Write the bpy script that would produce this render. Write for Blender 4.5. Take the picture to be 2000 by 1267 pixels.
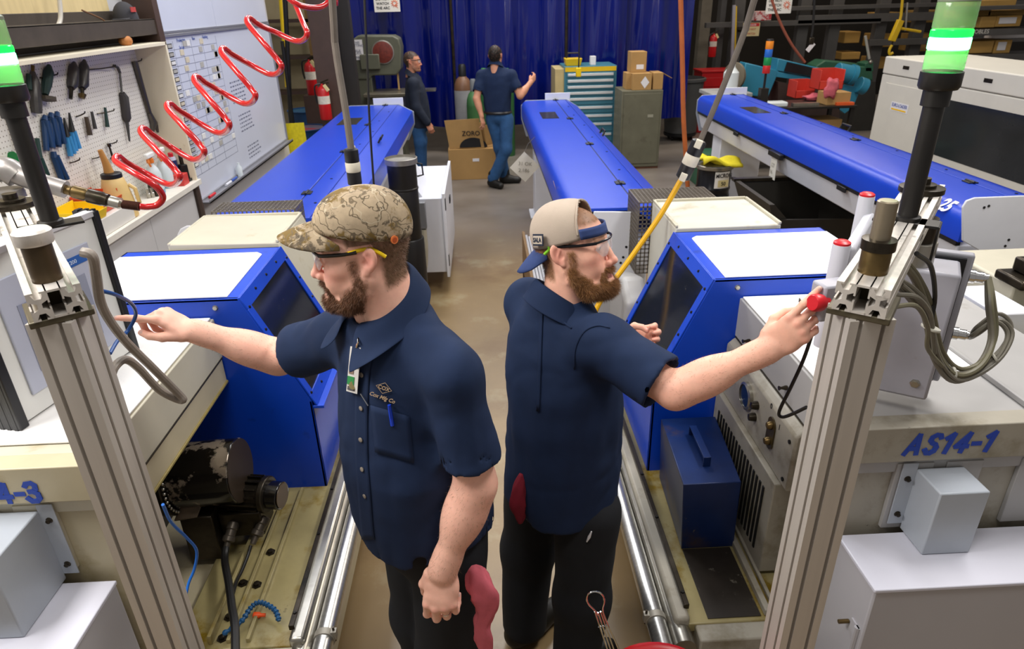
import bpy, bmesh, math, random
import numpy as np
from mathutils import Vector, Matrix
for _o in list(bpy.data.objects): bpy.data.objects.remove(_o)
SC = bpy.context.scene
COL = SC.collection
random.seed(7); RNG = np.random.default_rng(7)
# ------------------------------------------------------------------ camera
CAM_O = np.array([0.0, 0.0, 2.25]); FPX = 1310.0
CAM_R = np.array([[0.99872095, 0.04048869, -0.0302841],
                  [-0.04488644, 0.43428966, -0.89965421],
                  [-0.02327375, 0.89986285, 0.43555158]])
def at(px, py, x=None, y=None, z=None):
    """world point on the plane x=, y= or z= seen at a place of the photograph"""
    r = CAM_R @ np.array([px-1000.0, -(py-633.5), -FPX])
    if z is not None: t = (z-CAM_O[2])/r[2]
    elif y is not None: t = (y-CAM_O[1])/r[1]
    else: t = (x-CAM_O[0])/r[0]
    p = CAM_O+t*r
    return (float(p[0]), float(p[1]), float(p[2]))
cd = bpy.data.cameras.new('camera'); cam = bpy.data.objects.new('camera', cd); COL.objects.link(cam)
cd.sensor_width = 36; cd.lens = FPX/2000*36; cd.clip_start = .05; cd.clip_end = 100
m4 = Matrix.Identity(4)
for i in range(3):
    for j in range(3): m4[i][j] = CAM_R[i][j]
m4.translation = Vector(CAM_O); cam.matrix_world = m4
SC.camera = cam
cd.dof.use_dof = True; cd.dof.focus_distance = 1.65; cd.dof.aperture_fstop = 8.0
# ------------------------------------------------------------------ world, lights, exposure
SC.view_settings.view_transform = 'Standard'; SC.view_settings.look = 'None'
SC.view_settings.gamma = 1.0; SC.view_settings.use_curve_mapping = False
SC.view_settings.exposure = 0.05
wd = bpy.data.worlds.new('shop_air'); SC.world = wd; wd.use_nodes = True
wd.node_tree.nodes['Background'].inputs[0].default_value = (1.0, .95, .92, 1)
wd.node_tree.nodes['Background'].inputs[1].default_value = 0.24
def area(name, loc, rot, sx, sy, power, col=(1, .97, .94)):
    l = bpy.data.lights.new(name, 'AREA'); l.shape = 'RECTANGLE'; l.size = sx; l.size_y = sy; l.energy = power; l.color = col
    o = bpy.data.objects.new(name, l); COL.objects.link(o); o.location = loc
    o.rotation_euler = tuple(math.radians(a) for a in rot)
    return o
area('offscreen_light', (2.1, 2.3, 4.3), (0, 18, 0), .6, 1.5, 92)
area('offscreen_light', (-1.95, 1.3, 3.4), (0, -34, 0), .6, 1.6, 84)  # unseen lamp added low at the left to brighten the faces
area('offscreen_light', (-.2, .3, 4.6), (0, 0, 0), 1.5, .6, 46)
area('offscreen_light', (0.2, 5.8, 5.0), (0, 0, 0), 1.2, 1.6, 100, (.92, .95, 1))
area('offscreen_light', (-1.6, 5.2, 4.6), (0, -25, 0), .7, 1.5, 62, (.93, .95, 1))
area('offscreen_light', (0.6, 9.3, 5.2), (0, 0, 0), 2.4, 1.0, 125, (1, .92, .82))
area('offscreen_light', (4.2, 7.2, 5.2), (0, 0, 0), 1.4, 1.4, 130, (1, .92, .82))
area('offscreen_light', (.2, 10.5, 4.2), (-22, 0, 0), 4.5, .5, 60, (.95, .96, 1))  # unseen lamp added before the curtain to put sheen on the feeder lids
area('offscreen_light', (6.0, 12.5, 5.2), (0, 0, 0), 2.0, 1.0, 85, (1, .80, .60))
# ------------------------------------------------------------------ helpers
def lin(c):
    if isinstance(c, str): c = tuple(int(c[i:i+2], 16)/255 for i in (0, 2, 4))
    return tuple((v/12.92 if v <= .04045 else ((v+.055)/1.055)**2.4) for v in c[:3])
MATS = {}
def M(name, col='808080', rough=.5, metal=0., var=.1, vs=6., bump=0., bs=80., dirt=None, dirt2=None, attr=None,
      emit=None, trans=0., alpha=1., ior=1.45, coat=0., spec=.5, stretch=None, sss=0., sheen=0.):
    if name in MATS: return MATS[name]
    m = bpy.data.materials.new(name); MATS[name] = m; m.use_nodes = True
    nt = m.node_tree; N = nt.nodes; L = nt.links
    b = N['Principled BSDF']
    c = lin(col)
    tc = N.new('ShaderNodeTexCoord'); src = tc.outputs['Object']
    if stretch:
        mp = N.new('ShaderNodeMapping'); mp.inputs['Scale'].default_value = stretch; L.new(src, mp.inputs[0]); src = mp.outputs[0]
    def noise(sc, det=5, rgh=.6):
        n = N.new('ShaderNodeTexNoise'); n.inputs['Scale'].default_value = sc; n.inputs['Detail'].default_value = det
        n.inputs['Roughness'].default_value = rgh; L.new(src, n.inputs['Vector']); return n.outputs['Fac']
    def ramp(fac, lo, hi):
        r = N.new('ShaderNodeMapRange'); r.inputs[1].default_value = lo; r.inputs[2].default_value = hi; r.clamp = True; L.new(fac, r.inputs[0]); return r.outputs[0]
    def mix(fac, a, bb):
        x = N.new('ShaderNodeMix'); x.data_type = 'RGBA'
        if isinstance(fac, float): x.inputs[0].default_value = fac
        else: L.new(fac, x.inputs[0])
        for k, v in ((6, a), (7, bb)):
            if isinstance(v, tuple): x.inputs[k].default_value = (*v, 1)
            else: L.new(v, x.inputs[k])
        return x.outputs[2]
    if attr:
        a = N.new('ShaderNodeAttribute'); a.attribute_name = attr; base = a.outputs['Color']
        if var:
            f = ramp(noise(vs), .3, .7)
            h = N.new('ShaderNodeHueSaturation'); L.new(base, h.inputs['Color'])
            rr = N.new('ShaderNodeMapRange'); rr.inputs[3].default_value = 1-var; rr.inputs[4].default_value = 1+var; L.new(f, rr.inputs[0]); L.new(rr.outputs[0], h.inputs['Value']); base = h.outputs[0]
    elif var:
        base = mix(ramp(noise(vs), .3, .7), tuple(v*(1-var) for v in c), tuple(min(1, v*(1+var)) for v in c))
    else: base = c
    for d in (dirt, dirt2):
        if d: base = mix(ramp(noise(d[1], 8, .65), d[2], d[3]), base, lin(d[0]))
    if isinstance(base, tuple): b.inputs['Base Color'].default_value = (*base, 1)
    else: L.new(base, b.inputs['Base Color'])
    b.inputs['Roughness'].default_value = rough; b.inputs['Metallic'].default_value = metal
    b.inputs['Specular IOR Level'].default_value = spec
    b.inputs['IOR'].default_value = ior; b.inputs['Alpha'].default_value = alpha
    b.inputs['Transmission Weight'].default_value = trans; b.inputs['Coat Weight'].default_value = coat
    if sss: b.inputs['Subsurface Weight'].default_value = sss; b.inputs['Subsurface Radius'].default_value = (.012, .004, .002); b.inputs['Subsurface Scale'].default_value = 1.0
    if sheen: b.inputs['Sheen Weight'].default_value = sheen
    if emit: b.inputs['Emission Color'].default_value = (*lin(emit[0]), 1); b.inputs['Emission Strength'].default_value = emit[1]
    if bump:
        bp = N.new('ShaderNodeBump'); bp.inputs['Strength'].default_value = bump; bp.inputs['Distance'].default_value = .01
        L.new(noise(bs, 3), bp.inputs['Height']); L.new(bp.outputs[0], b.inputs['Normal'])
    return m
def V(*a): return np.array(a, float)
def unit(v):
    v = np.asarray(v, float); n = np.linalg.norm(v); return v/n if n else v
def frame(d):
    d = unit(d); a = V(0, 0, 1) if abs(d[2]) < .95 else V(1, 0, 0)
    u = unit(np.cross(a, d)); w = np.cross(d, u); return u, w, d
def tag(o, label=None, cat=None, group=None, kind=None):
    if label: o['label'] = label
    if cat: o['category'] = cat
    if group: o['group'] = group
    if kind: o['kind'] = kind
    return o
def thing(name, label, cat, loc=(0, 0, 0), group=None, kind=None):
    o = bpy.data.objects.new(name, None); COL.objects.link(o); o.location = loc; o.empty_display_size = .05
    return tag(o, label, cat, group, kind)
def attach(o, parent):
    o.parent = parent
    if parent is not None: o.matrix_parent_inverse = Matrix.Translation(-Vector(parent.location))
def finish(me, name, mat, parent=None, bevel=0., smooth=35, seg=2, sub=0):
    o = bpy.data.objects.new(name, me); COL.objects.link(o)
    for mm in (mat if isinstance(mat, (list, tuple)) else [mat]):
        if mm: me.materials.append(mm)
    if smooth:
        me.polygons.foreach_set('use_smooth', [True]*len(me.polygons))
        if smooth < 180: me.set_sharp_from_angle(angle=math.radians(smooth))
    if bevel:
        md = o.modifiers.new('bevel', 'BEVEL'); md.width = bevel; md.segments = seg; md.limit_method = 'ANGLE'; md.angle_limit = .6; md.harden_normals = False
    if sub:
        md = o.modifiers.new('sub', 'SUBSURF'); md.levels = sub; md.render_levels = sub
    if parent is not None:
        if parent.type == 'EMPTY': attach(o, parent)
        else: o.parent = parent     # parts keep world coordinates under their parent mesh
    return o
class MB:
    def __init__(s): s.v = []; s.f = []; s.mi = []; s.cur = 0
    def add(s, vs, fs):
        n = len(s.v); s.v.extend([tuple(map(float, p)) for p in vs])
        for f in fs: s.f.append(tuple(i+n for i in f)); s.mi.append(s.cur)
        return s
    def mat(s, i): s.cur = i; return s
    def hexa(s, p):   # p: 4 bottom (ccw from above) then 4 top
        return s.add(p, [(3, 2, 1, 0), (4, 5, 6, 7), (0, 1, 5, 4), (1, 2, 6, 5), (2, 3, 7, 6), (3, 0, 4, 7)])
    def box(s, x0, x1, y0, y1, z0, z1):
        if x0 > x1: x0, x1 = x1, x0
        if y0 > y1: y0, y1 = y1, y0
        if z0 > z1: z0, z1 = z1, z0
        return s.hexa([(x0, y0, z0), (x1, y0, z0), (x1, y1, z0), (x0, y1, z0), (x0, y0, z1), (x1, y0, z1), (x1, y1, z1), (x0, y1, z1)])
    def obox(s, c, u, v, w, su, sv, sw):   # centre, axes, full sizes
        c = np.asarray(c, float); u, v, w = unit(u)*su/2, unit(v)*sv/2, unit(w)*sw/2
        return s.hexa([c-u-v-w, c+u-v-w, c+u+v-w, c-u+v-w, c-u-v+w, c+u-v+w, c+u+v+w, c-u+v+w])
    def prism(s, pts, d):   # planar polygon pts swept by vector d
        pts = [np.asarray(p, float) for p in pts]; d = np.asarray(d, float); n = len(pts)
        nrm = np.zeros(3)
        for i in range(n): nrm += np.cross(pts[i], pts[(i+1) % n])
        if nrm.dot(d) < 0: pts = pts[::-1]
        vs = pts+[p+d for p in pts]
        fs = [tuple(range(n-1, -1, -1)), tuple(range(n, 2*n))]+[(i, (i+1) % n, n+(i+1) % n, n+i) for i in range(n)]
        return s.add(vs, fs)
    def cyl(s, p0, p1, r0, r1=None, n=16, caps=True):
        r1 = r0 if r1 is None else r1; p0 = np.asarray(p0, float); p1 = np.asarray(p1, float); u, w, d = frame(p1-p0)
        vs = []
        for p, r in ((p0, r0), (p1, r1)):
            for i in range(n): a = 2*math.pi*i/n; vs.append(p+r*(math.cos(a)*u+math.sin(a)*w))
        fs = [(i, (i+1) % n, n+(i+1) % n, n+i) for i in range(n)]
        if caps: fs += [tuple(range(n-1, -1, -1)), tuple(range(n, 2*n))]
        return s.add(vs, fs)
    def tube(s, pts, r, n=8, closed=False, caps=True):
        P_ = [np.asarray(p, float) for p in pts]; k = len(P_); rs = r if hasattr(r, '__len__') else [r]*k
        vs = []; u = None
        for i in range(k):
            if closed: t = unit(P_[(i+1) % k]-P_[i-1])
            else: t = unit(P_[min(i+1, k-1)]-P_[max(i-1, 0)])
            if u is None: u, w, _ = frame(t)
            u = unit(u-t*u.dot(t)); w = np.cross(t, u)
            for j in range(n): a = 2*math.pi*j/n; vs.append(P_[i]+rs[i]*(math.cos(a)*u+math.sin(a)*w))
        fs = []
        for i in range(k if closed else k-1):
            a0 = i*n; b0 = ((i+1) % k)*n
            for j in range(n): fs.append((a0+j, a0+(j+1) % n, b0+(j+1) % n, b0+j))
        if caps and not closed: fs += [tuple(range(n-1, -1, -1)), tuple(range((k-1)*n, k*n))]
        return s.add(vs, fs)
    def lathe(s, prof, o, axis=(0, 0, 1), n=24):   # prof [(r, h)] along axis
        u, w, d = frame(axis); o = np.asarray(o, float); k = len(prof); vs = []
        for r, h in prof:
            for j in range(n): a = 2*math.pi*j/n; vs.append(o+d*h+max(r, 1e-5)*(math.cos(a)*u+math.sin(a)*w))
        fs = []
        for i in range(k-1):
            for j in range(n): fs.append((i*n+j, i*n+(j+1) % n, (i+1)*n+(j+1) % n, (i+1)*n+j))
        fs += [tuple(range(n-1, -1, -1)), tuple(range((k-1)*n, k*n))]
        return s.add(vs, fs)
    def ball(s, c, r, n=12, m=8, axes=None):
        r = (r, r, r) if not hasattr(r, '__len__') else r; c = np.asarray(c, float)
        A = np.eye(3) if axes is None else np.array(axes)
        vs = [c+A.T@V(0, 0, r[2])]
        for i in range(1, m):
            t = math.pi*i/m
            for j in range(n): a = 2*math.pi*j/n; vs.append(c+A.T@V(r[0]*math.sin(t)*math.cos(a), r[1]*math.sin(t)*math.sin(a), r[2]*math.cos(t)))
        vs.append(c+A.T@V(0, 0, -r[2])); L_ = len(vs)-1
        fs = [(0, 1+j, 1+(j+1) % n) for j in range(n)]
        for i in range(m-2):
            for j in range(n): fs.append((1+i*n+j, 1+(i+1)*n+j, 1+(i+1)*n+(j+1) % n, 1+i*n+(j+1) % n))
        fs += [(L_, 1+(m-2)*n+(j+1) % n, 1+(m-2)*n+j) for j in range(n)]
        return s.add(vs, fs)
    def grid(s, G):   # 2d list of points
        G = np.asarray(G, float); a, b = G.shape[:2]
        fs = [(i*b+j, (i+1)*b+j, (i+1)*b+j+1, i*b+j+1) for i in range(a-1) for j in range(b-1)]
        return s.add(G.reshape(-1, 3), fs)
    def mesh(s, name):
        me = bpy.data.meshes.new(name); me.from_pydata(s.v, [], s.f); me.update()
        if any(s.mi): me.polygons.foreach_set('material_index', s.mi)
        return me
    def build(s, name, mat, parent=None, bevel=0., smooth=35, seg=2, sub=0):
        return finish(s.mesh(name), name, mat, parent, bevel, smooth, seg, sub)
def smoothpath(pts, k=6):
    """Catmull-Rom through the points"""
    P_ = [np.asarray(p, float) for p in pts]; P_ = [2*P_[0]-P_[1]]+P_+[2*P_[-1]-P_[-2]]; out = []
    for i in range(1, len(P_)-2):
        a, b, c, d = P_[i-1:i+3]
        for j in range(k):
            t = j/k; out.append(.5*((2*b)+(-a+c)*t+(2*a-5*b+4*c-d)*t*t+(-a+3*b-3*c+d)*t**3))
    out.append(P_[-2]); return out
def text(body, size, o, xd, yd, mat, parent, name='lettering', shear=0., bold=0., align='LEFT', depth=.0006, sx=1., spacing=1.):
    cu = bpy.data.curves.new(name, 'FONT'); cu.body = body; cu.size = size; cu.shear = shear; cu.offset = bold; cu.extrude = depth; cu.align_x = align; cu.resolution_u = 3; cu.space_character = spacing
    ob = bpy.data.objects.new(name, cu); COL.objects.link(ob)
    dg = bpy.context.evaluated_depsgraph_get(); me = bpy.data.meshes.new_from_object(ob.evaluated_get(dg)); bpy.data.objects.remove(ob)
    xd = unit(xd); yd = unit(np.asarray(yd, float)-xd*np.dot(xd, yd)); zd = np.cross(xd, yd)
    mt = Matrix(((xd[0]*sx, yd[0], zd[0], o[0]), (xd[1]*sx, yd[1], zd[1], o[1]), (xd[2]*sx, yd[2], zd[2], o[2]), (0, 0, 0, 1)))
    me.transform(mt); me.materials.clear()
    return finish(me, name, mat, parent, smooth=0)
def copy_tree(o, parent=None, dloc=(0, 0, 0)):
    c = o.copy(); COL.objects.link(c)
    if parent is not None: c.parent = parent
    c.location = Vector(o.location)+Vector(dloc)
    for ch in o.children: copy_tree(ch, c)
    return c
# ------------------------------------------------------------------ materials
BLUE = M('blue_paint', '0a42be', .32, var=.06, vs=3, bump=.05, bs=300, dirt=('0a2a80', 9, .62, .8))
BLUED = M('worn_blue_paint', '0f2656', .35, var=.2, vs=7, dirt=('6a6558', 30, .66, .72), dirt2=('4a3a2a', 3.2, .54, .7))
PAD = M('white_absorbent_pad', 'f6f5f3', .9, var=.01, vs=30, bump=.1, bs=120)
CREAM = M('cream_machine_paint', 'c2bca8', .42, var=.06, vs=4, dirt=('9a8a58', 6, .6, .85))
GREY = M('grey_machine_paint', 'a6a4a2', .4, var=.05, vs=4, dirt=('7f7868', 7, .62, .85))
GREYD = M('dirty_grey_machine_paint', 'a09a8c', .42, var=.1, vs=5, dirt=('6d6348', 6, .5, .75), dirt2=('3a342a', 26, .68, .74))
LGREY = M('light_grey_enamel', 'b2b0b4', .36, var=.02, vs=5)
WHITEP = M('white_enamel', 'd9dae0', .38, var=.03, vs=5)
ALU = M('anodised_aluminium', 'c6bfb6', .42, metal=.35, var=.07, vs=30, stretch=(1, 1, .03))
ALUH = M('milled_aluminium', 'd0cac2', .4, metal=.4, var=.12, vs=40, dirt=('5d5548', 24, .6, .75))
STEEL = M('brushed_steel', 'aaa69c', .3, metal=.9, var=.12, vs=14, dirt=('5e563c', 5, .6, .85))
STEELD = M('oily_dark_steel', '3c352b', .3, metal=.7, var=.3, vs=12, dirt=('15120e', 8, .5, .7))
GALV = M('galvanised_pipe', 'b9b8b4', .3, metal=.9, var=.14, vs=40, stretch=(1, 3, 1))
BRASSY = M('brown_brass_pin', '6b5836', .35, metal=.8, var=.25, vs=18)
CHROME = M('chrome', 'd8d8d8', .12, metal=1, var=0)
BLACK = M('black_plastic', '17171a', .4, var=.1)
BLACKM = M('black_metal_paint', '1c1a18', .38, var=.2, vs=8)
RUBBER = M('dark_rubber', '232120', .55, var=.15, vs=30)
CABLE = M('grey_cable', '6f6a5e', .5, var=.12, vs=20)
CABLEB = M('black_cable', '1b1a19', .45, var=.1)
OILTRAY = M('oily_tray_paint', '9a8e63', .28, var=.15, vs=6, dirt=('7b6416', 5, .52, .64), dirt2=('302818', 14, .66, .76))
LETTER = M('blue_vinyl_lettering', '1840a8', .4, var=0)
REDP = M('red_plastic', 'c8202a', .35, var=.05)
SCREW = M('dark_screw', '2b2926', .35, metal=.8, var=0)
GLASS = M('scratched_window', '9aa0a8', .06, var=.0, trans=.0, alpha=.30, spec=.8)
DARKIN = M('dark_interior', '14161c', .6, var=.3, vs=5)
# ------------------------------------------------------------------ setting
fm = M('sealed_concrete', '8a7350', .33, var=.16, vs=1.3, dirt=('6f5233', 1.1, .5, .72), dirt2=('a39878', 2.6, .55, .75), bump=.02, bs=40)
nt = fm.node_tree; _b = nt.nodes['Principled BSDF']; _src = _b.inputs['Base Color'].links[0].from_socket
_t = nt.nodes.new('ShaderNodeTexCoord'); _sx = nt.nodes.new('ShaderNodeSeparateXYZ'); nt.links.new(_t.outputs['Object'], _sx.inputs[0])
_r = nt.nodes.new('ShaderNodeMapRange'); _r.inputs[1].default_value = 5.6; _r.inputs[2].default_value = 7.6; nt.links.new(_sx.outputs['Y'], _r.inputs[0])
_n = nt.nodes.new('ShaderNodeTexNoise'); _n.inputs['Scale'].default_value = 2.2; _n.inputs['Detail'].default_value = 8; nt.links.new(_t.outputs['Object'], _n.inputs['Vector'])
_x2 = nt.nodes.new('ShaderNodeMix'); _x2.data_type = 'RGBA'; _x2.inputs[6].default_value = (*lin('5c5348'), 1); _x2.inputs[7].default_value = (*lin('87807a'), 1); nt.links.new(_n.outputs['Fac'], _x2.inputs[0])
_x = nt.nodes.new('ShaderNodeMix'); _x.data_type = 'RGBA'; nt.links.new(_r.outputs[0], _x.inputs[0]); nt.links.new(_src, _x.inputs[6]); nt.links.new(_x2.outputs[2], _x.inputs[7]); nt.links.new(_x.outputs[2], _b.inputs['Base Color'])
tag(MB().box(-6, 12, -2, 22, -.1, 0).build('floor', fm), 'sealed tan and grey concrete shop floor', None, kind='structure')
WALLM = M('painted_wall_panel', 'c9c7c6', .5, var=.03, vs=2)
DARKW = M('dark_shop_wall', '4b4338', .8, var=.2, vs=1.5)
tag(MB().box(-2.75, -2.45, -1, 6.0, 0, 3.4).build('wall_left', WALLM), 'white panelled left wall behind the bench', None, kind='structure')
tag(MB().box(-6, 12, 19, 19.2, 0, 6).build('wall_back', DARKW), 'dark back wall of the shop', None, kind='structure')

def screw(mb, p, nrm, r=.006, h=.004): mb.cyl(np.asarray(p, float), np.asarray(p, float)+unit(nrm)*h, r, r*.7, n=8)

GLYPH = {'A': [[(0, 0), (.30, 1), (.60, 0)], [(.12, .30), (.48, .30)]], '1': [[(.10, .74), (.38, .97), (.38, 0)]], '4': [[(.42, 0), (.42, .97), (.02, .30), (.62, .30)]], '-': [[(.06, .42), (.44, .42)]],
         'S': [[(.56, .78), (.46, .93), (.26, .96), (.09, .85), (.09, .68), (.25, .55), (.42, .47), (.54, .33), (.51, .14), (.36, .04), (.18, .05), (.03, .22)]],
         '3': [[(.05, .78), (.15, .93), (.38, .96), (.52, .84), (.50, .65), (.36, .54), (.18, .52)], [(.36, .52), (.54, .40), (.56, .18), (.42, .04), (.2, .04), (.03, .22)]]}
def block_letters(word, h, o, adv, mat, parent, shear=.24, wd=.22):
    """heavy slanted vinyl letters on a panel facing -y"""
    x0 = o[0]
    for ch in word:
        mb = MB(); kk = 0
        for st in GLYPH[ch]:
            q = [V(x0+(x*.90+shear*y)*h, 0, o[2]+y*h) for x, y in st]
            for a, b in zip(q[:-1], q[1:]):
                d = unit(b-a); n = V(-d[2], 0, d[0])*wd*h/2; e = d*wd*h*.28
                mb.prism([a-e+n+V(0, o[1], 0), b+e+n+V(0, o[1], 0), b+e-n+V(0, o[1], 0), a-e-n+V(0, o[1], 0)], (0, -.0006-.00025*kk, 0)); kk += 1
        mb.build('letter', mat, parent, smooth=0); x0 += adv*(.72 if ch == '-' else 1.18 if ch == 'A' else 1.0)
XC = -.04   # centre of the aisle
def lathe_machine(s, label):
    """sliding-head lathe; s = +1 right of the aisle, -1 left"""
    X = lambda u: XC+s*u
    root = thing('sliding_head_lathe', label, 'lathe', (X(1.1), 2.2, 0))
    body = GREY if s > 0 else CREAM
    dirty = GREYD if s > 0 else M('dirty_cream_machine_paint', 'bdb294', .4, var=.08, vs=5, dirt=('8d7a45', 5, .55, .8))
    B = lambda mb, *a: mb.box(X(a[0]), X(a[1]), *a[2:])
    # base frame and bed
    mb = MB(); B(mb, .60, 1.75, 1.47, 3.45, .02, .44); mb.build('base', dirty, root, .01)
    mb = MB(); B(mb, .62, .98, 1.46, 3.4, .44, .475); mb.build('chip_tray', OILTRAY, root, .004)
    mb = MB(); B(mb, .575, .625, 1.46, 3.4, .36, .50); mb.build('tray_wall', STEEL if s < 0 else GREYD, root, .012)
    mb = MB(); B(mb, .612, .630, 1.5, 2.9, .495, .515); rl = mb.build('guide_rail', STEELD, root, .002)
    for y in (1.55, 1.9, 2.15):
        mb = MB(); screw(mb, (X(.621), y, .515), (0, 0, 1), .007); mb.build('rail_screw', SCREW, rl)
    # coolant pipe along the aisle with clamps and a rolled sheet edge
    mb = MB().cyl((X(.525), 1.36, .455), (X(.525), 3.5, .455), .031, n=20)
    mb.build('conduit_pipe', GALV, root, smooth=60)
    mb = MB().cyl((X(.592), 1.40, .442), (X(.592), 3.5, .442), .036, n=20); mb.build('rolled_sheet_edge', STEEL, root, smooth=60)
    for y in (1.5, 2.9):
        mb = MB().cyl((X(.525), y-.012, .455), (X(.525), y+.012, .455), .0345, n=20); B(mb, .485, .503, y-.01, y+.01, .455, .487)
        c = mb.build('pipe_clamp', M('worn_clamp', '9c978c', .5, metal=.5, var=.1), root, .001)
        MB().cyl((X(.494), y, .44), (X(.494), y, .50), .004, n=8).build('clamp_screw', STEELD, c)
    # deck with bench-like upper body
    y0 = 1.375
    mb = MB(); B(mb, .955, 1.75, y0+.02, 2.24, 1.09, 1.245); mb.build('deck', body, root, .004)
    mb = MB(); B(mb, .955, 1.75, y0, y0+.06, 1.139, 1.247); mb.build('label_panel', dirty, root, .003)
    if s > 0:
        mb = MB(); B(mb, .965, 1.75, y0+.03, 2.22, .44, 1.09); mb.build('lower_body', dirty, root, .004)
    else:
        mb = MB(); B(mb, 1.25, 1.75, y0+.03, 2.22, .44, 1.09); mb.build('lower_body', M('shaded_dark_casting', '2a2622', .5, var=.25, vs=8), root, .004)  # dark casting, its colour also carrying the shade of the recess
        mb = MB(); B(mb, 1.0, 1.26, y0+.03, y0+.06, .44, 1.09); mb.build('end_wall', dirty, root, .004)
        mb = MB(); B(mb, .957, .98, y0+.03, 2.215, .995, 1.09); mb.build('deck_skirt', dirty, root, .003)
        mb = MB(); B(mb, .952, .985, y0+.03, 2.215, .988, .997); mb.build('skirt_edge', M('yellowed_edge', '9a8a50', .4, var=.2, vs=20), root, .002)
    mb = MB()
    for a in (1.10, 1.235, 1.44): B(mb, a, a+.10, y0+.016, y0+.03, .90, 1.12)
    mb.build('end_panel', body, root, .002)
    mb = MB(); B(mb, .963, 1.44, (1.475 if s < 0 else 1.62), 2.215, 1.2475, 1.2535)
    mb.build('absorbent_pad', PAD, root, .002)
    mb = MB(); B(mb, .951, .957, y0+.03, 2.21, 1.0905, 1.0945); mb.build('deck_seam', STEELD, root)
    if s > 0:
        mb = MB(); B(mb, 1.44, 1.452, y0+.02, 2.2, 1.246, 1.262); mb.build('deck_lip', GREY, root, .002)
    # splash hood
    z1 = 1.322; poly = [(.853, z1), (1.50, z1), (1.50, .47), (.66, .47), (.66, .885)]
    ya, yb = 2.22, 2.775
    hood = MB()
    t = .012
    hood.prism([(X(u), ya, z) for u, z in poly], (0, t, 0))                       # near wall
    hood.prism([(X(u), yb-t, z) for u, z in poly], (0, t, 0))                     # far wall
    B(hood, .853, 1.50, ya, yb, z1-t, z1); B(hood, 1.488, 1.5, ya, yb, .47, z1); B(hood, .66, .672, ya, yb, .47, .885)
    ho = hood.build('splash_hood', BLUE, root, .003)
    # sloped window frame
    a = V(X(.853), 0, z1); b = V(X(.648), 0, .862); d = b-a; Ld = np.linalg.norm(d); d /= Ld; nrm = V(-s*-d[2], 0, 0)
    n2 = unit(V(-s*abs(d[2]), 0, abs(d[0])))
    def q(v, y, h=0.): return a+d*v*Ld+V(0, y, 0)+n2*h
    fr = MB()
    for v0, v1, w0, w1 in ((0, .105, ya, yb), (.90, 1, ya, yb), (.105, .90, ya, ya+.042), (.105, .90, yb-.042, yb)):
        fr.hexa([q(v0, w0, 0), q(v1, w0, 0), q(v1, w1, 0), q(v0, w1, 0), q(v0, w0, .006), q(v1, w0, .006), q(v1, w1, .006), q(v0, w1, .006)])
    lip = a+d*Ld
    fr.box(lip[0]-.03*s, lip[0]+.012*s, ya, yb, lip[2]-.012, lip[2])
    wf = fr.build('window_frame', BLUE, ho, .0015)
    pn = MB(); pn.hexa([q(.09, ya+.03, -.004), q(.91, ya+.03, -.004), q(.91, yb-.03, -.004), q(.09, yb-.03, -.004), q(.09, ya+.03, 0), q(.91, ya+.03, 0), q(.91, yb-.03, 0), q(.09, yb-.03, 0)])
    pn.build('window_pane', M('oil_splashed_polycarbonate', '23272d', .08, var=.0, alpha=.55, spec=.7, dirt=('a9a28c', 110, .66, .69)), wf, smooth=0)
    pts = [(v, ya+.02) for v in (.1, .3, .5, .7, .9)]+[(v, yb-.02) for v in (.1, .3, .5, .7, .9)]+[(.05, y) for y in (2.36, 2.5, 2.64)]+[(.95, y) for y in (2.36, 2.5, 2.64)]
    proto = None
    for v, y in pts:
        sm = MB(); p = q(v, y, .006); screw(sm, p, n2, .0065, .004); sm.build('screw', SCREW, wf)
    sm = MB(); screw(sm, (X(.94), ya, 1.288), (0, -1, 0), .011, .006); sm.build('hood_bolt', STEEL, ho)
    # pad on the hood
    mb = MB(); zp = z1
    mb.prism([(X(.895), ya+.012, zp), (X(1.49), ya+.012, zp), (X(1.49), yb-.075, zp), (X(.925), yb-.075, zp), (X(.90), yb-.10, zp)], (0, 0, .005))
    mb.build('hood_pad', PAD, ho, .0015)
    # things inside behind the window
    mb = MB(); B(mb, .70, 1.48, 2.25, 2.74, .50, .62); B(mb, 1.0, 1.48, 2.3, 2.7, .62, 1.25); mb.build('machining_block', STEELD, root, .02)
    mb = MB().cyl((X(.80), 2.32, .75), (X(.80), 2.66, .80), .035, n=14); mb.build('guide_bush', STEEL, root, .004)
    for yy, zz in ((2.33, .80), (2.30, .90)):
        mb = MB(); mb.lathe([(.004, 0), (.016, .005), (.016, .03), (.008, .036), (.008, .05)], (X(.86), yy, zz), (-s, .3, .3), 10)
        mb.build('coolant_nozzle', M('orange_plastic', 'ff5a1a', .4, var=.05), root)
    # headstock cover behind
    mb = MB()
    mb.prism([(X(u), 2.79, z) for u, z in ((.86, 1.335), (1.33, 1.345), (1.33, .5), (.67, .5), (.67, .80))], (0, .43, 0)) if s < 0 else B(mb, .86, 1.33, 2.79, 3.22, .5, 1.335)
    hc = mb.build('headstock_cover', CREAM if s < 0 else M('grey_cream_cover', 'cfccbf', .35, var=.05, dirt=('a8956a', 5, .58, .8)), root, .006)
    mb = MB(); B(mb, .86, .872, 2.79, 3.22, 1.335, 1.347); B(mb, 1.318, 1.33, 2.79, 3.22, 1.335, 1.347); B(mb, .86, 1.33, 3.208, 3.22, 1.335, 1.347)
    mb.build('cover_lip', CREAM, hc, .002)
    if s > 0:
        mb = MB().prism([(X(.66), 2.80, .5), (X(.66), 3.2, .5), (X(.66), 3.2, .98), (X(.66), 2.95, 1.05), (X(.66), 2.80, .98)], (.12, 0, 0)); mb.build('side_cover', GREY, root, .03, seg=3)
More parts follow.
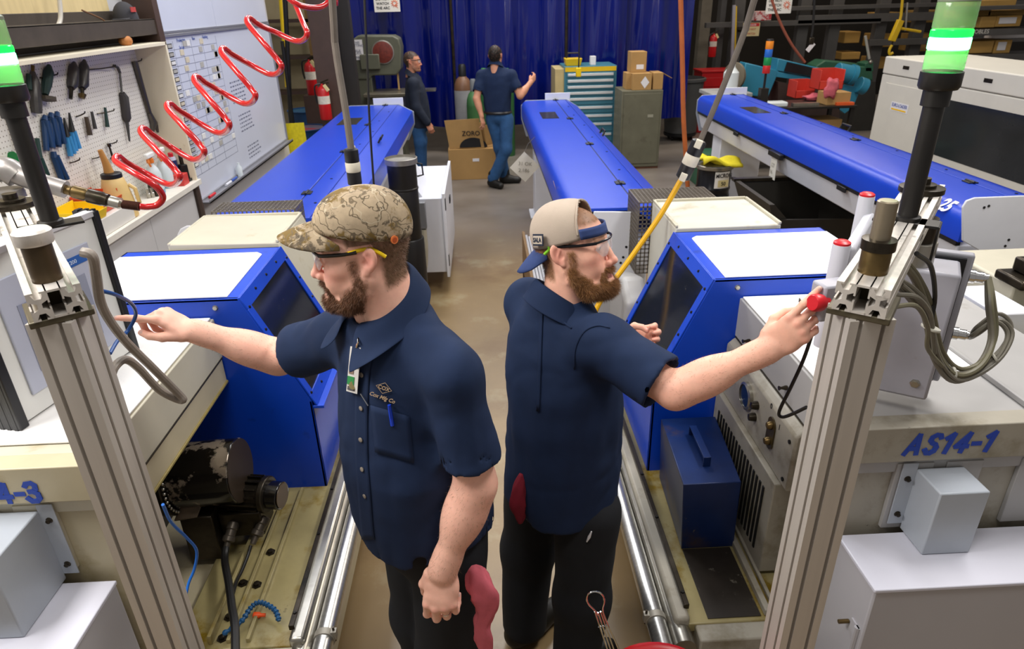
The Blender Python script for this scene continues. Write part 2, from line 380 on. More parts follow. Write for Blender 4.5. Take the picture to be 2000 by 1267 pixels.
    # perforated guard over the spindle end: real wires in one guard
    g = MB()
    ux0, ux1, yy0, yy1, zt, zb = (.80, 1.20, 3.24, 3.50, 1.325, .95) if s > 0 else (.90, 1.30, 3.24, 3.40, 1.355, 1.25)
    w = .0030; pit = .021
    k = int((ux1-ux0)/pit)
    for i in range(k+1):
        u = ux0+(ux1-ux0)*i/k; g.box(X(u)-w, X(u)+w, yy0, yy1, zt-.0022, zt+.0022)
        g.box(X(u)-w, X(u)+w, yy0-.002, yy0+.002, zb, zt)
    k = int((yy1-yy0)/pit)
    for i in range(k+1):
        y = yy0+(yy1-yy0)*i/k; g.box(X(ux0), X(ux1), y-w, y+w, zt-.0022, zt+.0022)
        g.box(X(ux0)-.002, X(ux0)+.002, y-w, y+w, zb, zt)
    k = int((zt-zb)/pit)
    for i in range(k+1):
        z = zb+(zt-zb)*i/k; g.box(X(ux0)-.002, X(ux0)+.002, yy0, yy1, z-w, z+w); g.box(X(ux0), X(ux1), yy0-.002, yy0+.002, z-w, z+w)
    tag(g.build('mesh_guard', M('expanded_metal', '7a7268', .4, metal=.5, var=.15), root, smooth=0), 'dark perforated metal guard', kind='stuff')
    # end-of-machine cover box and lower cabinet
    zt = .90 if s > 0 else .87; yf = 1.185 if s > 0 else 1.165
    cb = thing('electrical_cabinet', 'pale grey lower cabinet in front of the %s lathe' % ('right-hand grey' if s > 0 else 'left-hand cream'), 'cabinet', (X(1.3), 1.28, 0))
    ul = .975 if s > 0 else 1.0
    mb = MB(); B(mb, ul, 1.72, yf, y0-.002, .03, zt-.012); bo = mb.build('cabinet_body', LGREY, cb, .006)
    mb = MB(); B(mb, ul-.004, 1.72, yf-.006, y0-.002, zt-.012, zt); mb.build('cabinet_lid', M('pale_enamel_lid', 'cfcfda', .3, var=.02), cb, .003)
    mb = MB(); mb.cyl((X(ul-.004), yf+.02, .60), (X(ul-.004), yf+.02, .74), .007, n=10); B(mb, ul-.004, ul, yf+.012, yf+.05, .60, .74); h = mb.build('hinge', LGREY, cb)
    MB().cyl((X(ul-.002), yf+.06, .715), (X(ul-.03), yf+.06, .715), .006, n=8).build('latch_screw', BRASSY, cb)
    # small cover on the end panel
    cv = thing('sensor_cover', 'grey sheet-metal cover box bolted to the end panel of the %s lathe' % ('right-hand grey' if s > 0 else 'left-hand cream'), 'cover', (X(1.2), 1.33, zt))
    ua, ub = (1.152, 1.282) if s > 0 else (1.135, 1.30); yb2 = y0+.014; yf2 = 1.285 if s > 0 else 1.20
    mb = MB(); B(mb, ua, ub, yf2, yb2, zt+.001, 1.105); mb.build('cover_box', M('grey_sheet_cover', 'aab0b8', .3, var=.03), cv, .004)
    mb = MB(); B(mb, ua-.04, ua+.001, yb2-.004, yb2+.0, zt+.02, 1.125); fl = mb.build('flange', M('grey_sheet_cover'), cv, .0015)
    for z in (zt+.055, 1.075):
        mb = MB().lathe([(.009, 0), (.009, .001), (.006, .003), (.006, .008), (.003, .009)], (X(ua-.02), yb2-.004, z), (0, -1, 0), 10); mb.build('bolt', STEELD, cv)
    # lettering
    block_letters('AS14-%d' % (1 if s > 0 else 3), .060, ((1.054, y0-.001, 1.164) if s > 0 else (-1.372, y0-.001, 1.146)), .040, LETTER, root, shear=.24 if s > 0 else .03)
    return root
RL = lathe_machine(1, 'grey sliding-head lathe with large blue numbering and blue splash hood on the right')
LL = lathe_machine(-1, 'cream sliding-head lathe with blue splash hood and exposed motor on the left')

# ---- right machine: switch housing and vent, blue steel box in the tray
X = lambda u: XC+u
mb = MB().prism([(.885, 1.60, .86), (.885, 1.60, 1.065), (.91, 1.60, 1.088), (.93, 1.60, 1.088), (.93, 1.60, .86)], (0, .615, 0))
hs = mb.build('switch_housing', GREYD, RL, .008)
mb = MB().box(.868, .93, 1.64, 2.215, .49, .86); vp = mb.build('vent_housing', GREYD, RL, .004)
mb = MB()
for i in range(17): mb.box(.864, .8685, 1.70+i*.028, 1.70+i*.028+.011, .54, .80)
tag(mb.build('vent_slots', M('vent_black', '100f0e', .7, var=0), vp, smooth=0), 'black vertical vent slots')
mb = MB()
for a_ in range(24):
    t_ = 2*math.pi*a_/24
pts = [(.8845, 1.755+.028*math.cos(t), .975+.065*math.sin(t) if abs(math.sin(t)) > 2 else .975+.03*(1 if math.sin(t) > 0 else -1)+.028*math.sin(t)) for t in np.linspace(0, 2*math.pi, 24, endpoint=False)]
mb.prism(pts, (-.004, 0, 0)); ov = mb.build('switch_plate', M('brown_switch_plate', '4a3d20', .35, metal=.4, var=.2), hs, .001)
for z in (.945, 1.005): MB().lathe([(.014, 0), (.014, .006), (.010, .014), (.004, .016)], (.8805, 1.755, z), (-1, 0, 0), 14).build('switch_knob', BRASSY, ov)
for ch, y, z in (('0', 1.79, 1.05), ('1', 1.715, 1.02)): text(ch, .028, (.8845, y, z), (0, -1, 0), (0, 0, 1), BLACK, hs)
mb = MB().lathe([(.05, 0), (.05, .012), (.042, .016), (.042, .010), (.0, .010)], (.885, 1.965, .985), (-1, 0, 0), 24); g = mb.build('dial_gauge', STEEL, RL)
MB().cyl((.874, 1.965, .985), (.8735, 1.965, .985), .039, n=20).build('dial_face', M('blue_black_dial', '1b2a40', .25, var=.2), g)
for y, z in ((1.88, 1.0), (1.885, .95)): MB().lathe([(.015, 0), (.015, .008), (.012, .022), (.004, .024)], (.885, y, z), (-1, 0, 0), 12).build('knob', STEELD, RL)
for y, z in ((2.08, 1.14), (1.76, 1.14), (1.5, 1.14)): MB().lathe([(.008, 0), (.008, .006), (.004, .018), (.008, .026)], (.913, y, z), (-1, 0, 0), 8).build('thumb_screw', STEELD, RL)
for y, z in ((1.63, 1.03), (1.63, .89)): MB().cyl((.886, y, z), (.881, y, z), .007, n=8).build('housing_screw', SCREW, RL)
mb = MB().box(.60, .945, 1.40, 1.47, .03, .47); mb.build('tray_end', GREYD, RL, .006)
mb = MB().box(.72, .95, 1.385, 1.402, .05, .40); mb.build('end_hatch', GREY, RL, .02, seg=3)
bb = thing('blue_steel_box', 'dark blue scuffed steel box with a flat strap handle in the lathe tray', 'box', (.72, 1.95, .476))
mb = MB().hexa([(.642, 1.775, .476), (.83, 1.775, .476), (.855, 2.17, .476), (.66, 2.17, .476), (.624, 1.775, .765), (.822, 1.775, .765), (.86, 2.17, .765), (.645, 2.17, .765)]); mb.build('box_body', BLUED, bb, .003)
mb = MB(); mb.tube([(.735, 1.86, .765), (.735, 1.86, .80), (.742, 2.06, .80), (.742, 2.06, .765)], .002, 4)
mb = MB().box(.718, .744, 1.865, 1.87, .765, .802); mb.box(.722, .748, 2.055, 2.06, .765, .802); mb.hexa([(.718, 1.865, .80), (.744, 1.865, .80), (.748, 2.06, .80), (.722, 2.06, .80), (.718, 1.865, .804), (.744, 1.865, .804), (.748, 2.06, .804), (.722, 2.06, .804)])
mb.build('strap_handle', BLUED, bb, .001)

# ---- left machine: motor drum, geared motor, connectors, bed rails, loose coolant line
Q = lambda a, b, z: V(*at(a, b, z=z))
d0, d1 = Q(352, 928, .79), Q(470, 918, .80); dd_ = unit(d1-d0)
fl = MB().cyl(d0-dd_*.05, d0-dd_*.006, .135, n=40).build('motor_flange', STEELD, LL, .003)
chain = MB(); u_, w_, _z = frame(dd_)
for i in range(44):
    a_ = 2*math.pi*i/44; chain.ball(d0+(u_*math.cos(a_)+w_*math.sin(a_))*.122, (.0062,)*3, 8, 6)
tag(chain.build('bead_chain', STEEL, fl), None, kind='stuff')
DRUM = M('flaking_drum_paint', '171411', .18, metal=.35, var=.2, dirt=('8d8070', 9, .52, .56), coat=.5)
MB().cyl(d0-dd_*.006, d1, .113, n=40).build('motor_drum', DRUM, LL, .004)
MB().cyl(d1, d1+dd_*.002, .110, n=40).build('drum_end', M('dark_brown_end', '2e241a', .45, var=.2), LL)
m0, m1_, m2_ = Q(440, 960, .685), Q(520, 965, .685), Q(551, 968, .685); md_ = unit(m1_-m0)
mt = MB().cyl(m0, m1_, .058, n=28).cyl(m1_-md_*.01, m1_+md_*.012, .066, n=28).build('motor_body', STEELD, LL, .004)
u_, w_, _z = frame(md_)
for i in range(14):
    a_ = math.pi*2*i/14; c_ = u_*math.cos(a_)+w_*math.sin(a_); t_ = -u_*math.sin(a_)+w_*math.cos(a_); MB().obox((m0*.45+m1_*.55)+c_*.06, md_, t_, c_, .11, .006, .014).build('motor_fin', STEELD, mt)
MB().cyl(m1_, m2_, .050, n=28).build('motor_cap', M('gloss_black', '100e0d', .15, var=.1, coat=.6), LL, .003)
MB().cyl(m2_, m2_+md_*.002, .044, n=24).build('cap_disc', M('brown_cap', '4d3a22', .3, var=.1), LL)
p_ = (m0+m1_)/2
MB().box(p_[0]-.09, p_[0]+.06, p_[1]-.06, p_[1]+.06, .54, .645).build('motor_mount', STEELD, LL, .006)
MB().box(p_[0]-.20, p_[0]-.09, p_[1]-.10, p_[1]+.04, .476, .67).build('mount_plate', STEELD, LL, .004)
MB().hexa([Q(340, 1018, .66), Q(385, 1012, .66), Q(395, 985, .70), Q(352, 988, .70), Q(340, 1016, .67), Q(385, 1010, .67), Q(395, 983, .71), Q(352, 986, .71)]).build('drum_bracket', M('scraped_brown_steel', '6f6152', .4, metal=.3, var=.3, vs=20), LL, .002)
for a_, b_, c_, e_ in ((458, 1018, 440, 1075), (518, 1008, 492, 1065)):
    p0 = Q(a_, b_, .60); d_ = Q(c_, e_, .54)-p0
    MB().lathe([(.018, 0), (.021, .004), (.021, .026), (.018, .03), (.018, .05), (.022, .053), (.022, .068), (.012, .073), (.010, .10)], p0, d_, 16).build('cable_connector', M('grey_connector', '5e564c', .35, metal=.6, var=.15), LL)
MB().tube(smoothpath([Q(441, 1070, .55), Q(439, 1095, .54), Q(447, 1140, .56), Q(453, 1185, .58), Q(459, 1225, .60), Q(460, 1290, .60)]), .0125, 10).build('motor_cable', CABLEB, LL)
MB().tube(smoothpath([Q(490, 1065, .54), Q(484, 1085, .52), Q(472, 1115, .50), Q(462, 1135, .50), Q(455, 1160, .52)]), .006, 8).build('sensor_cable', CABLEB, LL)
for u0 in (-.80, -.86, -.915):
    mb = MB().box(u0, u0+.012, 1.48, 2.2, .475, .492 if u0 > -.9 else .51); mb.build('bed_rail', OILTRAY, LL, .002)
for x_, y_ in ((-.83, 1.86), (-.835, 1.71), (-.885, 1.58), (-.885, 1.72), (-.88, 1.5)):
    MB().lathe([(.017, 0), (.017, .004), (.010, .004), (.010, .012), (.004, .013)], (x_, y_, .475), (0, 0, 1), 6).build('tray_bolt', STEELD, LL)
mb = MB().box(-.90, -.965, 1.38, 1.46, .40, .46); mb.box(-.98, -.60, 1.395, 1.462, .05, .47); mb.build('tray_end', CREAM, LL, .006)
MB().box(.645, .815, 1.475, 1.772, .4755, .478).build('tray_plate', M('scuffed_dark_plate', '37312b', .35, metal=.3, var=.2, vs=10, dirt=('8a8578', 16, .62, .70), dirt2=('7a7440', 5, .62, .75)), RL)
MB().box(.825, .845, 1.475, 2.2, .4755, .50).build('tray_ridge', GREYD, RL, .003); MB().box(.86, .872, 1.475, 2.2, .4755, .492).build('tray_ridge', GREYD, RL, .003)
gr_ = Q(250, 1215, .52)
MB().box(gr_[0]-.06, gr_[0]+.10, gr_[1]-.14, gr_[1]+.10, .40, .505).build('vent_block', BLACKM, LL, .003)
for i in range(9): MB().box(gr_[0]-.06+i*.018, gr_[0]-.052+i*.018, gr_[1]-.14, gr_[1]+.10, .505, .513).build('vent_rib', M('grey_rib', '5a554e', .5, var=.1), LL)
hz = thing('coolant_hose', 'blue segmented coolant hose lying in the left lathe tray', 'hose', (-.75, 1.55, .476))
path = smoothpath([at(435, 1238, z=.50), at(470, 1215, z=.51), at(487, 1190, z=.515), at(503, 1176, z=.52), at(520, 1180, z=.515), at(538, 1192, z=.51), at(545, 1212, z=.50)], 3)
BLH = M('blue_segmented_hose', '14507f', .4, var=.05)
for i in range(len(path)-1):
    d_ = np.asarray(path[i+1])-np.asarray(path[i]); l_ = np.linalg.norm(d_)
    MB().lathe([(.0055, 0), (.009, l_*.25), (.0092, l_*.55), (.006, l_*.75), (.0055, l_*1.05)], path[i], d_, 10).build('hose_segment', BLH, hz)
oz = tag(MB().lathe([(.004, 0), (.010, .003), (.010, .02), (.006, .026), (.006, .04)], at(494, 1201, z=.486), (1, -.05, .0), 12).build('nozzle_tip', M('orange_plastic')), 'small orange nozzle tip lying beside the blue hose', 'nozzle')
# ------------------------------------------------------------------ pendant posts, booms, stack lights, control pendants
def tslot(w, d, slots_w, slots_d, op=.008, dep=.011, wide=.017, lipd=.0035):
    """outline (u, v) of an aluminium profile w x d with T-slots centred at the given offsets on each side"""
    def side(L_, sl):
        out = []
        for c in sl: out += [(c-op/2, 0), (c-op/2, lipd), (c-wide/2, lipd), (c-wide*.25, dep), (c+wide*.25, dep), (c+wide/2, lipd), (c+op/2, lipd), (c+op/2, 0)]
        return out
    P_ = []
    P_ += [(-w/2, -d/2)]+[(u, -d/2+h) for u, h in side(w, slots_w)]
    P_ += [(w/2, -d/2)]+[(w/2-h, u) for u, h in side(d, slots_d)]
    P_ += [(w/2, d/2)]+[(-u, d/2-h) for u, h in side(w, slots_w)]
    P_ += [(-w/2, d/2)]+[(-w/2+h, -u) for u, h in side(d, slots_d)]
    return P_
DARKP = M('dark_steel_plate', '57503f', .4, metal=.5, var=.2, vs=15)
LAMPC = M('clear_lamp_shell', 'a8c490', .12, var=0, alpha=.55, spec=.6)
GREENE = M('green_lamp_segment', '10b040', .2, var=0, emit=('18ff4e', 1.6))
GREENW = M('lit_green_lamp', '80ffb0', .2, var=0, emit=('5dff9a', 9.))
def pendant_stand(s):
    side = 'right' if s > 0 else 'left'
    px, py, zt = (.648, 1.04, 1.745) if s > 0 else (-.781, 1.14, 1.755)
    root = thing('pendant_stand', 'slotted aluminium post with angled boom on the %s, in front of the %s lathe' % (side, 'grey' if s > 0 else 'cream'), 'post', (px, py, 0))
    MB().prism([(px+u, py+v, 0) for u, v in tslot(.08, .08, (-.02, .02), (-.02, .02))], (0, 0, zt)).build('post', ALU, root, smooth=0)
    MB().box(px-.075, px+.075, py-.075, py+.075, 0, .012).build('foot_plate', DARKP, root, .002)
    ang = math.radians(52 if s > 0 else 126)                 # boom heading in plan
    d = V(math.cos(ang), math.sin(ang), 0); w = V(-d[1], d[0], 0)
    mb = MB(); c = V(px, py, zt); mb.obox(c+d*.015+V(0, 0, .006), d, w, (0, 0, 1), .115, .10, .012); mb.build('top_plate', DARKP, root, .002)
    # boom: two square T-slot cores joined by a top and a bottom web
    L_ = .80; o = c-d*.045+V(0, 0, .038); hh = .026
    mb = MB()
    for off in (-.0255, .0255):
        mb.prism([o+w*(off+u)+V(0, 0, v) for u, v in tslot(.032, .052, (0,), (0,), .009, .0125, .019, .003)], d*L_)
    mb.obox(o+d*L_/2+V(0, 0, hh-.002), d, w, (0, 0, 1), L_, .024, .004); mb.obox(o+d*L_/2-V(0, 0, hh-.002), d, w, (0, 0, 1), L_, .024, .004)
    mb.build('boom', ALUH, root, smooth=0)
    MB().obox(o+d*(.03+L_/2), d, w, (0, 0, 1), L_-.06, .018, .044).build('bore_shade_fill', M('boom_shadow_bore', '3a2f18', .6, metal=.4, var=.2), root, smooth=0)  # dark filler standing in for the shade inside the hollow boom
    # pivot pin standing on the boom near its end
    q = o+d*(.075 if s > 0 else .06)+V(0, 0, hh)
    if s > 0:
        MB().lathe([(.024, 0), (.024, .04), (.023, .042)], q, n=24).build('pin_base', BRASSY, root)
        MB().lathe([(.028, .042), (.028, .060), (.019, .061)], q, n=24).build('pin_collar', STEELD, root)
        MB().lathe([(.0165, .06), (.0165, .125), (.014, .127)], q, n=24).build('pin', M('worn_steel_pin', '978b76', .35, metal=.7, var=.15), root)
    else:
        MB().lathe([(.024, 0), (.024, .07), (.02, .072)], q, n=24).build('pin_base', M('dark_bronze_pin', '4a3d2b', .35, metal=.6, var=.2), root)
        MB().lathe([(.029, .068), (.031, .072), (.031, .090), (.027, .094)], q, n=24).build('pin_collar', ALUH, root)
    # far swivel washer
    q2 = o+d*.70+V(0, 0, hh)
    MB().lathe([(.05, 0), (.05, .012), (.03, .013), (.03, .02), (.016, .021), (.016, .034)], q2, n=24).build('swivel_washer', STEELD, root)
    # stack light on an angle bracket
    b = V(*at(1770, 432, z=zt+.06)) if s > 0 else V(*at(101, 440, z=zt+.06))
    b[2] = zt+.058
    sl = thing('stack_light', 'signal tower glowing green on a black pole on the %s boom' % side, 'signal light', tuple(b))
    MB().obox(b+V(0, 0, .003)+d*.0, d, w, (0, 0, 1), .05, .125, .006).obox(b-w*s*.062-V(0, 0, .035), d, w, (0, 0, 1), .05, .005, .08).build('bracket', BLACKM, sl, .001)
    MB().lathe([(.026, 0), (.026, .008), (.0195, .010), (.0195, .232), (.0255, .233), (.0255, .262), (.034, .264), (.0375, .270), (.0375, .296), (.034, .298)], b+V(0, 0, .006), n=24).build('pole', BLACKM, sl)
    t0 = b+V(0, 0, .304)
    MB().lathe([(.034, 0), (.0355, .004), (.0355, .036), (.034, .038)], t0, n=24).build('lower_lens', LAMPC, sl)
    MB().lathe([(.0345, .0), (.036, .002), (.036, .02), (.0345, .022)], t0+V(0, 0, .038), n=24).build('lit_lens', GREENW, sl)
    MB().lathe([(.0345, .0), (.036, .002), (.036, .012), (.0345, .014)], t0+V(0, 0, .060), n=24).build('green_lens', GREENE, sl)
    MB().lathe([(.034, 0), (.0355, .004), (.0355, .045), (.0345, .047)], t0+V(0, 0, .074), n=24).build('upper_lens', LAMPC, sl)
    MB().lathe([(.0355, 0), (.0355, .006), (.029, .012), (.003, .013)], t0+V(0, 0, .121), n=24).build('cap', M('lamp_cap', '78806c', .35, var=.05), sl)
    pl = bpy.data.lights.new('stack_lamp', 'POINT'); pl.energy = .14; pl.color = (.25, 1, .4); pl.shadow_soft_size = .03
    po = bpy.data.objects.new('stack_lamp', pl); COL.objects.link(po); po.location = t0+V(0, 0, .05); attach(po, sl)
    return root, o, d, w, zt
RS, ro, rd, rw, rzt = pendant_stand(1)
LS, lo_, ld, lw, lzt = pendant_stand(-1)
# ---- right control pendant: grey box seen from behind, cables, handle with red caps, red button
PG = M('pendant_grey', 'a3a2ab', .4, var=.04, vs=6, dirt=('8a8078', 9, .62, .8))
cp = thing('control_pendant', 'grey control box hanging behind the right-hand post with looping cables', 'control panel', (1.1, 1.55, 1.25))
A = V(*at(1809, 784, z=1.30)); Bq = V(*at(1650, 690, z=1.275))     # lower rear edge, near corner and far corner
ax = unit(V(-.62, .55, 0)); ax = unit(V(-.35, .22, 0)); nx = V(-ax[1], ax[0], 0)       # along the back face, out of it towards the viewer
tilt = V(0, 0, 1)
def cbox(mb, u0, u1, v0, v1, z0, z1):
    c_ = A+ax*(u0+u1)/2-nx*(v0+v1)/2; c_ = V(c_[0], c_[1], (z0+z1)/2)
    return mb.obox(c_, ax, nx, (0, 0, 1), u1-u0, v1-v0, z1-z0)
cbox(MB(), 0, .23, 0, .115, 1.30, 1.645).build('pendant_body', PG, cp, .008)
cbox(MB(), -.028, .25, .122, .150, 1.30, 1.66).build('front_bezel', PG, cp, .006)
cbox(MB(), -.012, .245, .114, .123, 1.305, 1.65).build('seal', BLACK, cp)
for u, v in ((.035, 1.345), (.20, 1.345)):
    p = A+ax*u; p[2] = v; MB().lathe([(.012, 0), (.012, .003), (.008, .004), (.008, .007)], p, nx, 6).build('bolt', STEEL, cp)
p = A+ax*.10-nx*.05; p[2] = 1.645; MB().lathe([(.04, 0), (.04, .055), (.038, .057)], p, n=28).build('swivel_tube', STEEL, cp)
p = A+ax*.10-nx*.05; p[2] = 1.70; MB().lathe([(.03, 0), (.03, .06)], p, n=20).build('hanger', STEELD, cp)
# handle tube pair with red caps
for pxl, z0, z1 in (((1645, 474), 1.42, 1.70), ((1694, 380), 1.42, 1.74)):
    b = V(*at(pxl[0], pxl[1], z=z1)); MB().lathe([(.021, z0-z1), (.021, -.004), (.0205, -.003)], b, n=24).build('handle_tube', M('pale_grey_handle', 'c9c9d2', .35, var=.03), cp)
    MB().lathe([(.020, -.004), (.020, .002), (.014, .006), (.002, .007)], b, n=24).build('red_cap', REDP, cp)
b = V(*at(1645, 474, z=1.70)); b2 = V(*at(1694, 380, z=1.74)); mid = (b+b2)/2
u_ = unit(V(b2[0]-b[0], b2[1]-b[1], 0)); MB().obox(V(mid[0], mid[1], 1.60)+V(.02, .0, 0), u_, V(-u_[1], u_[0], 0), (0, 0, 1), np.linalg.norm(b2-b), .03, .18).build('handle_panel', M('pale_grey_handle'), cp, .01)
# cable glands and cables
def gl(u, z, r=.016):
    p = A-ax*.028-nx*.14; p[2] = z; MB().lathe([(r*1.1, 0), (r*1.1, .012), (r*.9, .013), (r*.9, .03), (r*.7, .031), (r*.7, .04)], p, -ax, 16).build('cable_gland', CHROME, cp); return p-ax*.04
g1 = gl(0, 1.60); g2 = gl(0, 1.44)
def cab(pts, r, name='pendant_cable', m=None): return MB().tube(smoothpath(pts, 6), r, 8).build(name, m or CABLE, cp)
jj = random.Random(4)
for k in range(4):
    o_ = V(jj.uniform(-.012, .012), jj.uniform(-.012, .012), jj.uniform(-.01, .01))
    cab([g1+o_*.4, V(*at(1935, 590, y=1.45))+o_, V(*at(1940, 660, y=1.42))+o_, V(*at(1915, 710, y=1.38))+o_, V(*at(1870, 727, y=1.36))+o_, V(*at(1835, 690, y=1.35))+o_, V(*at(1812, 600, y=1.30))+o_, V(*at(1790, 545, y=1.25))+o_*.6, V(*at(1765, 512, y=1.2))+o_*.5], .0055 if k else .007, m=(CABLE if k % 2 else M('olive_cable', '6d6852', .5, var=.1)))
for k in range(3):
    o_ = V(jj.uniform(-.01, .01), jj.uniform(-.01, .01), jj.uniform(-.012, .012))
    cab([g2+o_*.4, V(*at(1905, 645, y=1.46))+o_, V(*at(1945, 620, y=1.45))+o_, V(*at(1970, 645, y=1.43))+o_, V(*at(1950, 690, y=1.40))+o_, V(*at(1905, 725, y=1.37))+o_, V(*at(1860, 735, y=1.35))+o_, V(*at(1825, 690, y=1.33))+o_, V(*at(1808, 610, y=1.28))+o_, V(*at(1780, 575, y=1.22))+o_, V(*at(1755, 552, y=1.16))+o_*.5], .0055)
for pts, m_ in (([(1740, 575, 1.12), (1790, 580, 1.2), (1815, 610, 1.25), (1820, 640, 1.28), (1825, 690, 1.3)], CABLE), ([(1790, 495, 1.2), (1818, 520, 1.25), (1826, 580, 1.3), (1818, 640, 1.3), (1830, 700, 1.33), (1860, 728, 1.35)], CABLEB), ([(1738, 600, 1.1), (1790, 598, 1.18), (1812, 640, 1.24), (1812, 680, 1.27), (1840, 715, 1.33)], M('olive_cable'))):
    cab([V(*at(a_, b_, y=c_)) for a_, b_, c_ in pts], .005, m=m_)
tp = V(*at(1905, 715, y=1.375)); 
for q_, dd in (((1940, 695, 1.40), (1, -.3, .8)), ((1858, 730, 1.36), (1, -.1, 0)), ((1818, 640, 1.29), (.3, 0, 1))):
    MB().lathe([(.020, -.003), (.021, 0), (.020, .003)], at(q_[0], q_[1], y=q_[2]), dd, 14).build('cable_tie', M('white_cable_tie', 'b9b6aa', .5, var=0), cp)
bp = V(*at(1597, 591, y=1.365)); MB().lathe([(.012, -.03), (.012, -.012), (.019, -.010), (.0205, -.004), (.0205, .012), (.017, .017)], bp, (-.75, -.25, .12), 24).build('emergency_button', REDP, cp)
MB().obox(V(*at(1575, 588, y=1.42)), (1, 0, 0), (0, 1, 0), (0, 0, 1), .03, .02, .012).build('key_switch', STEEL, cp, .002)
MB().obox(bp+V(.06, .04, -.01), (1, .2, 0), (-.2, 1, 0), (0, 0, 1), .10, .05, .09).build('button_block', PG, cp, .006)
# black lead hanging from the button block to the machine side
MB().tube(smoothpath([V(*at(1590, 640, y=1.40)), V(*at(1570, 700, y=1.40)), V(*at(1545, 755, y=1.42)), V(*at(1522, 803, y=1.46)), V(*at(1528, 814, y=1.46)), V(*at(1548, 808, y=1.42)), V(*at(1575, 795, y=1.36))]), .0045, 8).build('button_lead', CABLEB, cp)
# ---- left control pendant: white panel with grey screen bezel facing the aisle
lp = thing('control_pendant', 'white control panel with grey screen and black corner trims behind the left post', 'control panel', (-1.2, 1.75, 1.25))
p0 = V(-1.262, 1.555, 1.262); p1 = V(-1.165, 1.975, 1.262); al = unit(p1-p0); Lp = np.linalg.norm(p1-p0); nl = V(al[1], -al[0], 0)     # nl faces the aisle
def lbox(mb, u0, u1, v0, v1, z0, z1): c_ = p0+al*(u0+u1)/2+nl*(v0+v1)/2; return mb.obox((c_[0], c_[1], (z0+z1)/2), al, nl, (0, 0, 1), u1-u0, v1-v0, z1-z0)
lbox(MB(), 0, Lp, -.13, -.006, 1.262, 1.70).build('panel_body', M('light_panel_grey', 'c3c2c6', .4, var=.03), lp, .006)
fp = lbox(MB(), .0, Lp, -.006, .004, 1.262, 1.705).build('front_panel', M('white_panel', 'd8d8d4', .4, var=.03, vs=3), lp, .001)
bz = lbox(MB(), .05, Lp-.055, .004, .011, 1.32, 1.645).build('screen_bezel', M('bezel_grey', 'b0b4c4', .4, var=.03), lp, .03, seg=4)
lbox(MB(), .095, Lp-.10, .011, .0125, 1.37, 1.565).build('screen', M('unlit_screen', '8d92a4', .2, var=.03), bz, .0005)
lbox(MB(), Lp-.25, Lp-.075, .011, .013, 1.595, 1.622).build('name_strip', M('blue_strip', '2b5ca8', .4, var=0), bz, .004)
q = p0+al*(Lp-.24)+nl*.0135; text('FlexiBar Plus 1200', .016, (q[0], q[1], 1.603), al, (0, 0, 1), M('pale_print', 'c8d4ea', .5, var=0), bz, sx=1.05)
for u0, u1, z0, z1 in ((-.022, .006, 1.255, 1.72), (Lp-.006, Lp+.014, 1.255, 1.72)):
    tr = lbox(MB(), u0, u1, -.06, .016, z0, z1).build('corner_trim', BLACK, lp, .003)
    for k in range(3): lbox(MB(), u0-.001, u1+.001, -.05+k*.022, -.038+k*.022, z0-.004, z1+.004).build('trim_rib', BLACK, tr, .001)
lbox(MB(), .0, Lp, -.02, .012, 1.705, 1.722).build('top_trim', M('light_panel_grey'), lp, .002)
# hanger pipe of the left pendant: grey looped tube and blue air line by the post
pt = lambda a, b, y: V(*at(a, b, y=y))
MB().tube(smoothpath([pt(160, 492, 1.22), pt(180, 500, 1.22), pt(188, 540, 1.24), pt(200, 600, 1.27), pt(240, 660, 1.32), pt(300, 720, 1.40), pt(345, 765, 1.46), pt(358, 780, 1.47), pt(345, 779, 1.47), pt(310, 760, 1.45), pt(270, 718, 1.40), pt(245, 702, 1.36), pt(225, 715, 1.32), pt(215, 740, 1.30)], 6), .0095, 10).build('cable_loop', M('taupe_cable', '8c8379', .45, var=.12, vs=30), lp)
MB().tube(smoothpath([pt(190, 566, 1.25), pt(225, 575, 1.30), pt(256, 592, 1.38), pt(265, 615, 1.42), pt(250, 645, 1.42), pt(230, 665, 1.38), pt(215, 690, 1.33)], 6), .0042, 8).build('blue_air_line', M('blue_tube', '1d4a8c', .35, var=.05), lp)
al2 = thing('air_line', 'thin blue air tube hanging beside the left lathe end panel', 'tube', at(345, 1050, y=1.3))
MB().tube(smoothpath([pt(318, 985, 1.26), pt(335, 1020, 1.30), pt(365, 1050, 1.34), pt(384, 1075, 1.36), pt(380, 1110, 1.36), pt(368, 1140, 1.34), pt(360, 1180, 1.3)], 6), .0038, 8).build('tube', M('bright_blue_tube', '1668c8', .35, var=.03), al2)
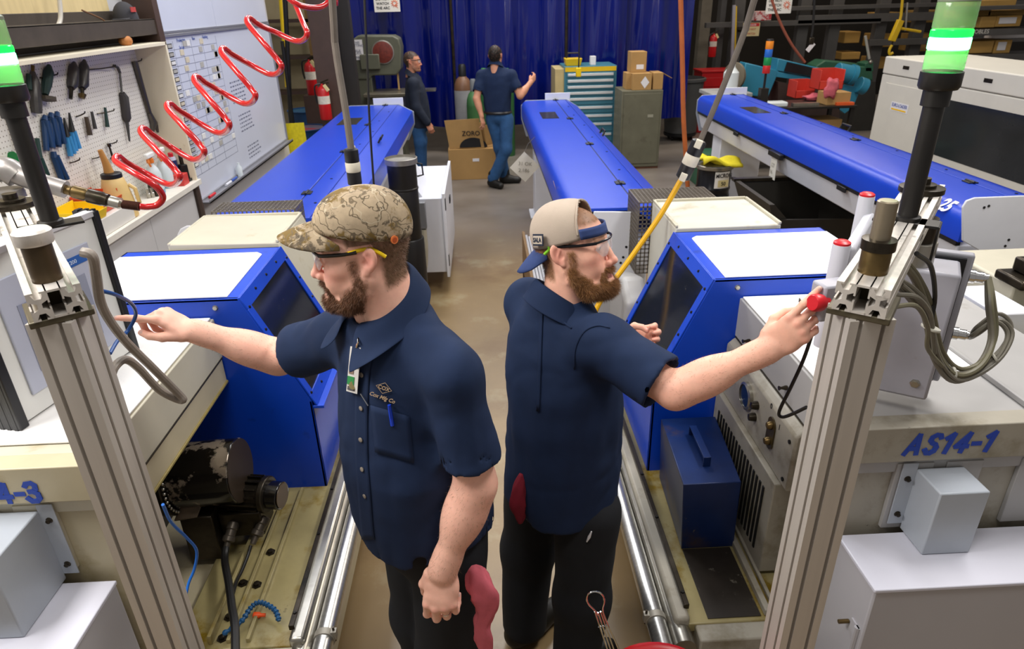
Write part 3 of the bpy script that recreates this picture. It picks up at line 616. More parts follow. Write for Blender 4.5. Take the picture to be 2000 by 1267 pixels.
# ------------------------------------------------------------------ bar feeders
FBLUE = M('feeder_blue', '083cba', .34, var=.03, vs=4, bump=.05, bs=420, spec=.6)
BLUEL = M('feeder_lip', '9aa0ac', .35, var=.03)
def feeder(label, x0, x1, y0, y1, zt, flip=False, group='bar feeders'):
    """long covered bar feeder; x0 the rounded edge, x1 the chamfered edge"""
    s = 1 if x1 > x0 else -1; w = abs(x1-x0); X_ = lambda u: x0+s*u
    root = thing('bar_feeder', label, 'bar feeder', ((x0+x1)/2, (y0+y1)/2, 0), group)
    us = w*.60     # seam between the lids
    prof = [(.0, zt-.17), (.0, zt-.06), (.012, zt-.028), (.034, zt-.008), (.07, zt), (us-.004, zt), (us-.004, zt-.02), (.05, zt-.02), (.03, zt-.17)]
    mb = MB().prism([(X_(u), y0, z) for u, z in prof], (0, y1-y0, 0)); a = mb.build('main_lid', FBLUE, root, .003, smooth=50)
    prof2 = [(us+.004, zt), (w*.78, zt-.002), (w*.84, zt-.018), (w*.985, zt-.075), (w, zt-.20), (w*.93, zt-.20), (us+.004, zt-.03)]
    mb = MB().prism([(X_(u), y0, z) for u, z in prof2], (0, y1-y0, 0)); b = mb.build('side_lid', FBLUE, root, .002)
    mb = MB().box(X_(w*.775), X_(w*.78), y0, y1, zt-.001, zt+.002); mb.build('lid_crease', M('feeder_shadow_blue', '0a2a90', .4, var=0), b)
    mb = MB().box(X_(us-.006), X_(us+.006), y0+.01, y1-.01, zt-.02, zt-.004); mb.build('lid_seam', BLACK, root)
    mb = MB().prism([(X_(u), y0+.02, z) for u, z in ((.012, zt-.19), (w*.95, zt-.21), (w*.9, zt-.36), (.06, zt-.36))], (0, y1-y0-.04, 0)); mb.build('feeder_body', WHITEP, root, .01)
    mb = MB().box(X_(.004), X_(.03), y0+.02, y1-.02, zt-.195, zt-.17); mb.build('lid_gap', BLACK, root)
    # end plates
    mb = MB().prism([(X_(u), y1, z) for u, z in ((-.004, zt-.20), (-.004, zt-.05), (.05, zt+.004), (w*.80, zt+.004), (w+.004, zt-.08), (w+.004, zt-.22), (w*.9, zt-.40), (.05, zt-.40))], (0, .02, 0)); mb.build('end_plate', BLUEL, root, .002)
    mb = MB().box(X_(w*.42), X_(w*.86), y1+.02, y1+.03, zt-.05, zt+.075); mb.build('rear_plate', WHITEP, root, .004)
    n = 4
    for i in range(n):
        y = y0+(y1-y0)*(.12+.86*i/(n-1)) if i < n-1 else y1-.02
        hg = MB().box(X_(us-.03), X_(us+.03), y-.035, y+.035, zt, zt+.007).cyl((X_(us), y-.04, zt+.007), (X_(us), y+.04, zt+.007), .008, n=8).build('hinge', BLACK, root, .002)
    y = y0+(y1-y0)*.75
    mb = MB().box(X_(w*.20), X_(w*.45), y-.21, y+.21, zt, zt+.002); mb.build('sight_window', M('smoked_window', '3d3b36', .12, var=.1, vs=3, spec=.7), a)
    for i in range(7):
        for u in (w*.70, w*.73):
            if (i % 2) == (u > w*.71): continue
            MB().cyl((X_(u), y0+.3+i*.6, zt), (X_(u), y0+.3+i*.6, zt+.002), .009, n=8).build('rivet', STEELD, b)
    yy = y0+(y1-y0)*.52
    hd = MB().tube([(X_(w*.87), yy-.07, zt-.02), (X_(w*.90), yy-.07, zt+.02), (X_(w*.90), yy+.07, zt+.02), (X_(w*.87), yy+.07, zt-.02)], .009, 6).build('lid_handle', BLACK, root)
    for yq in (y0+.5, y1-.5):
        MB().box(X_(.10), X_(w*.85), yq-.14, yq+.14, .02, zt-.36).build('leg', WHITEP, root, .01)
        MB().box(X_(.05), X_(w*.9), yq-.18, yq+.18, .0, .02).build('foot', WHITEP, root, .004)
    return root
FL = feeder('long blue covered bar feeder behind the left lathe beside the whiteboard', -1.575, -.80, 3.62, 8.05, 1.2)
FC = feeder('long blue covered bar feeder in the middle with a paper tag on its side', .445, 1.10, 3.60, 8.05, 1.2)
FR = feeder('long blue covered bar feeder at the far right lettered 25', 2.50, 3.17, 3.30, 8.05, 1.2)
text('t 25', .115, V(2.50, 3.60, 1.142)+unit(V(-.65, 0, .76))*.019, (0, -1, 0), (.76, 0, .65), M('white_lettering', 'e6e6ea', .4, var=0), FR, shear=.2, bold=.003, sx=.85)
for (ya, yb) in ((4.62, 4.40), (4.0, 3.9)): pass
for y_ in (4.55, 5.7, 6.7): MB().box(2.485, 2.50, y_-.06, y_+.06, .985, 1.02).build('side_latch', BLACK, FR, .004)
text('1', .10, (.452, 4.28, 1.13), (0, -1, 0), (-.3, 0, 1), M('yellow_mark', 'e8b21c', .5, var=0), FC, bold=.002)
# plates beside the feeders next to the lathes
def guardplate(name, label, pts, d, m=None, holes=()):
    o = thing(name, label, 'plate', pts[0]); MB().prism(pts, d).build('plate', m or WHITEP, o, .004)
    for h in holes: MB().cyl(V(*h)-unit(V(*d))*.0005, V(*h)-unit(V(*d))*.0025, .007, n=8).build('hole', BLACK, o)
    return o
guardplate('guard_plate', 'white rounded steel plate standing at the near end of the right-hand feeder', [at(1880, 405, y=3.2), at(1888, 392, y=3.2), at(1905, 386, y=3.2), at(2060, 380, y=3.2), at(2060, 560, y=3.2), at(1962, 518, y=3.2), at(1880, 470, y=3.2)], (0, .012, 0), holes=[at(1922, 405, y=3.2), at(1931, 402, y=3.2), at(1970, 468, y=3.2), at(1963, 480, y=3.2)])
guardplate('guard_plate', 'white steel plate at the near end of the middle feeder behind the yellow cable', [at(1196, 413, y=3.42), at(1240, 414, y=3.42), at(1240, 556, y=3.42), at(1170, 545, y=3.42), at(1150, 470, y=3.42), at(1160, 413, y=3.42)], (0, .01, 0), holes=[at(1217, 502, y=3.42), at(1212, 513, y=3.42), at(1223, 482, y=3.42)])
guardplate('guard_plate', 'small white rounded plate at the near end of the left feeder', [at(*p, y=3.42) for p in ((345, 480), (346, 458), (352, 447), (364, 441), (392, 440), (398, 470), (380, 490))], (0, .01, 0))
# ------------------------------------------------------------------ black filter column, feeder cabinet with conduits
fc = thing('filter_column', 'tall black filter column with chrome rim beside the left feeder', 'filter', (-.62, 5.02, 0))
cx, cy = -.62, 5.02
MB().lathe([(.115, 0), (.115, .02), (.125, .03), (.122, .60), (.115, .61)], (cx, cy, 0), n=32).build('lower_drum', BLACKM, fc)
MB().lathe([(.108, .60), (.108, .98), (.106, .985), (.112, .99), (.112, 1.0), (.108, 1.005), (.108, 1.185)], (cx, cy, 0), n=32).build('column', BLACKM, fc)
MB().lathe([(.109, 1.18), (.121, 1.182), (.121, 1.22), (.114, 1.222), (.114, 1.206), (.02, 1.204)], (cx, cy, 0), n=32).build('rim', M('worn_rim', '9a968e', .35, metal=.6, var=.15, vs=20), fc)
MB().tube(smoothpath([(cx-.02, cy-.10, .80), (cx-.02, cy-.15, .80), (cx-.02, cy-.16, .76), (cx-.02, cy-.16, .66)], 4), .022, 10).build('elbow_pipe', STEELD, fc)
MB().box(cx-.05, cx+.02, cy-.19, cy-.14, .645, .665).build('valve', STEEL, fc, .004)
MB().tube([(cx+.11, cy, 1.18), (cx+.15, cy, 1.17), (cx+.155, cy, 1.09), (cx+.11, cy, 1.08)], .007, 6).build('handle', BLACK, fc)
fk = thing('feeder_cabinet', 'white steel cabinet with two grey conduits behind the black filter column', 'cabinet', (-.6, 5.6, 0))
MB().box(-.78, -.36, 5.35, 6.55, .18, .82).build('cabinet_body', WHITEP, fk, .006)
MB().box(-.36, -.335, 5.33, 6.57, .14, .86).build('cabinet_door', WHITEP, fk, .004)
MB().hexa([(-.78, 5.4, .82), (-.52, 5.4, .82), (-.52, 6.0, .82), (-.78, 6.0, .82), (-.70, 5.4, .98), (-.62, 5.4, .98), (-.62, 6.0, .98), (-.70, 6.0, .98)]).build('sloped_panel', WHITEP, fk, .004)
MB().cyl((-.60, 5.4, .96), (-.585, 5.36, .97), .02, n=14).build('red_knob', REDP, fk)
for k, x_ in enumerate((-.60, -.525)):
    MB().box(x_-.028, x_+.028, 5.30, 5.35, .58, .80).build('junction_cover', M('mid_grey_plastic', '7a7a7c', .5, var=.05), fk, .006)
    MB().tube(smoothpath([(x_, 5.32, .57), (x_+.0, 5.31, .40), (x_-.03, 5.31, .2), (x_-.12, 5.30, .08), (x_-.25, 5.3, .05)], 5), .024, 10).build('conduit', M('dirty_white_conduit', 'b5ae98', .55, var=.12, vs=14), fk)
MB().box(-.337, -.325, 5.9, 6.0, .62, .68).build('door_latch', BLACK, fk, .004)
for z in (.24, .72): MB().box(-.34, -.332, 5.33, 5.37, z, z+.10).build('door_hinge', BLACK, fk, .002)
# dark chute on the floor between the lathe and the column
ch = thing('chip_chute', 'dark steel chip chute beside the left lathe behind the man', 'chute', (-.5, 3.6, 0))
MB().prism([(-.70, 3.4, .02), (-.42, 3.4, .02), (-.42, 3.4, .33), (-.46, 3.4, .37), (-.70, 3.4, .37)], (0, .02, 0)).box(-.70, -.68, 3.4, 3.85, .02, .37).prism([(-.70, 3.83, .02), (-.42, 3.83, .02), (-.42, 3.83, .40), (-.46, 3.83, .44), (-.70, 3.83, .44)], (0, .02, 0)).box(-.70, -.42, 3.4, 3.85, .02, .04).build('chute', BLACKM, ch, .004)
# ------------------------------------------------------------------ hanging cords, hoses
def cord(name, label, cat, parts, group=None):
    o = thing(name, label, cat, tuple(parts[0][1][0]), group)
    for nm, pts, r, m_ in parts:
        pts = [np.asarray(q, float) for q in pts]
        if pts[0][2] > 2.15: pts = [pts[0]+unit(pts[0]-pts[1])*1.6]+pts      # runs on up to the ceiling
        MB().tube(smoothpath(pts, 5) if len(pts) > 2 else pts, r, 10).build(nm, m_, o)
    return o
GC = M('grey_cord_jacket', '6b635b', .55, var=.1, vs=20)
YC = M('yellow_cord_jacket', 'e0a800', .5, var=.05)
pA = lambda a, b, y: np.array(at(a, b, y=y))
def plug(o, p, q, r=.02):
    p, q = np.asarray(p), np.asarray(q); d = q-p; L_ = np.linalg.norm(d)
    W_ = M('dirty_white_plug', 'd9d2c0', .5, var=.1, vs=20)
    MB().lathe([(r*.8, 0), (r, .03*L_), (r, .34*L_), (r*.96, .36*L_)], p, d, 18).build('plug_body', BLACK, o)
    MB().lathe([(r*1.02, .36*L_), (r*1.05, .38*L_), (r*1.05, .60*L_), (r*.98, .62*L_)], p, d, 18).build('plug_collar', W_, o)
    MB().lathe([(r*.98, .62*L_), (r, .64*L_), (r, .95*L_), (r*.6, L_)], p, d, 18).build('socket_body', BLACK, o)
    u, w, _ = frame(d)
    for t, s_ in ((.06, 1), (.90, -1)): MB().obox(p+d*t+u*r*.9, d, w, u, .2*L_, r*.9, r*.7).build('cord_clamp', W_, o, .003)
cA = cord('power_cord', 'grey hanging power cord with twist-lock plug above the camouflage cap', 'cord', [('upper_cord', [pA(647, -30, 2.45), pA(655, 90, 2.5), pA(675, 215, 2.5), pA(686, 292, 2.5)], .0125, GC), ('lower_cord', [pA(694, 360, 2.5), pA(697, 385, 2.5), pA(700, 420, 2.52), pA(690, 480, 2.6)], .0085, CABLEB)])
plug(cA, pA(685, 290, 2.5), pA(694, 362, 2.5), .026)
cB = cord('power_cord', 'grey and yellow power cord with twist-lock plug hanging in front of the black pail', 'cord', [('upper_cord', [pA(1482, -30, 2.75), pA(1455, 60, 2.8), pA(1410, 175, 2.85), pA(1369, 272, 2.9)], .0125, GC), ('lower_cord', [pA(1331, 350, 2.92), pA(1290, 420, 2.9), pA(1236, 498, 2.85), pA(1176, 582, 2.78), pA(1150, 640, 2.75)], .0125, YC)])
plug(cB, pA(1367, 274, 2.9), pA(1332, 350, 2.92), .032)
cord('wire', 'thin black wire hanging in front of the left feeder', 'wire', [('wire', [pA(711, -20, 3.4), pA(717, 120, 3.4), pA(722, 240, 3.4), pA(731, 375, 3.4), pA(733, 420, 3.4)], .0055, CABLEB)])
cord('hose', 'orange hose hanging in front of the blue curtain at the right', 'hose', [('hose', [pA(1329, -20, 7.2), pA(1333, 130, 7.2), pA(1335, 230, 7.2), pA(1341, 330, 7.2), pA(1345, 395, 7.2)], .024, M('orange_hose', 'b8622e', .6, var=.15, vs=6))])
pd = cord('crane_pendant', 'small yellow hoist switch on a thin black cable by the tool cabinet', 'switch', [('cable', [pA(1133, -20, 9.4), pA(1131, 100, 9.4), pA(1130, 133, 9.4)], .009, CABLEB)])
MB().box(*[v for v in (pA(1125, 133, 9.4)[0], pA(1135, 133, 9.4)[0])], 9.37, 9.43, pA(1130, 150, 9.4)[2], pA(1130, 132, 9.4)[2]).build('switch_body', YEL if 'YEL' in globals() else M('yellow_rubber', 'e8c40c', .45, var=.04), pd, .01)
# coiled red air hose with coupling and air gun
RH = M('red_coil_hose', 'b01418', .22, var=.06, vs=40, coat=.4, spec=.6)
tips = [(483, 38), (433, 97), (380, 152), (327, 205), (276, 253), (226, 308)]        # upper-left bends
turns = [(601, 78), (551, 143), (500, 200), (449, 257), (400, 309), (352, 358)]      # lower-right bends, turn k lies under tip k
pts = [pA(655, -70, 2.72)+V(.1, .3, 1.4), pA(655, -70, 2.72), pA(648, -10, 2.70), pA(625, 14, 2.66), pA(580, 8, 2.60), pA(546, -22, 2.62), pA(553, -30, 2.66), pA(575, 5, 2.70)]
def bend(c, y_): lx, ly = c; return [pA(lx-2, ly-28, y_-.05), pA(lx, ly-10, y_-.03), pA(lx-8, ly+1, y_), pA(lx-24, ly-1, y_+.03)]
seq = [(.5, 601, 78)]
pts += [pA(592, 45, 2.62)]
for k in range(6):
    y_ = 2.60-.10*k; lx, ly = turns[k]; tx_, ty_ = tips[k]
    # k-th lower-right bend, long flat strand up-left to the bend at tips[k], then steep strand down to the next lower-right bend
    pts += [pA(lx-1, ly-13, y_-.04), pA(lx-9, ly, y_), pA(lx-27, ly+1, y_+.03), pA(tx_+.52*(lx-tx_)-4, ty_+.62*(ly-ty_)+1, y_+.05), pA(tx_+22, ty_+10, y_+.02), pA(tx_+4, ty_-3, y_-.01), pA(tx_+1, ty_+8, y_-.05)]
    if k < 5:
        nx_, ny_ = turns[k+1]; pts += [pA(tx_+.45*(nx_-tx_), ty_+.42*(ny_-ty_), y_-.12), pA(tx_+.86*(nx_-tx_), ty_+.74*(ny_-ty_), y_-.13)]
    else: pts += [pA(262, 338, y_-.10), pA(302, 362, y_-.10), pA(318, 384, y_-.08), pA(308, 400, y_-.08), pA(288, 404, y_-.09), pA(272, 403, 2.0)]
hs = thing('air_hose', 'red coiled air hose stretched across the top left with metal coupling', 'hose', tuple(pts[-1]))
MB().tube(smoothpath(pts, 6), .0098, 12).build('coil', RH, hs, smooth=180)
ye = 2.0
sp = [pA(272, 403, ye), pA(240, 399, ye), pA(222, 394, ye)]
mb = MB()
for i in range(22):
    t = i/21; p = sp[0]*(1-t)+sp[1]*t+V(0, 0, .0); mb.lathe([(.0115, -.0012), (.0135, 0), (.0115, .0012)], p, sp[1]-sp[0], 12)
mb.tube([sp[0], sp[1]], .0115, 12); mb.build('spring_guard', M('brown_spring', '6b4c42', .4, metal=.5, var=.1), hs)
c0, c1 = pA(240, 399, ye), pA(128, 370, ye); d_ = c1-c0; L_ = np.linalg.norm(d_)
MB().lathe([(.012, 0), (.017, .04*L_), (.017, .22*L_), (.014, .24*L_)], c0, d_, 16).build('hose_ferrule', STEEL, hs)
MB().lathe([(.014, .24*L_), (.019, .26*L_), (.019, .34*L_), (.021, .36*L_), (.021, .60*L_), (.016, .62*L_)], c0, d_, 16).build('quick_coupling', STEELD, hs)
MB().lathe([(.016, .62*L_), (.019, .66*L_), (.019, .86*L_), (.014, .90*L_), (.014, L_)], c0, d_, 16).build('brass_nipple', BRASSY, hs)
ag = thing('air_gun', 'grey pistol-grip air tool hanging on the left boom end of the red hose', 'air gun', tuple(pA(60, 355, ye)))
GUNM = M('cast_grey_metal', '8f8a86', .35, metal=.6, var=.12, vs=20)
MB().tube(smoothpath([pA(128, 370, ye), pA(95, 360, ye), pA(60, 350, ye), pA(20, 335, ye)], 4), [.026]*6+[.03]*7, 14).build('grip', GUNM, ag)
MB().tube(smoothpath([pA(35, 345, ye), pA(10, 330, ye), pA(-30, 335, ye)], 4), .036, 14).build('motor_head', GUNM, ag)
MB().lathe([(.05, 0), (.052, .01), (.052, .05), (.05, .06)], pA(20, 410, 1.98), (0, 0, 1), 24).build('swivel_ring', GUNM, ag)
# ------------------------------------------------------------------ left wall: pegboard bench, whiteboards, tools
PEG = M('pegboard', 'e6e1d6', .6, var=.02, vs=4)
nt = PEG.node_tree; _b = nt.nodes['Principled BSDF']; _src = _b.inputs['Base Color'].links[0].from_socket
_t = nt.nodes.new('ShaderNodeTexCoord'); _v = nt.nodes.new('ShaderNodeVectorMath'); _v.operation = 'FRACTION'; _m = nt.nodes.new('ShaderNodeVectorMath'); _m.operation = 'SCALE'; _m.inputs['Scale'].default_value = 1/.0254
nt.links.new(_t.outputs['Object'], _m.inputs[0]); nt.links.new(_m.outputs[0], _v.inputs[0])
_d = nt.nodes.new('ShaderNodeVectorMath'); _d.operation = 'DISTANCE'; _mm = nt.nodes.new('ShaderNodeVectorMath'); _mm.operation = 'MULTIPLY'; _mm.inputs[1].default_value = (0, 1, 1); nt.links.new(_v.outputs[0], _mm.inputs[0]); nt.links.new(_mm.outputs[0], _d.inputs[0]); _d.inputs[1].default_value = (0, .5, .5)
_l = nt.nodes.new('ShaderNodeMath'); _l.operation = 'LESS_THAN'; nt.links.new(_d.outputs['Value'], _l.inputs[0]); _l.inputs[1].default_value = .14
_x = nt.nodes.new('ShaderNodeMix'); _x.data_type = 'RGBA'; nt.links.new(_l.outputs[0], _x.inputs[0]); nt.links.new(_src, _x.inputs[6]); _x.inputs[7].default_value = (*lin('8a7f6c'), 1); nt.links.new(_x.outputs[2], _b.inputs['Base Color'])
CRM = M('cream_board', 'e3d8be', .5, var=.04, vs=3, dirt=('b09a6c', 5, .66, .8))
pc = thing('pegboard_cabinet', 'cream pegboard tool cabinet with bench shelf on the left wall', 'tool cabinet', (-2.3, 4.0, 0))
MB().box(-2.43, -2.42, 2.0, 5.2, 1.07, 2.03).build('pegboard', PEG, pc, smooth=0)
MB().box(-2.43, -2.20, 2.0, 5.2, 2.02, 2.042).build('top_board', CRM, pc, .002)
MB().box(-2.43, -2.20, 5.18, 5.205, 1.06, 2.042).build('side_board', CRM, pc, .002)
MB().box(-2.43, -2.185, 2.0, 5.23, 1.03, 1.07).build('shelf_board', M('white_shelf', 'ded8cc', .5, var=.05, vs=8), pc, .003)
for k, (ya, yb) in enumerate(((2.0, 3.2), (3.205, 4.4), (4.405, 5.15))): MB().box(-2.43, -2.23, ya, yb, .02, 1.03).build('front_panel', WALLM, pc, .002)
MB().box(-2.43, -2.21, 5.15, 5.20, 0, 1.03).build('leg', M('dark_brown_steel', '3a2c24', .5, var=.15), pc)
BRN = M('brown_steel', '4a3830', .5, var=.15, vs=6)
tag(MB().box(-2.46, -2.25, 5.235, 5.32, 0, 3.2).build('trim_1', BRN), 'brown steel wall post beside the whiteboard', None, kind='structure')
# steel shelf beam above the cabinet
tb = thing('steel_channel', 'dusty dark steel channel above the pegboard cabinet', 'beam', (-2.3, 4.0, 2.08))
DUST = M('dusty_dark_steel', '453c33', .55, var=.2, vs=7)
MB().box(-2.44, -2.26, 1.5, 5.24, 2.18, 2.19).box(-2.27, -2.26, 1.5, 5.24, 2.09, 2.19).box(-2.44, -2.43, 1.5, 5.24, 2.05, 2.245).build('channel', DUST, tb, .003)
tag(MB().box(-2.449, -2.435, 1.5, 5.0, 2.245, 3.0).build('trim_2', M('pine_plywood', 'd8c28e', .5, var=.08, vs=5, stretch=(1, 6, .5), dirt=('a98450', 3, .62, .75))), 'pale plywood panel above the steel channel', None, kind='structure')
cp_ = thing('baseball_cap', 'dark grey baseball cap lying on the steel channel', 'cap', at(258, 30, x=-2.33))
cc = V(-2.34, 5.0, 2.19)
G = [[cc+V(.075*math.cos(a)*math.cos(t), .09*math.sin(a)*math.cos(t), .11*math.sin(t)) for a in np.linspace(0, 2*math.pi, 25)] for t in np.linspace(0, math.pi/2, 9)]
GC_ = M('charcoal_cap', '3b3a3d', .9, var=.08)
MB().grid(G).build('crown', GC_, cp_, smooth=180)
MB().hexa([cc+V(-.06, -.05, 0), cc+V(.06, -.07, 0), cc+V(.07, -.15, -.0), cc+V(-.03, -.14, -.0), cc+V(-.06, -.05, .008), cc+V(.06, -.07, .012), cc+V(.07, -.15, .006), cc+V(-.03, -.14, .006)]).build('brim', GC_, cp_, .003)
MB().obox(cc+V(.073, -.03, .06), (0, 1, 0), (0, 0, 1), (1, 0, 0), .07, .03, .004).build('emblem', M('red_emblem', 'b03a34', .7, var=.2, vs=60), cp_)
cdp = thing('conduit', 'pale electrical conduit bending along the steel channel', 'conduit', at(115, 10, x=-2.3))
MB().tube(smoothpath([V(*at(112, -30, x=-2.32)), V(*at(118, 20, x=-2.32)), V(*at(116, 45, x=-2.32)), V(*at(105, 53, x=-2.32)), V(*at(60, 58, x=-2.32))], 5), .012, 10).build('pipe', M('pale_conduit', 'c6c0b4', .4, var=.05), cdp)
tag(MB().tube(smoothpath([V(*at(125, 47, x=-2.31)), V(*at(190, 50, x=-2.29)), V(*at(203, 40, x=-2.30)), V(*at(160, 20, x=-2.31))], 6), .005, 6).build('stiff_wire', M('rusty_wire', '7a5638', .5, var=.1)), 'bent rusty wire lying on the steel channel', 'wire')
tag(MB().ball(at(245, 80, x=-2.28), (.04, .05, .035), 12, 8).build('wood_block', M('orange_block', 'b0713a', .7, var=.2, vs=30)), 'orange-brown lump on top of the pegboard cabinet', 'block')
# tools on the board
TX = -2.40
def tool(name, label, cat, parts, group=None, x=TX):
    o = thing(name, label, cat, at(*parts[0][1][0], x=x), group)
    for nm, px_, rr, m_ in parts:
        P_ = [V(*at(*p, x=x+(p[2] if len(p) > 2 else 0))) if len(p) == 2 else V(*at(p[0], p[1], x=x+p[2])) for p in px_]
        MB().tube(P_, rr, 10).build(nm, m_, o)
    return o
TOOLG = M('tool_grey_metal', '4e4c4a', .4, metal=.5, var=.15, vs=30)
DGRN = M('dark_green_tool', '1d3a34', .5, var=.15)
DBLU = M('dark_blue_plastic', '123a66', .45, var=.08)
LBLU = M('light_blue_grip', '3b8fc8', .45, var=.04)
GRN = M('green_plastic', '0f7a3c', .45, var=.05)
tool('air_grinder', 'long grey air grinder hanging at the left end of the top row', 'grinder', [('body', [(64, 140), (66, 160), (70, 200), (72, 220)], [.012, .028, .03, .025], TOOLG), ('lever', [(56, 145), (57, 175)], [.012, .014], DGRN), ('hose_fitting', [(64, 128), (64, 140)], .009, BRASSY)], 'air tools on the pegboard')
tool('air_grinder', 'green air grinder with a flat disc in the top row', 'grinder', [('body', [(96, 127), (95, 140), (91, 165), (88, 185)], [.01, .026, .026, .016], DGRN), ('disc', [(87, 189), (88, 196)], [.055, .055], M('dark_disc', '4c4234', .6, var=.2))], 'air tools on the pegboard')
tool('air_grinder', 'olive air grinder third from the left in the top row', 'grinder', [('body', [(145, 121), (144, 132), (141, 165), (139, 172)], [.008, .028, .032, .02], TOOLG), ('collet', [(139, 172), (138, 193)], [.012, .010], STEELD)], 'air tools on the pegboard')
tool('air_grinder', 'grey air grinder with pear-shaped bit rightmost in the top row', 'grinder', [('body', [(165, 117), (164, 130), (162, 165), (160, 172)], [.008, .028, .032, .02], TOOLG), ('collet', [(160, 172), (161, 182)], [.012, .010], STEELD), ('bit', [(161, 184), (161, 192)], [.022, .014], BRASSY)], 'air tools on the pegboard')
for k, (x_, y_, lab) in enumerate(((88, 226, 'leftmost'), (100, 221, 'middle'), (112, 219, 'rightmost'))):
    tool('crimping_pliers', 'dark blue plastic pliers, %s of three hanging in a bunch' % lab, 'pliers', [('jaw', [(x_, y_), (x_-1, y_+10)], [.012, .018], DBLU), ('handle', [(x_-1, y_+10), (x_+3, y_+68)], [.018, .014], DBLU), ('handle', [(x_+2, y_+10, .01), (x_+14, y_+62, .015)], [.016, .014], DBLU)], 'blue pliers on the pegboard')
tool('crimping_pliers', 'single dark blue plastic pliers below the bunch', 'pliers', [('jaw', [(104, 296), (106, 308)], [.014, .018], DBLU), ('handle', [(106, 306), (122, 355)], [.018, .015], DBLU), ('handle', [(110, 304, .01), (132, 350, .015)], [.015, .013], DBLU)], 'blue pliers on the pegboard')
for x_, y_, lab in ((128, 230, 'left'), (138, 220, 'right')):
    tool('pliers', 'long-nosed pliers with light blue grips, %s of the pair' % lab, 'pliers', [('jaw', [(x_-3, y_), (x_+3, y_+38)], [.005, .018], BLACKM), ('grip', [(x_+3, y_+38), (x_+10, y_+75)], [.014, .015], LBLU), ('grip', [(x_+7, y_+36, .01), (x_+17, y_+70, .01)], [.012, .014], LBLU)], 'blue-gripped pliers')
tool('hex_key_holder', 'short brown steel tool on a hook left in the middle row', 'tool', [('body', [(168, 228), (176, 264)], [.012, .015], M('brown_tool', '4a3c2c', .5, var=.15))], 'small tools in the middle row')
tool('hex_key_holder', 'grey forked tool on a hook in the middle row', 'tool', [('body', [(179, 218), (186, 252)], [.008, .012], TOOLG)], 'small tools in the middle row')
tool('hex_key_holder', 'dark green forked tool rightmost in the middle row', 'tool', [('body', [(205, 210), (210, 248)], [.008, .013], DGRN)], 'small tools in the middle row')
tool('tie_down_handle', 'long dark tool with fat barrel and hook hanging by a white cord', 'tool', [('hook', [(222, 128), (230, 132), (234, 142)], [.008, .01, .01], TOOLG), ('shaft', [(234, 142), (238, 182)], .007, TOOLG), ('barrel', [(238, 182), (242, 190), (247, 230), (248, 238)], [.02, .03, .03, .016], M('dark_grip', '3f3b3a', .6, var=.1)), ('tip', [(248, 238), (253, 276)], [.012, .006], TOOLG)])
tool('open_end_wrench', 'long steel open-end wrench hanging at the right of the pegboard', 'wrench', [('shank', [(263, 120), (292, 220)], [.02, .015], M('wrench_steel', '5f5a54', .3, metal=.8, var=.12)), ('jaw', [(292, 220), (300, 240), (298, 258)], [.015, .028, .010], M('wrench_steel')), ('jaw_prong', [(302, 238), (309, 258)], [.018, .010], M('wrench_steel'))])
tool('small_wrench', 'short combination wrench hanging on a hook below the barrel tool', 'wrench', [('ring', [(212, 280), (214, 286)], [.012, .012], STEELD), ('shank', [(213, 284), (220, 308)], [.006, .007], STEELD), ('jaw', [(219, 308), (222, 314)], [.013, .012], STEELD)])
tool('green_cutter', 'green plastic handled cutter at the far left', 'cutter', [('handle', [(22, 306), (42, 318)], [.03, .03], GRN)])
tool('file', 'dark green flat file hanging beside the stack light pole', 'file', [('blade', [(72, 270), (78, 310)], [.012, .014], DGRN), ('handle', [(78, 310), (92, 342)], [.018, .016], DGRN)])
tool('steel_rod', 'long thin steel rod leaning at the far left of the pegboard', 'rod', [('rod', [(4, 175), (38, 292)], .008, STEEL)])
for k, (a_, b_) in enumerate((((78, 152), (112, 145)), ((170, 136), (225, 130)), ((148, 228), (165, 221)), ((190, 222), (222, 216)), ((212, 281), (228, 277)), ((136, 318), (155, 312)), ((180, 310), (200, 304)), ((262, 120), (276, 118)))):
    o = tag(MB().tube([V(*at(*a_, x=TX-.015)), V(*at((a_[0]+b_[0])/2, (a_[1]+b_[1])/2+1, x=TX)), V(*at(*b_, x=TX+.03)), V(*at(b_[0]+1, b_[1]-4, x=TX+.035))], .004, 6).build('peg_hook', STEELD), 'bent wire peg hook on the pegboard', 'hook', 'peg hooks')
# things on the shelf
def onshelf(px, py): return V(*at(px, py, z=1.07))
jg = thing('oil_jug', 'amber plastic jug with black lid and tall spout on the shelf', 'jug', tuple(onshelf(210, 430)))
b_ = onshelf(212, 425); b_[0] = -2.30
AMB = M('amber_plastic', 'd8b878', .45, var=.05, vs=10, sss=.0)
MB().lathe([(.085, 0), (.095, .01), (.09, .10), (.075, .20), (.062, .245), (.058, .25)], b_, n=20).build('body', AMB, jg)
MB().lathe([(.058, .25), (.06, .252), (.06, .275), (.055, .28)], b_, n=20).build('lid', BLACK, jg)
MB().tube(smoothpath([b_+V(-.02, .02, .27), b_+V(-.02, .015, .33), b_+V(-.025, 0, .42)], 4), [.03, .028, .026, .024, .022, .02, .018, .016, .014], 12).build('spout', M('tan_spout', 'c08a48', .5, var=.08), jg)
MB().tube([b_+V(.07, .03, .20), b_+V(.10, .04, .17), b_+V(.105, .04, .08), b_+V(.085, .03, .05)], .012, 8).build('handle', AMB, jg)
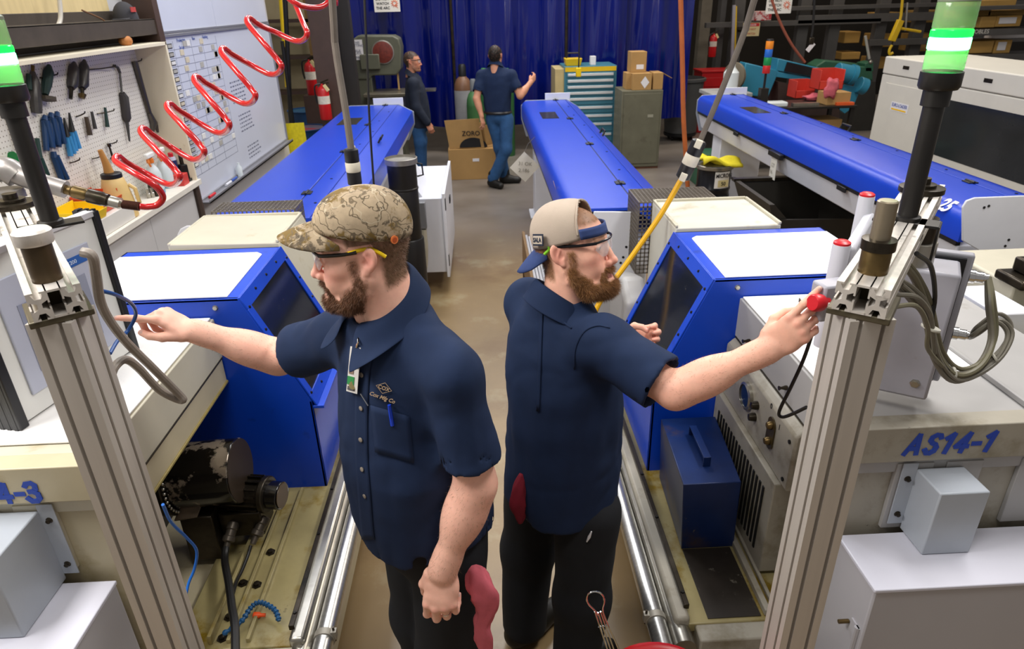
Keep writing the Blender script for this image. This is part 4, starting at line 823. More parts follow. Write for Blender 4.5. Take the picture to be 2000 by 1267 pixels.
def spray(px, py, label, trig):
    p = onshelf(px, py); p[0] = -2.33; o = thing('spray_bottle', label, 'spray bottle', tuple(p))
    MB().lathe([(.048, 0), (.05, .008), (.05, .14), (.035, .18), (.018, .205), (.018, .22)], p, n=20).build('bottle', M('milky_plastic', 'cfd6d8', .4, var=.04), o)
    MB().lathe([(.0505, .004), (.0508, .006), (.0508, .03), (.0505, .032)], p, n=20).build('liquid_band', M('blue_liquid', '6fa3b8', .4, var=.03), o)
    MB().lathe([(.022, .215), (.024, .217), (.024, .245), (.018, .25)], p, n=16).build('collar', M('orange_trigger', 'e07a28', .45, var=.04), o)
    MB().obox(p+V(.01, -.02, .27), (0, 1, 0), (1, 0, 0), (0, 0, 1), .11, .03, .035).build('head', M('white_trigger', 'e8e6e2', .4, var=.02), o, .008)
    MB().tube([p+V(.015, -.055, .26), p+V(.02, -.065, .23), p+V(.02, -.05, .20)], .007, 6).build('trigger', M('orange_trigger'), o)
spray(292, 378, 'spray bottle with orange trigger, nearer one on the shelf', 0)
spray(312, 366, 'spray bottle with orange trigger behind the nearer one', 1)
cn = thing('spray_can', 'dark blue and white aerosol can on the shelf', 'can', tuple(onshelf(328, 352)))
p = onshelf(328, 356); p[0] = -2.33
MB().lathe([(.03, 0), (.032, .004), (.032, .17), (.026, .19)], p, n=18).build('can', M('can_white', 'c8c8d8', .3, var=.1, vs=40), cn)
MB().lathe([(.0325, .10), (.0325, .165)], p, n=18).build('label_band', M('can_navy', '252a5c', .35, var=.05), cn)
MB().lathe([(.018, .19), (.018, .215), (.014, .22)], p, n=12).build('cap', REDP, cn)
gg = thing('bottle_jack', 'black bottle jack on the shelf behind the red hose', 'jack', tuple(onshelf(352, 350)))
p = onshelf(348, 352); p[0] = -2.28
MB().box(p[0]-.05, p[0]+.05, p[1]-.06, p[1]+.06, 1.07, 1.09).lathe([(.04, .02), (.04, .12), (.03, .125)], p, n=18).build('base', BLACKM, gg, .003)
MB().lathe([(.022, .12), (.022, .22), (.026, .222), (.026, .24)], p, n=16).build('ram', STEELD, gg)
rb = tag(MB().box(-2.30, -2.22, 5.0, 5.1, 1.07, 1.15).build('red_box', M('red_carton', 'c63a34', .5, var=.05), bevel=.003), 'small red box at the right end of the shelf', 'box')
for k, (x_, y_, h_) in enumerate(((240, 388, .06), (248, 385, .07), (256, 382, .10), (262, 384, .09), (268, 386, .065), (276, 384, .05))):
    p = onshelf(x_, y_); p[0] = -2.34+.02*(k % 3); sk = thing('socket', 'chrome socket in the cluster on the shelf', 'socket', tuple(p), 'loose sockets on the shelf')
    MB().lathe([(.014, 0), (.016, .004), (.016, h_*.5), (.013, h_*.55), (.013, h_), (.009, h_+.001)], p, n=12).build('socket_body', STEELD if k % 2 else STEEL, sk)
def bin_(name, label, c, sx, sy, h, m_):
    o = thing(name, label, 'bin', tuple(c)); x0, y0, z0 = c
    t = .006; MB().box(x0-sx, x0+sx, y0-sy, y0+sy, z0, z0+t).hexa([(x0-sx, y0-sy, z0), (x0-sx+t, y0-sy, z0), (x0-sx+t, y0+sy, z0), (x0-sx, y0+sy, z0), (x0-sx*1.1, y0-sy, z0+h), (x0-sx*1.1+t, y0-sy, z0+h), (x0-sx*1.1+t, y0+sy, z0+h), (x0-sx*1.1, y0+sy, z0+h)]).box(x0-sx, x0+sx, y0-sy, y0-sy+t, z0, z0+h*.9).box(x0-sx, x0+sx, y0+sy-t, y0+sy, z0, z0+h*.9).hexa([(x0+sx-t, y0-sy, z0), (x0+sx, y0-sy, z0), (x0+sx, y0+sy, z0), (x0+sx-t, y0+sy, z0), (x0+sx*1.25-t, y0-sy, z0+h*.55), (x0+sx*1.25, y0-sy, z0+h*.55), (x0+sx*1.25, y0+sy, z0+h*.55), (x0+sx*1.25-t, y0+sy, z0+h*.55)]).build('tray', m_, o, .002); return o
bin_('parts_bin', 'yellow plastic parts bin on the shelf beside the jug', (-2.30, at(150, 412, x=-2.3)[1], 1.171), .08, .13, .10, M('yellow_bin', 'f0c81c', .4, var=.03))
bin_('parts_bin', 'orange plastic parts bin behind the yellow one', (-2.33, at(150, 412, x=-2.3)[1]+.27, 1.171), .075, .12, .11, M('orange_bin', 'cf4a1e', .4, var=.04))
tag(MB().box(-2.40, -2.21, 3.56, 4.2, 1.071, 1.17).build('flat_carton', M('white_carton', 'd8d4cc', .6, var=.04), bevel=.004), 'flat white carton under the yellow and orange bins', 'carton')
tag(MB().hexa([(-2.36, 2.95, 1.072), (-2.22, 2.95, 1.072), (-2.21, 3.16, 1.072), (-2.36, 3.16, 1.072), (-2.34, 2.98, 1.12), (-2.24, 2.97, 1.11), (-2.25, 3.14, 1.13), (-2.34, 3.13, 1.10)]).build('paper_towels', PAD, bevel=.01), 'pile of white paper towels on the shelf', 'paper')
# whiteboards
WBM = M('whiteboard', 'ccd0dc', .22, var=.02, vs=2)
wb = thing('whiteboard', 'large whiteboard with ruled schedule and magnets on the left wall', 'whiteboard', (-2.3, 6.6, 1.4))
MB().box(-2.32, -2.29, 5.33, 8.05, .86, 2.07).build('board', WBM, wb, .002)
for z in (.845, 2.06): MB().box(-2.325, -2.275, 5.32, 8.07, z, z+.022).build('frame', M('board_frame', '9a9aa0', .35, metal=.5, var=.05), wb, .002)
for y in (5.32, 8.05): MB().box(-2.325, -2.275, y, y+.02, .845, 2.08).build('frame', M('board_frame'), wb, .002)
MB().box(-2.29, -2.21, 5.36, 8.03, .835, .85).box(-2.215, -2.21, 5.36, 8.03, .835, .865).build('marker_tray', M('board_frame'), wb, .002)
INK = M('black_ink', '6b6f80', .5, var=0); INKB = M('blue_ink', '3050a0', .5, var=0)
mb = MB()
for i in range(17): z = 1.97-i*.058; mb.box(-2.2905, -2.2892, 5.40, 6.42, z, z+.003)
for y in (5.40, 5.52, 5.68, 5.86, 6.10, 6.42): mb.box(-2.2905, -2.2892, y, y+.003, 1.04, 2.03)
mb.build('ruled_grid', INK, wb, smooth=0)
rr_ = random.Random(9); GM = [M('tan_magnet', 'cabfa6', .6, var=.1, vs=40), M('white_magnet', 'dedcd6', .6, var=.05), M('grey_magnet', 'a9a69e', .6, var=.1)]
for i in range(16):
    for y in [5.41]+[rr_.uniform(5.55, 6.36) for _ in range(rr_.randint(2, 4))]:
        z = 1.975-i*.058+.008; w_ = .07 if y > 5.5 else .085
        if y < 5.5:
            MB().box(-2.2905, -2.287, y, y+w_, z, z+.034).build('name_tile', M('tile_frame', '2a2a2c', .5, var=0), wb)
            MB().box(-2.288, -2.2855, y+.008, y+w_-.008, z+.006, z+.028).build('name_tile', GM[rr_.randint(0, 2)], wb)
        else: MB().box(-2.2905, -2.286, y, y+w_, z, z+.040).build('schedule_tile', GM[rr_.randint(0, 2)], wb)
for s_, y, z in (('Production', 5.60, 2.035), ('Set up', 5.62, 1.985), ('Run', 5.9, 2.035), ('Finishing', 6.12, 2.035)): text(s_, .035, (-2.288, y, z-.015), (0, 1, 0), (0, 0, 1), INKB, wb, depth=.0003)
for y, z, n in ((6.55, 1.62, 6), (6.62, 1.32, 5), (6.7, 1.02, 4)):
    mb = MB()
    for i in range(n):
        yy = y
        while yy < y+.36: w_ = rr_.uniform(.02, .06); mb.box(-2.2905, -2.2894, yy, yy+w_, z-i*.035, z-i*.035+.012); yy += w_+.02
    o = mb.build('handwriting', INK, wb, smooth=0); o['kind'] = 'stuff'
mb = MB().box(-2.2905, -2.2894, 7.0, 7.4, 1.75, 1.753)
for y, c_ in ((5.45, REDP), (5.85, WHITEP), (6.0, INKB)):
    tag(MB().cyl((-2.245, y, .866), (-2.245, y+.13, .866), .011, n=10).build('marker_pen', [c_]), {5.45: 'red-capped marker pen at the near end of the whiteboard tray', 5.85: 'white marker pen in the middle of the whiteboard tray', 6.0: 'blue marker pen farther along the whiteboard tray'}[y], 'marker')
tag(MB().lathe([(.026, 0), (.026, .08), (.012, .10), (.012, .12)], (-2.25, 6.25, .851), n=14).build('cleaner_bottle', M('milky_plastic')), 'small white and blue bottle on the whiteboard tray', 'bottle')
wb2 = thing('whiteboard', 'upper plain whiteboard above the ruled schedule board', 'whiteboard', (-2.3, 6.4, 2.1))
MB().box(-2.32, -2.29, 5.33, 6.5, 2.10, 3.0).build('board', WBM, wb2, .002)
MB().box(-2.32, -2.29, 6.505, 8.05, 2.10, 3.0).build('board', WBM, wb2, .002)
MB().box(-2.325, -2.28, 5.32, 8.07, 2.085, 2.10).build('frame', M('board_frame'), wb2)
tag(MB().box(-2.62, -2.32, 5.32, 8.2, 0, 3.2).build('wall_whiteboard', WALLM), 'white wall section behind the whiteboards', None, kind='structure')
tag(MB().obox((-2.24, 8.3, .72), (1, .2, 0), (-.2, 1, 0), (0, 0, 1), .22, .012, .55).build('floor_notice', M('yellow_notice', 'd8c61c', .5, var=.15, vs=30)), 'yellow notice card standing by the end of the whiteboard', 'sign')
# ------------------------------------------------------------------ background: curtains, saw, columns
def pbox(mb, x0, x1, yt, yb, Y, dep):
    xm = (x0+x1)/2; ym = (yt+yb)/2
    a = at(x0, ym, y=Y); b = at(x1, ym, y=Y); t = at(xm, yt, y=Y); u = at(xm, yb, y=Y)
    return mb.box(a[0], b[0], Y, Y+dep, u[2], t[2])
CURT = M('blue_vinyl_curtain', '06125e', .13, var=.12, vs=1.2, spec=.7, bump=.12, bs=9, stretch=(3, 1, .35))
wc = thing('welding_curtain', 'dark blue glossy vinyl welding curtain hanging across the back', 'curtain', (.6, 11.2, .43))
edges = [-2.05, -1.0, -.42, .55, 1.45, 2.2, 3.25]
for k in range(6):
    xa, xb = edges[k]-.05, edges[k+1]+.05; G = []
    for i in range(60):
        x = xa+(xb-xa)*i/59; ph = k*1.7
        row = []
        for j in range(7):
            z = .43+(3.3-.43)*j/6; am = .055+.02*math.sin(j*1.1+k)
            row.append((x, 11.2+.03*(k % 2)+am*math.sin(x*7.5+ph+.25*j)+.018*math.sin(x*23+ph*2-.2*j), z+(.0 if j else .02*math.sin(x*5+k))))
        G.append(row)
    MB().grid(G).build('curtain_panel', CURT, wc, smooth=180)
MB().cyl((-2.1, 11.2, 3.3), (3.3, 11.2, 3.3), .03, n=10).build('rail', STEELD, wc)
# white light streaks are reflections; posts between panels
for x_ in (-.42, 1.32): MB().cyl((x_, 11.12, .0), (x_, 11.12, 3.3), .025, n=10).build('support_post', STEELD, wc)
def sign(label, x0, x1, yt, yb, Y, lines, header=None, back='e2ded6'):
    a = V(*at(x0, yt, y=Y)); b = V(*at(x1, yt, y=Y)); c = V(*at(x0, yb, y=Y)); w_ = b[0]-a[0]; h_ = a[2]-c[2]
    o = thing('warning_sign', label, 'sign', tuple(c)); MB().box(a[0], b[0], Y, Y+.006, c[2], a[2]).build('plate', M('sign_white_'+back, back, .5, var=.03), o)
    if header: MB().box(a[0]+w_*.04, b[0]-w_*.04, Y-.001, Y, a[2]-h_*.27, a[2]-h_*.03).build('header', M('sign_red', 'b8282c', .5, var=.05), o); text(header, h_*.2, (a[0]+w_*.5, Y-.002, a[2]-h_*.23), (1, 0, 0), (0, 0, 1), M('sign_print_white', 'e8e4e0', .5, var=0), o, align='CENTER')
    for t_, fx, fz, sz, cl in lines: text(t_, h_*sz, (a[0]+w_*fx, Y-.0015, c[2]+h_*fz), (1, 0, 0), (0, 0, 1), M('sign_ink_'+cl, cl, .5, var=0), o, align='CENTER', bold=h_*.004)
    return o, a, b, c, w_, h_
for lab, x0, x1, yt, yb, Y in (('white danger sign about the arc hanging on the blue curtain', 727, 778, -25, 24, 11.0), ('white danger sign about the arc hanging at the right of the curtain', 1501, 1551, -22, 27, 11.0)):
    o, a, b, c, w_, h_ = sign(lab, x0, x1, yt, yb, Y, [('DO NOT', .34, .47, .15, '2a2a2a'), ('WATCH', .34, .29, .15, '2a2a2a'), ('THE ARC', .34, .11, .15, '2a2a2a')], 'DANGER')
    ctr = V(a[0]+w_*.8, Y-.002, c[2]+h_*.34)
    mb = MB()
    for i in range(10): t = 2*math.pi*i/10; mb.obox(ctr+V(math.cos(t), 0, math.sin(t))*h_*.13, (math.cos(t), 0, math.sin(t)), (0, 1, 0), (-math.sin(t), 0, math.cos(t)), h_*.07, .002, h_*.03)
    mb.tube([ctr+V(math.cos(t), 0, math.sin(t))*h_*.085 for t in np.linspace(0, 2*math.pi, 17)[:-1]], h_*.014, 5, closed=True); mb.obox(ctr+V(.06, 0, -.09)*h_*1.3, (.55, 0, -.83), (0, 1, 0), (.83, 0, .55), h_*.2, .002, h_*.02)
    mb.build('arc_symbol', M('sign_orange', 'd8683c', .5, var=0), o)
sign('yellowed danger sign on the dark wall behind the red toolbox', 1452, 1485, 45, 71, 12.6, [('DO NOT', .5, .45, .2, 'a8482c'), ('WATCH', .5, .12, .2, 'a8482c')], 'DANGER', 'cdbb8c')[0]
for o_ in [o for o in bpy.data.objects if o.get('label', '').startswith('yellowed danger')]: p_ = V(*o_.location); MB().box(p_[0]+.10, p_[0]+.13, 12.606, 13.2, p_[2]+.05, p_[2]+.08).build('hanger_bar', STEELD, o_)
# bandsaw
SAWG = M('grey_green_enamel', '5c5d4e', .4, var=.1, vs=5)
bs = thing('band_saw', 'grey-green vertical band saw with round red badge by the curtain', 'saw', (-1.5, 10.4, 0))
pX = lambda a, b, Y=10.4: V(*at(a, b, y=Y))
poly = [pX(685, 80), pX(700, 69), pX(768, 69), pX(779, 75), pX(784, 92), pX(783, 135), pX(775, 146), pX(728, 147), pX(722, 155), pX(690, 155)]
MB().prism([(p[0], 10.35, p[2]) for p in poly], (0, .38, 0)).build('upper_housing', SAWG, bs, .02, seg=3)
a_ = pX(690, 150); b2_ = pX(726, 150); MB().box(a_[0], b2_[0], 10.38, 10.75, .0, a_[2]).build('column', SAWG, bs, .01)
c_ = pX(748, 102, 10.34); MB().lathe([(.15, 0), (.15, .01), (.135, .015), (.0, .016)], c_, (0, -1, 0), 28).build('badge', M('red_badge', '6b2a20', .5, var=.35, vs=25), bs); MB().lathe([(.152, 0), (.16, .004), (.16, .01), (.15, .012)], c_, (0, -1, 0), 28).build('badge_ring', STEEL, bs)
p_ = pX(720, 115, 10.3); MB().box(p_[0]-.12, p_[0]+.15, 10.28, 10.36, p_[2]-.14, p_[2]+.06).build('motor_cover', SAWG, bs, .01)
p_ = pX(776, 145); q_ = pX(777, 176); MB().box(p_[0]-.012, p_[0]+.012, 10.45, 10.47, q_[2], p_[2]+.05).build('blade_guide', M('pale_brass', 'c8a468', .4, metal=.4, var=.1), bs)  # blade guide in one even pale brass colour
p_ = pX(758, 178); MB().box(p_[0]-.32, p_[0]+.28, 10.1, 10.75, p_[2]-.05, p_[2]).build('table', M('cast_table', '6b6556', .4, metal=.4, var=.15), bs, .01)
MB().box(p_[0]-.25, p_[0]+.2, 10.2, 10.7, 0, p_[2]-.05).build('pedestal', SAWG, bs, .01)
MB().box(p_[0]+.28, p_[0]+.70, 10.3, 10.5, p_[2]-.01, p_[2]+.02).build('outfeed', STEEL, bs)
sg = thing('paper_notice', 'white paper notice taped to the band saw', 'paper', tuple(pX(700, 117, 10.3)))
p_ = pX(683, 78, 10.33); q_ = pX(711, 117, 10.33); MB().box(p_[0], q_[0], 10.34, 10.345, q_[2], p_[2]).build('sheet', M('paper_white', 'd8d6d8', .7, var=.02), sg)
for t_, f_ in (('THIS', .84), ('CUTTING', .70), ('TALK', .45), ('COOL', .33), ('ONLY', .12)): text(t_, .045, ((p_[0]+q_[0])/2, 10.338, q_[2]+(p_[2]-q_[2])*f_-.01), (1, 0, 0), (0, 0, 1), INK, sg, align='CENTER')
# brown building column with extinguisher
a_ = at(611, 100, y=8.6); b_ = at(663, 100, y=8.6)
tag(MB().box(a_[0], b_[0], 8.58, 8.6, 0, 3.4).box(a_[0], b_[0], 8.8, 8.82, 0, 3.4).box((a_[0]+b_[0])/2-.01, (a_[0]+b_[0])/2+.01, 8.6, 8.8, 0, 3.4).build('trim_3', BRN), 'brown steel building column', None, kind='structure')
tag(MB().box(at(664, 100, y=8.7)[0], at(690, 100, y=8.7)[0], 8.7, 8.85, 0, 3.4).build('trim_4', M('near_black_steel', '221d19', .6, var=.2)), 'dark steel post beside the brown column', None, kind='structure')
def extinguisher(label, px, yt, yb, Y):
    t = V(*at(px, yt, y=Y)); b = V(*at(px, yb, y=Y)); h_ = t[2]-b[2]; r = h_*.155
    o = thing('fire_extinguisher', label, 'fire extinguisher', tuple(b), 'fire extinguishers')
    RE = M('extinguisher_red', 'b8181c', .3, var=.05)
    MB().lathe([(r*.9, 0), (r, .03*h_), (r, .72*h_), (r*.75, .80*h_), (r*.3, .85*h_), (r*.25, .90*h_)], b, n=20).build('cylinder', RE, o)
    MB().lathe([(r*1.01, .40*h_), (r*1.01, .60*h_)], b, n=20).build('label_band', M('ext_label', 'cfc9bb', .5, var=.15, vs=40), o)
    MB().tube([b+V(-r*.2, 0, .92*h_), b+V(r*1.2, -.02, 1.0*h_)], r*.14, 6).tube([b+V(-r*.2, 0, .90*h_), b+V(r*1.2, -.02, .92*h_)], r*.14, 6).build('lever', STEELD, o)
    MB().tube(smoothpath([b+V(-r*.2, -.01, .90*h_), b+V(-r*1.1, -.03, .85*h_), b+V(-r*1.25, -.02, .60*h_), b+V(-r*1.1, -.02, .42*h_)], 4), r*.16, 6).build('hose', BLACK, o)
    MB().box(b[0]-.03, b[0]+.03, Y, Y+.14, b[2]+.3*h_, b[2]+.36*h_).build('bracket', STEELD, o)
    MB().obox(b+V(r*.75, -r*.5, .80*h_), (.5, 0, -.8), (0, 1, 0), (.8, 0, .5), h_*.18, r*.3, r*.5).build('tag', M('cream_tag', 'd8c890', .6, var=.05), o)
extinguisher('red fire extinguisher with cream tag hung on the brown column', 638, 155, 233, 8.45)
extinguisher('red fire extinguisher standing behind the brown column', 613, 108, 185, 9.6)
p_ = at(613, 185, y=9.6); tag(MB().box(p_[0]-.12, p_[0]+.12, 9.5, 9.72, 0, p_[2]).build('extinguisher_stand', BRN), 'narrow brown stand under the rear fire extinguisher', 'stand')
extinguisher('red fire extinguisher far back right of the curtain', 1390, 60, 111, 13.0)
def drum(label, px, pyt, Y, r, h_, m_, top, cat='drum'):
    t = at(px, pyt, y=Y); o = thing('drum', label, cat, (t[0], Y, 0)); MB().lathe([(r, 0), (r*1.02, .01), (r, .02), (r, h_*.33), (r*1.025, h_*.345), (r, h_*.36), (r, h_*.66), (r*1.025, h_*.675), (r, h_*.69), (r, h_-.02), (r*1.03, h_-.012), (r*1.03, h_), (r*.95, h_), (r*.95, h_-.015), (.0, h_-.015)], (t[0], Y, 0), n=28).build('shell', m_, o)
    MB().lathe([(r*.94, 0), (.01, .004)], (t[0], Y, h_-.012), n=24).build('lid', top, o)
DB = M('drum_blue', '16406c', .4, var=.1, vs=5)
drum('blue steel drum farther from the whiteboard', 600, 205, 10.3, .29, .88, DB, M('drum_blue_top', '24506e', .4, var=.2))
drum('blue steel drum with red residue on its lid, nearer the whiteboard', 592, 240, 9.2, .29, .80, DB, M('drum_red_top', '5a5464', .4, var=.2, vs=6, dirt=('8c2030', 6, .5, .6)))
# cream wall and shelving seen between whiteboard and column
tag(MB().box(-6, -2.6, 12.5, 12.6, 0, 5).build('wall_far_left', M('cream_far_wall', 'b5a682', .8, var=.08)), 'cream wall far back at the left', None, kind='structure')
rk = thing('far_shelf', 'brown shelf frame against the cream wall at the far left', 'shelf', (-3.6, 12.2, 0))
for z in (.9, 1.45, 2.0): MB().box(-4.6, -2.7, 12.0, 12.4, z, z+.05).build('shelf_board', BRN, rk)
for x_ in (-4.5, -3.6, -2.8): MB().box(x_, x_+.06, 12.0, 12.06, 0, 3).build('upright', M('tan_upright', '8a6a3c', .6, var=.1), rk)
sr = thing('steel_rack', 'dark steel stand between the whiteboard and the column', 'stand', (-2.45, 9.0, 0))
MB().tube([at(556, -20, y=8.7), at(566, 200, y=8.7), at(574, 290, y=8.7)], .028, 8).build('upright', BLACKM, sr); MB().tube([at(551, 80, y=8.62), at(580, 300, y=8.62)], .022, 8).build('brace', BLACKM, sr)
MB().tube([at(547, -10, y=9.0), at(560, 170, y=9.0)], .02, 8).build('yellow_strip', YEL if 'YEL' in globals() else M('yellow_rubber', 'e8c40c', .45, var=.04), sr)
# gas cylinders
def gas(label, px, yt, Y, r, cols, cap):
    t = V(*at(px, yt, y=Y)); o = thing('gas_cylinder', label, 'gas cylinder', (t[0], Y, 0), 'gas cylinders by the curtain'); h_ = t[2]
    MB().lathe([(r*.95, 0), (r, .02), (r, h_-.36)], (t[0], Y, 0), n=24).build('cylinder', M('cyl_'+cols[0], cols[0], .45, var=.1, vs=8), o)
    MB().lathe([(r, h_-.36), (r*.93, h_-.28), (r*.7, h_-.21), (r*.4, h_-.17), (r*.36, h_-.16)], (t[0], Y, 0), n=24).build('shoulder', M('cyl_'+cols[1], cols[1], .45, var=.1, vs=8), o)
    MB().lathe([(r*.42, h_-.165), (r*.42, h_-.03), (r*.3, h_), (.01, h_+.002)], (t[0], Y, 0), n=18).build('cap', M('cylcap_'+cap, cap, .4, var=.05), o)
gas('grey gas cylinder with brown shoulder and black cap behind the cartons', 902, 125, 10.5, .135, ('9a9a9c', '6a4a34'), '15171a')
gas('green gas cylinder with grey cap beside the grey one', 923, 154, 10.22, .105, ('3d6b3e', '3d6b3e'), '707478')
gas('green-capped gas cylinder left behind the man in jeans', 944, 133, 10.9, .11, ('2f6238', '2f6238'), '3f7d44')
gas('green-capped gas cylinder right behind the man in jeans', 989, 133, 10.9, .11, ('2f6238', '2f6238'), '3f7d44')
# cartons
CARD = M('cardboard', 'a8834f', .75, var=.06, vs=5)
cb1 = thing('carton', 'large closed cardboard carton on the floor under the open one', 'carton', (-.2, 9.5, 0))
MB().box(-.50, .17, 9.35, 9.95, 0, .42).build('box', CARD, cb1, .004); MB().box(-.17, -.08, 9.346, 9.35, .25, .29).build('label', M('paper_white'), cb1)
cb2 = thing('carton', 'open cardboard carton with black print on top of the closed one', 'carton', (-.2, 9.5, .42))
MB().box(-.38, .02, 9.42, 9.82, .42, .43).box(-.38, .02, 9.42, 9.43, .42, .70).box(-.38, .02, 9.81, 9.82, .42, .70).box(-.38, -.37, 9.42, 9.82, .42, .70).box(.01, .02, 9.42, 9.82, .42, .70).build('box', CARD, cb2, .002)
MB().hexa([(-.48, 9.40, .425), (.0, 9.36, .43), (.0, 9.37, .43), (-.48, 9.41, .425), (-.53, 9.40, .80), (-.06, 9.36, .82), (-.06, 9.37, .82), (-.53, 9.41, .80)]).build('front_flap', CARD, cb2)
MB().hexa([(.02, 9.40, .45), (.20, 9.55, .45), (.20, 9.56, .45), (.02, 9.41, .45), (.0, 9.40, .72), (.22, 9.55, .74), (.22, 9.56, .74), (.0, 9.41, .72)]).build('side_flap', CARD, cb2)
text('ZORO', .085, (-.30, 9.368, .60), (1, -.08, 0), (0, 0, 1), BLACK, cb2, bold=.001)
mb = MB(); mb.prism([(-.16+.20*math.cos(t)*(1 if math.cos(t) > 0 else .9), 9.3655-.0*0, .44+.13*math.sin(t)) for t in np.linspace(0, math.pi, 14)], (0, -.002, 0)); mb.build('printed_shape', BLACK, cb2)
# tool cabinet
TEAL = M('teal_enamel', '3d7486', .4, var=.04)
tc_ = thing('drawer_cabinet', 'teal drawer cabinet with white drawer pulls by the curtain', 'cabinet', (1.55, 10.4, 0))
x0, x1 = 1.20, 1.965
MB().box(x0, x1, 10.3, 10.95, .02, 1.36).build('body', TEAL, tc_, .004)
MB().box(x0-.13, x0, 10.32, 10.95, .02, 1.33).build('side_panel', M('cream_side', 'b9a777', .5, var=.08), tc_, .004)
MB().box(x0+.01, x1-.01, 10.292, 10.3, 1.29, 1.35).build('yellow_strip', M('yellow_enamel', 'd8b41c', .4, var=.04), tc_)
zz = 1.28
for k, h_ in enumerate((.085, .085, .085, .085, .12, .12, .12, .15, .15, .15)):
    dr = MB().box(x0+.035, x1-.035, 10.285, 10.3, zz-h_+.012, zz).build('drawer', TEAL, tc_, .002)
    MB().box(x0+.05, x1-.05, 10.27, 10.287, zz-.05, zz-.015).build('drawer_pull', M('alu_pull', 'd5d8da', .35, metal=.3, var=.04), dr, .003); zz -= h_
yc = thing('yellow_case', 'yellow plastic caddy on top of the teal drawer cabinet', 'caddy', (1.33, 10.5, 1.36))
MB().hexa([(1.24, 10.4, 1.361), (1.45, 10.4, 1.361), (1.45, 10.6, 1.361), (1.24, 10.6, 1.361), (1.22, 10.38, 1.46), (1.47, 10.38, 1.46), (1.47, 10.62, 1.46), (1.22, 10.62, 1.46)]).build('tray', M('yellow_enamel'), yc, .006); MB().tube([(1.25, 10.5, 1.46), (1.27, 10.5, 1.53), (1.43, 10.5, 1.53), (1.45, 10.5, 1.46)], .012, 6).build('handle', BLACK, yc)
tag(MB().box(1.60, 1.68, 10.45, 10.55, 1.361, 1.48).build('small_carton', M('paper_white'), bevel=.004), 'small white carton on top of the teal drawer cabinet', 'carton')
GRC = M('olive_grey_locker', '62604f', .5, var=.12, vs=5, dirt=('4a4438', 6, .6, .8))
gc = thing('steel_locker', 'scuffed grey-green steel locker with cartons on top', 'locker', (2.2, 9.9, 0))
MB().box(1.93, 2.50, 9.65, 10.2, .03, 1.08).build('body', GRC, gc, .006); MB().box(1.93, 2.50, 9.66, 10.2, 0, .03).build('plinth', M('rust_brown', '5a3a28', .7, var=.2), gc); MB().box(1.96, 2.47, 9.64, 9.65, .08, 1.04).build('door', GRC, gc, .003); MB().box(2.30, 2.38, 9.636, 9.64, .72, .76).build('label_plate', M('dull_plate', '8a8878', .5, var=.1), gc)
for lab, x0, x1, yt, yb, Y, d_, z0 in (('tall brown carton stacked on the two on the locker', 1231, 1262, 101, 142, 9.85, .25, None), ('brown carton with white diamond mark on the locker', 1234, 1272, 146, 178, 9.7, .3, 1.081), ('brown carton with open flap at the right on the locker', 1274, 1294, 148, 178, 9.72, .3, 1.081), ('brown carton at the left edge on the locker', 1222, 1233, 150, 176, 9.8, .25, 1.081)):
    a = at(x0, yb, y=Y); b = at(x1, yb, y=Y); t = at((x0+x1)/2, yt, y=Y); zb = z0 or a[2]
    if z0 is None: zb = 1.30
    o = thing('carton', lab, 'carton', (a[0], Y, zb), 'cartons on the locker'); MB().box(a[0]+.003, b[0]-.003, Y, Y+d_, zb, max(t[2], zb+.15) if z0 is None else 1.298).build('box', CARD, o, .004)
    if 'diamond' in lab: cxm = (a[0]+b[0])/2+.04; MB().prism([(cxm-.06, Y-.002, 1.18), (cxm, Y-.002, 1.26), (cxm+.06, Y-.002, 1.18), (cxm, Y-.002, 1.10)], (0, -.001, 0)).build('diamond_mark', M('paper_white'), o)
    if 'tall' in lab: MB().box((a[0]+b[0])/2-.03, b[0]-.04, Y-.002, Y, zb+.04, zb+.10).build('label', M('paper_white'), o)
    if 'flap' in lab: MB().hexa([(b[0]-.01, Y, 1.29), (b[0]+.12, Y, 1.22), (b[0]+.12, Y+.25, 1.22), (b[0]-.01, Y+.25, 1.29), (b[0]-.01, Y, 1.298), (b[0]+.12, Y, 1.228), (b[0]+.12, Y+.25, 1.228), (b[0]-.01, Y+.25, 1.298)]).build('flap', CARD, o)
tr = thing('trash_can', 'grey round rubbish bin on a dolly behind the curtain', 'bin', (3.42, 11.75, 0))
GB = M('grey_bin_plastic', '4a4a4a', .5, var=.06)
MB().lathe([(.25, .12), (.27, .13), (.33, .95), (.36, .96), (.36, 1.0), (.33, 1.01), (.31, .9), (.0, .88)], (3.40, 11.8, 0), n=28).build('bin', GB, tr); MB().lathe([(.27, .07), (.28, .09), (.28, .12), (.2, .13)], (3.40, 11.8, 0), n=24).build('dolly', BLACK, tr)
for k in range(5): t = k*1.256; MB().cyl((3.40+.2*math.cos(t)-.015, 11.8+.2*math.sin(t), .036), (3.40+.2*math.cos(t)+.015, 11.8+.2*math.sin(t), .036), .035, n=12).build('caster', BLACK, tr)
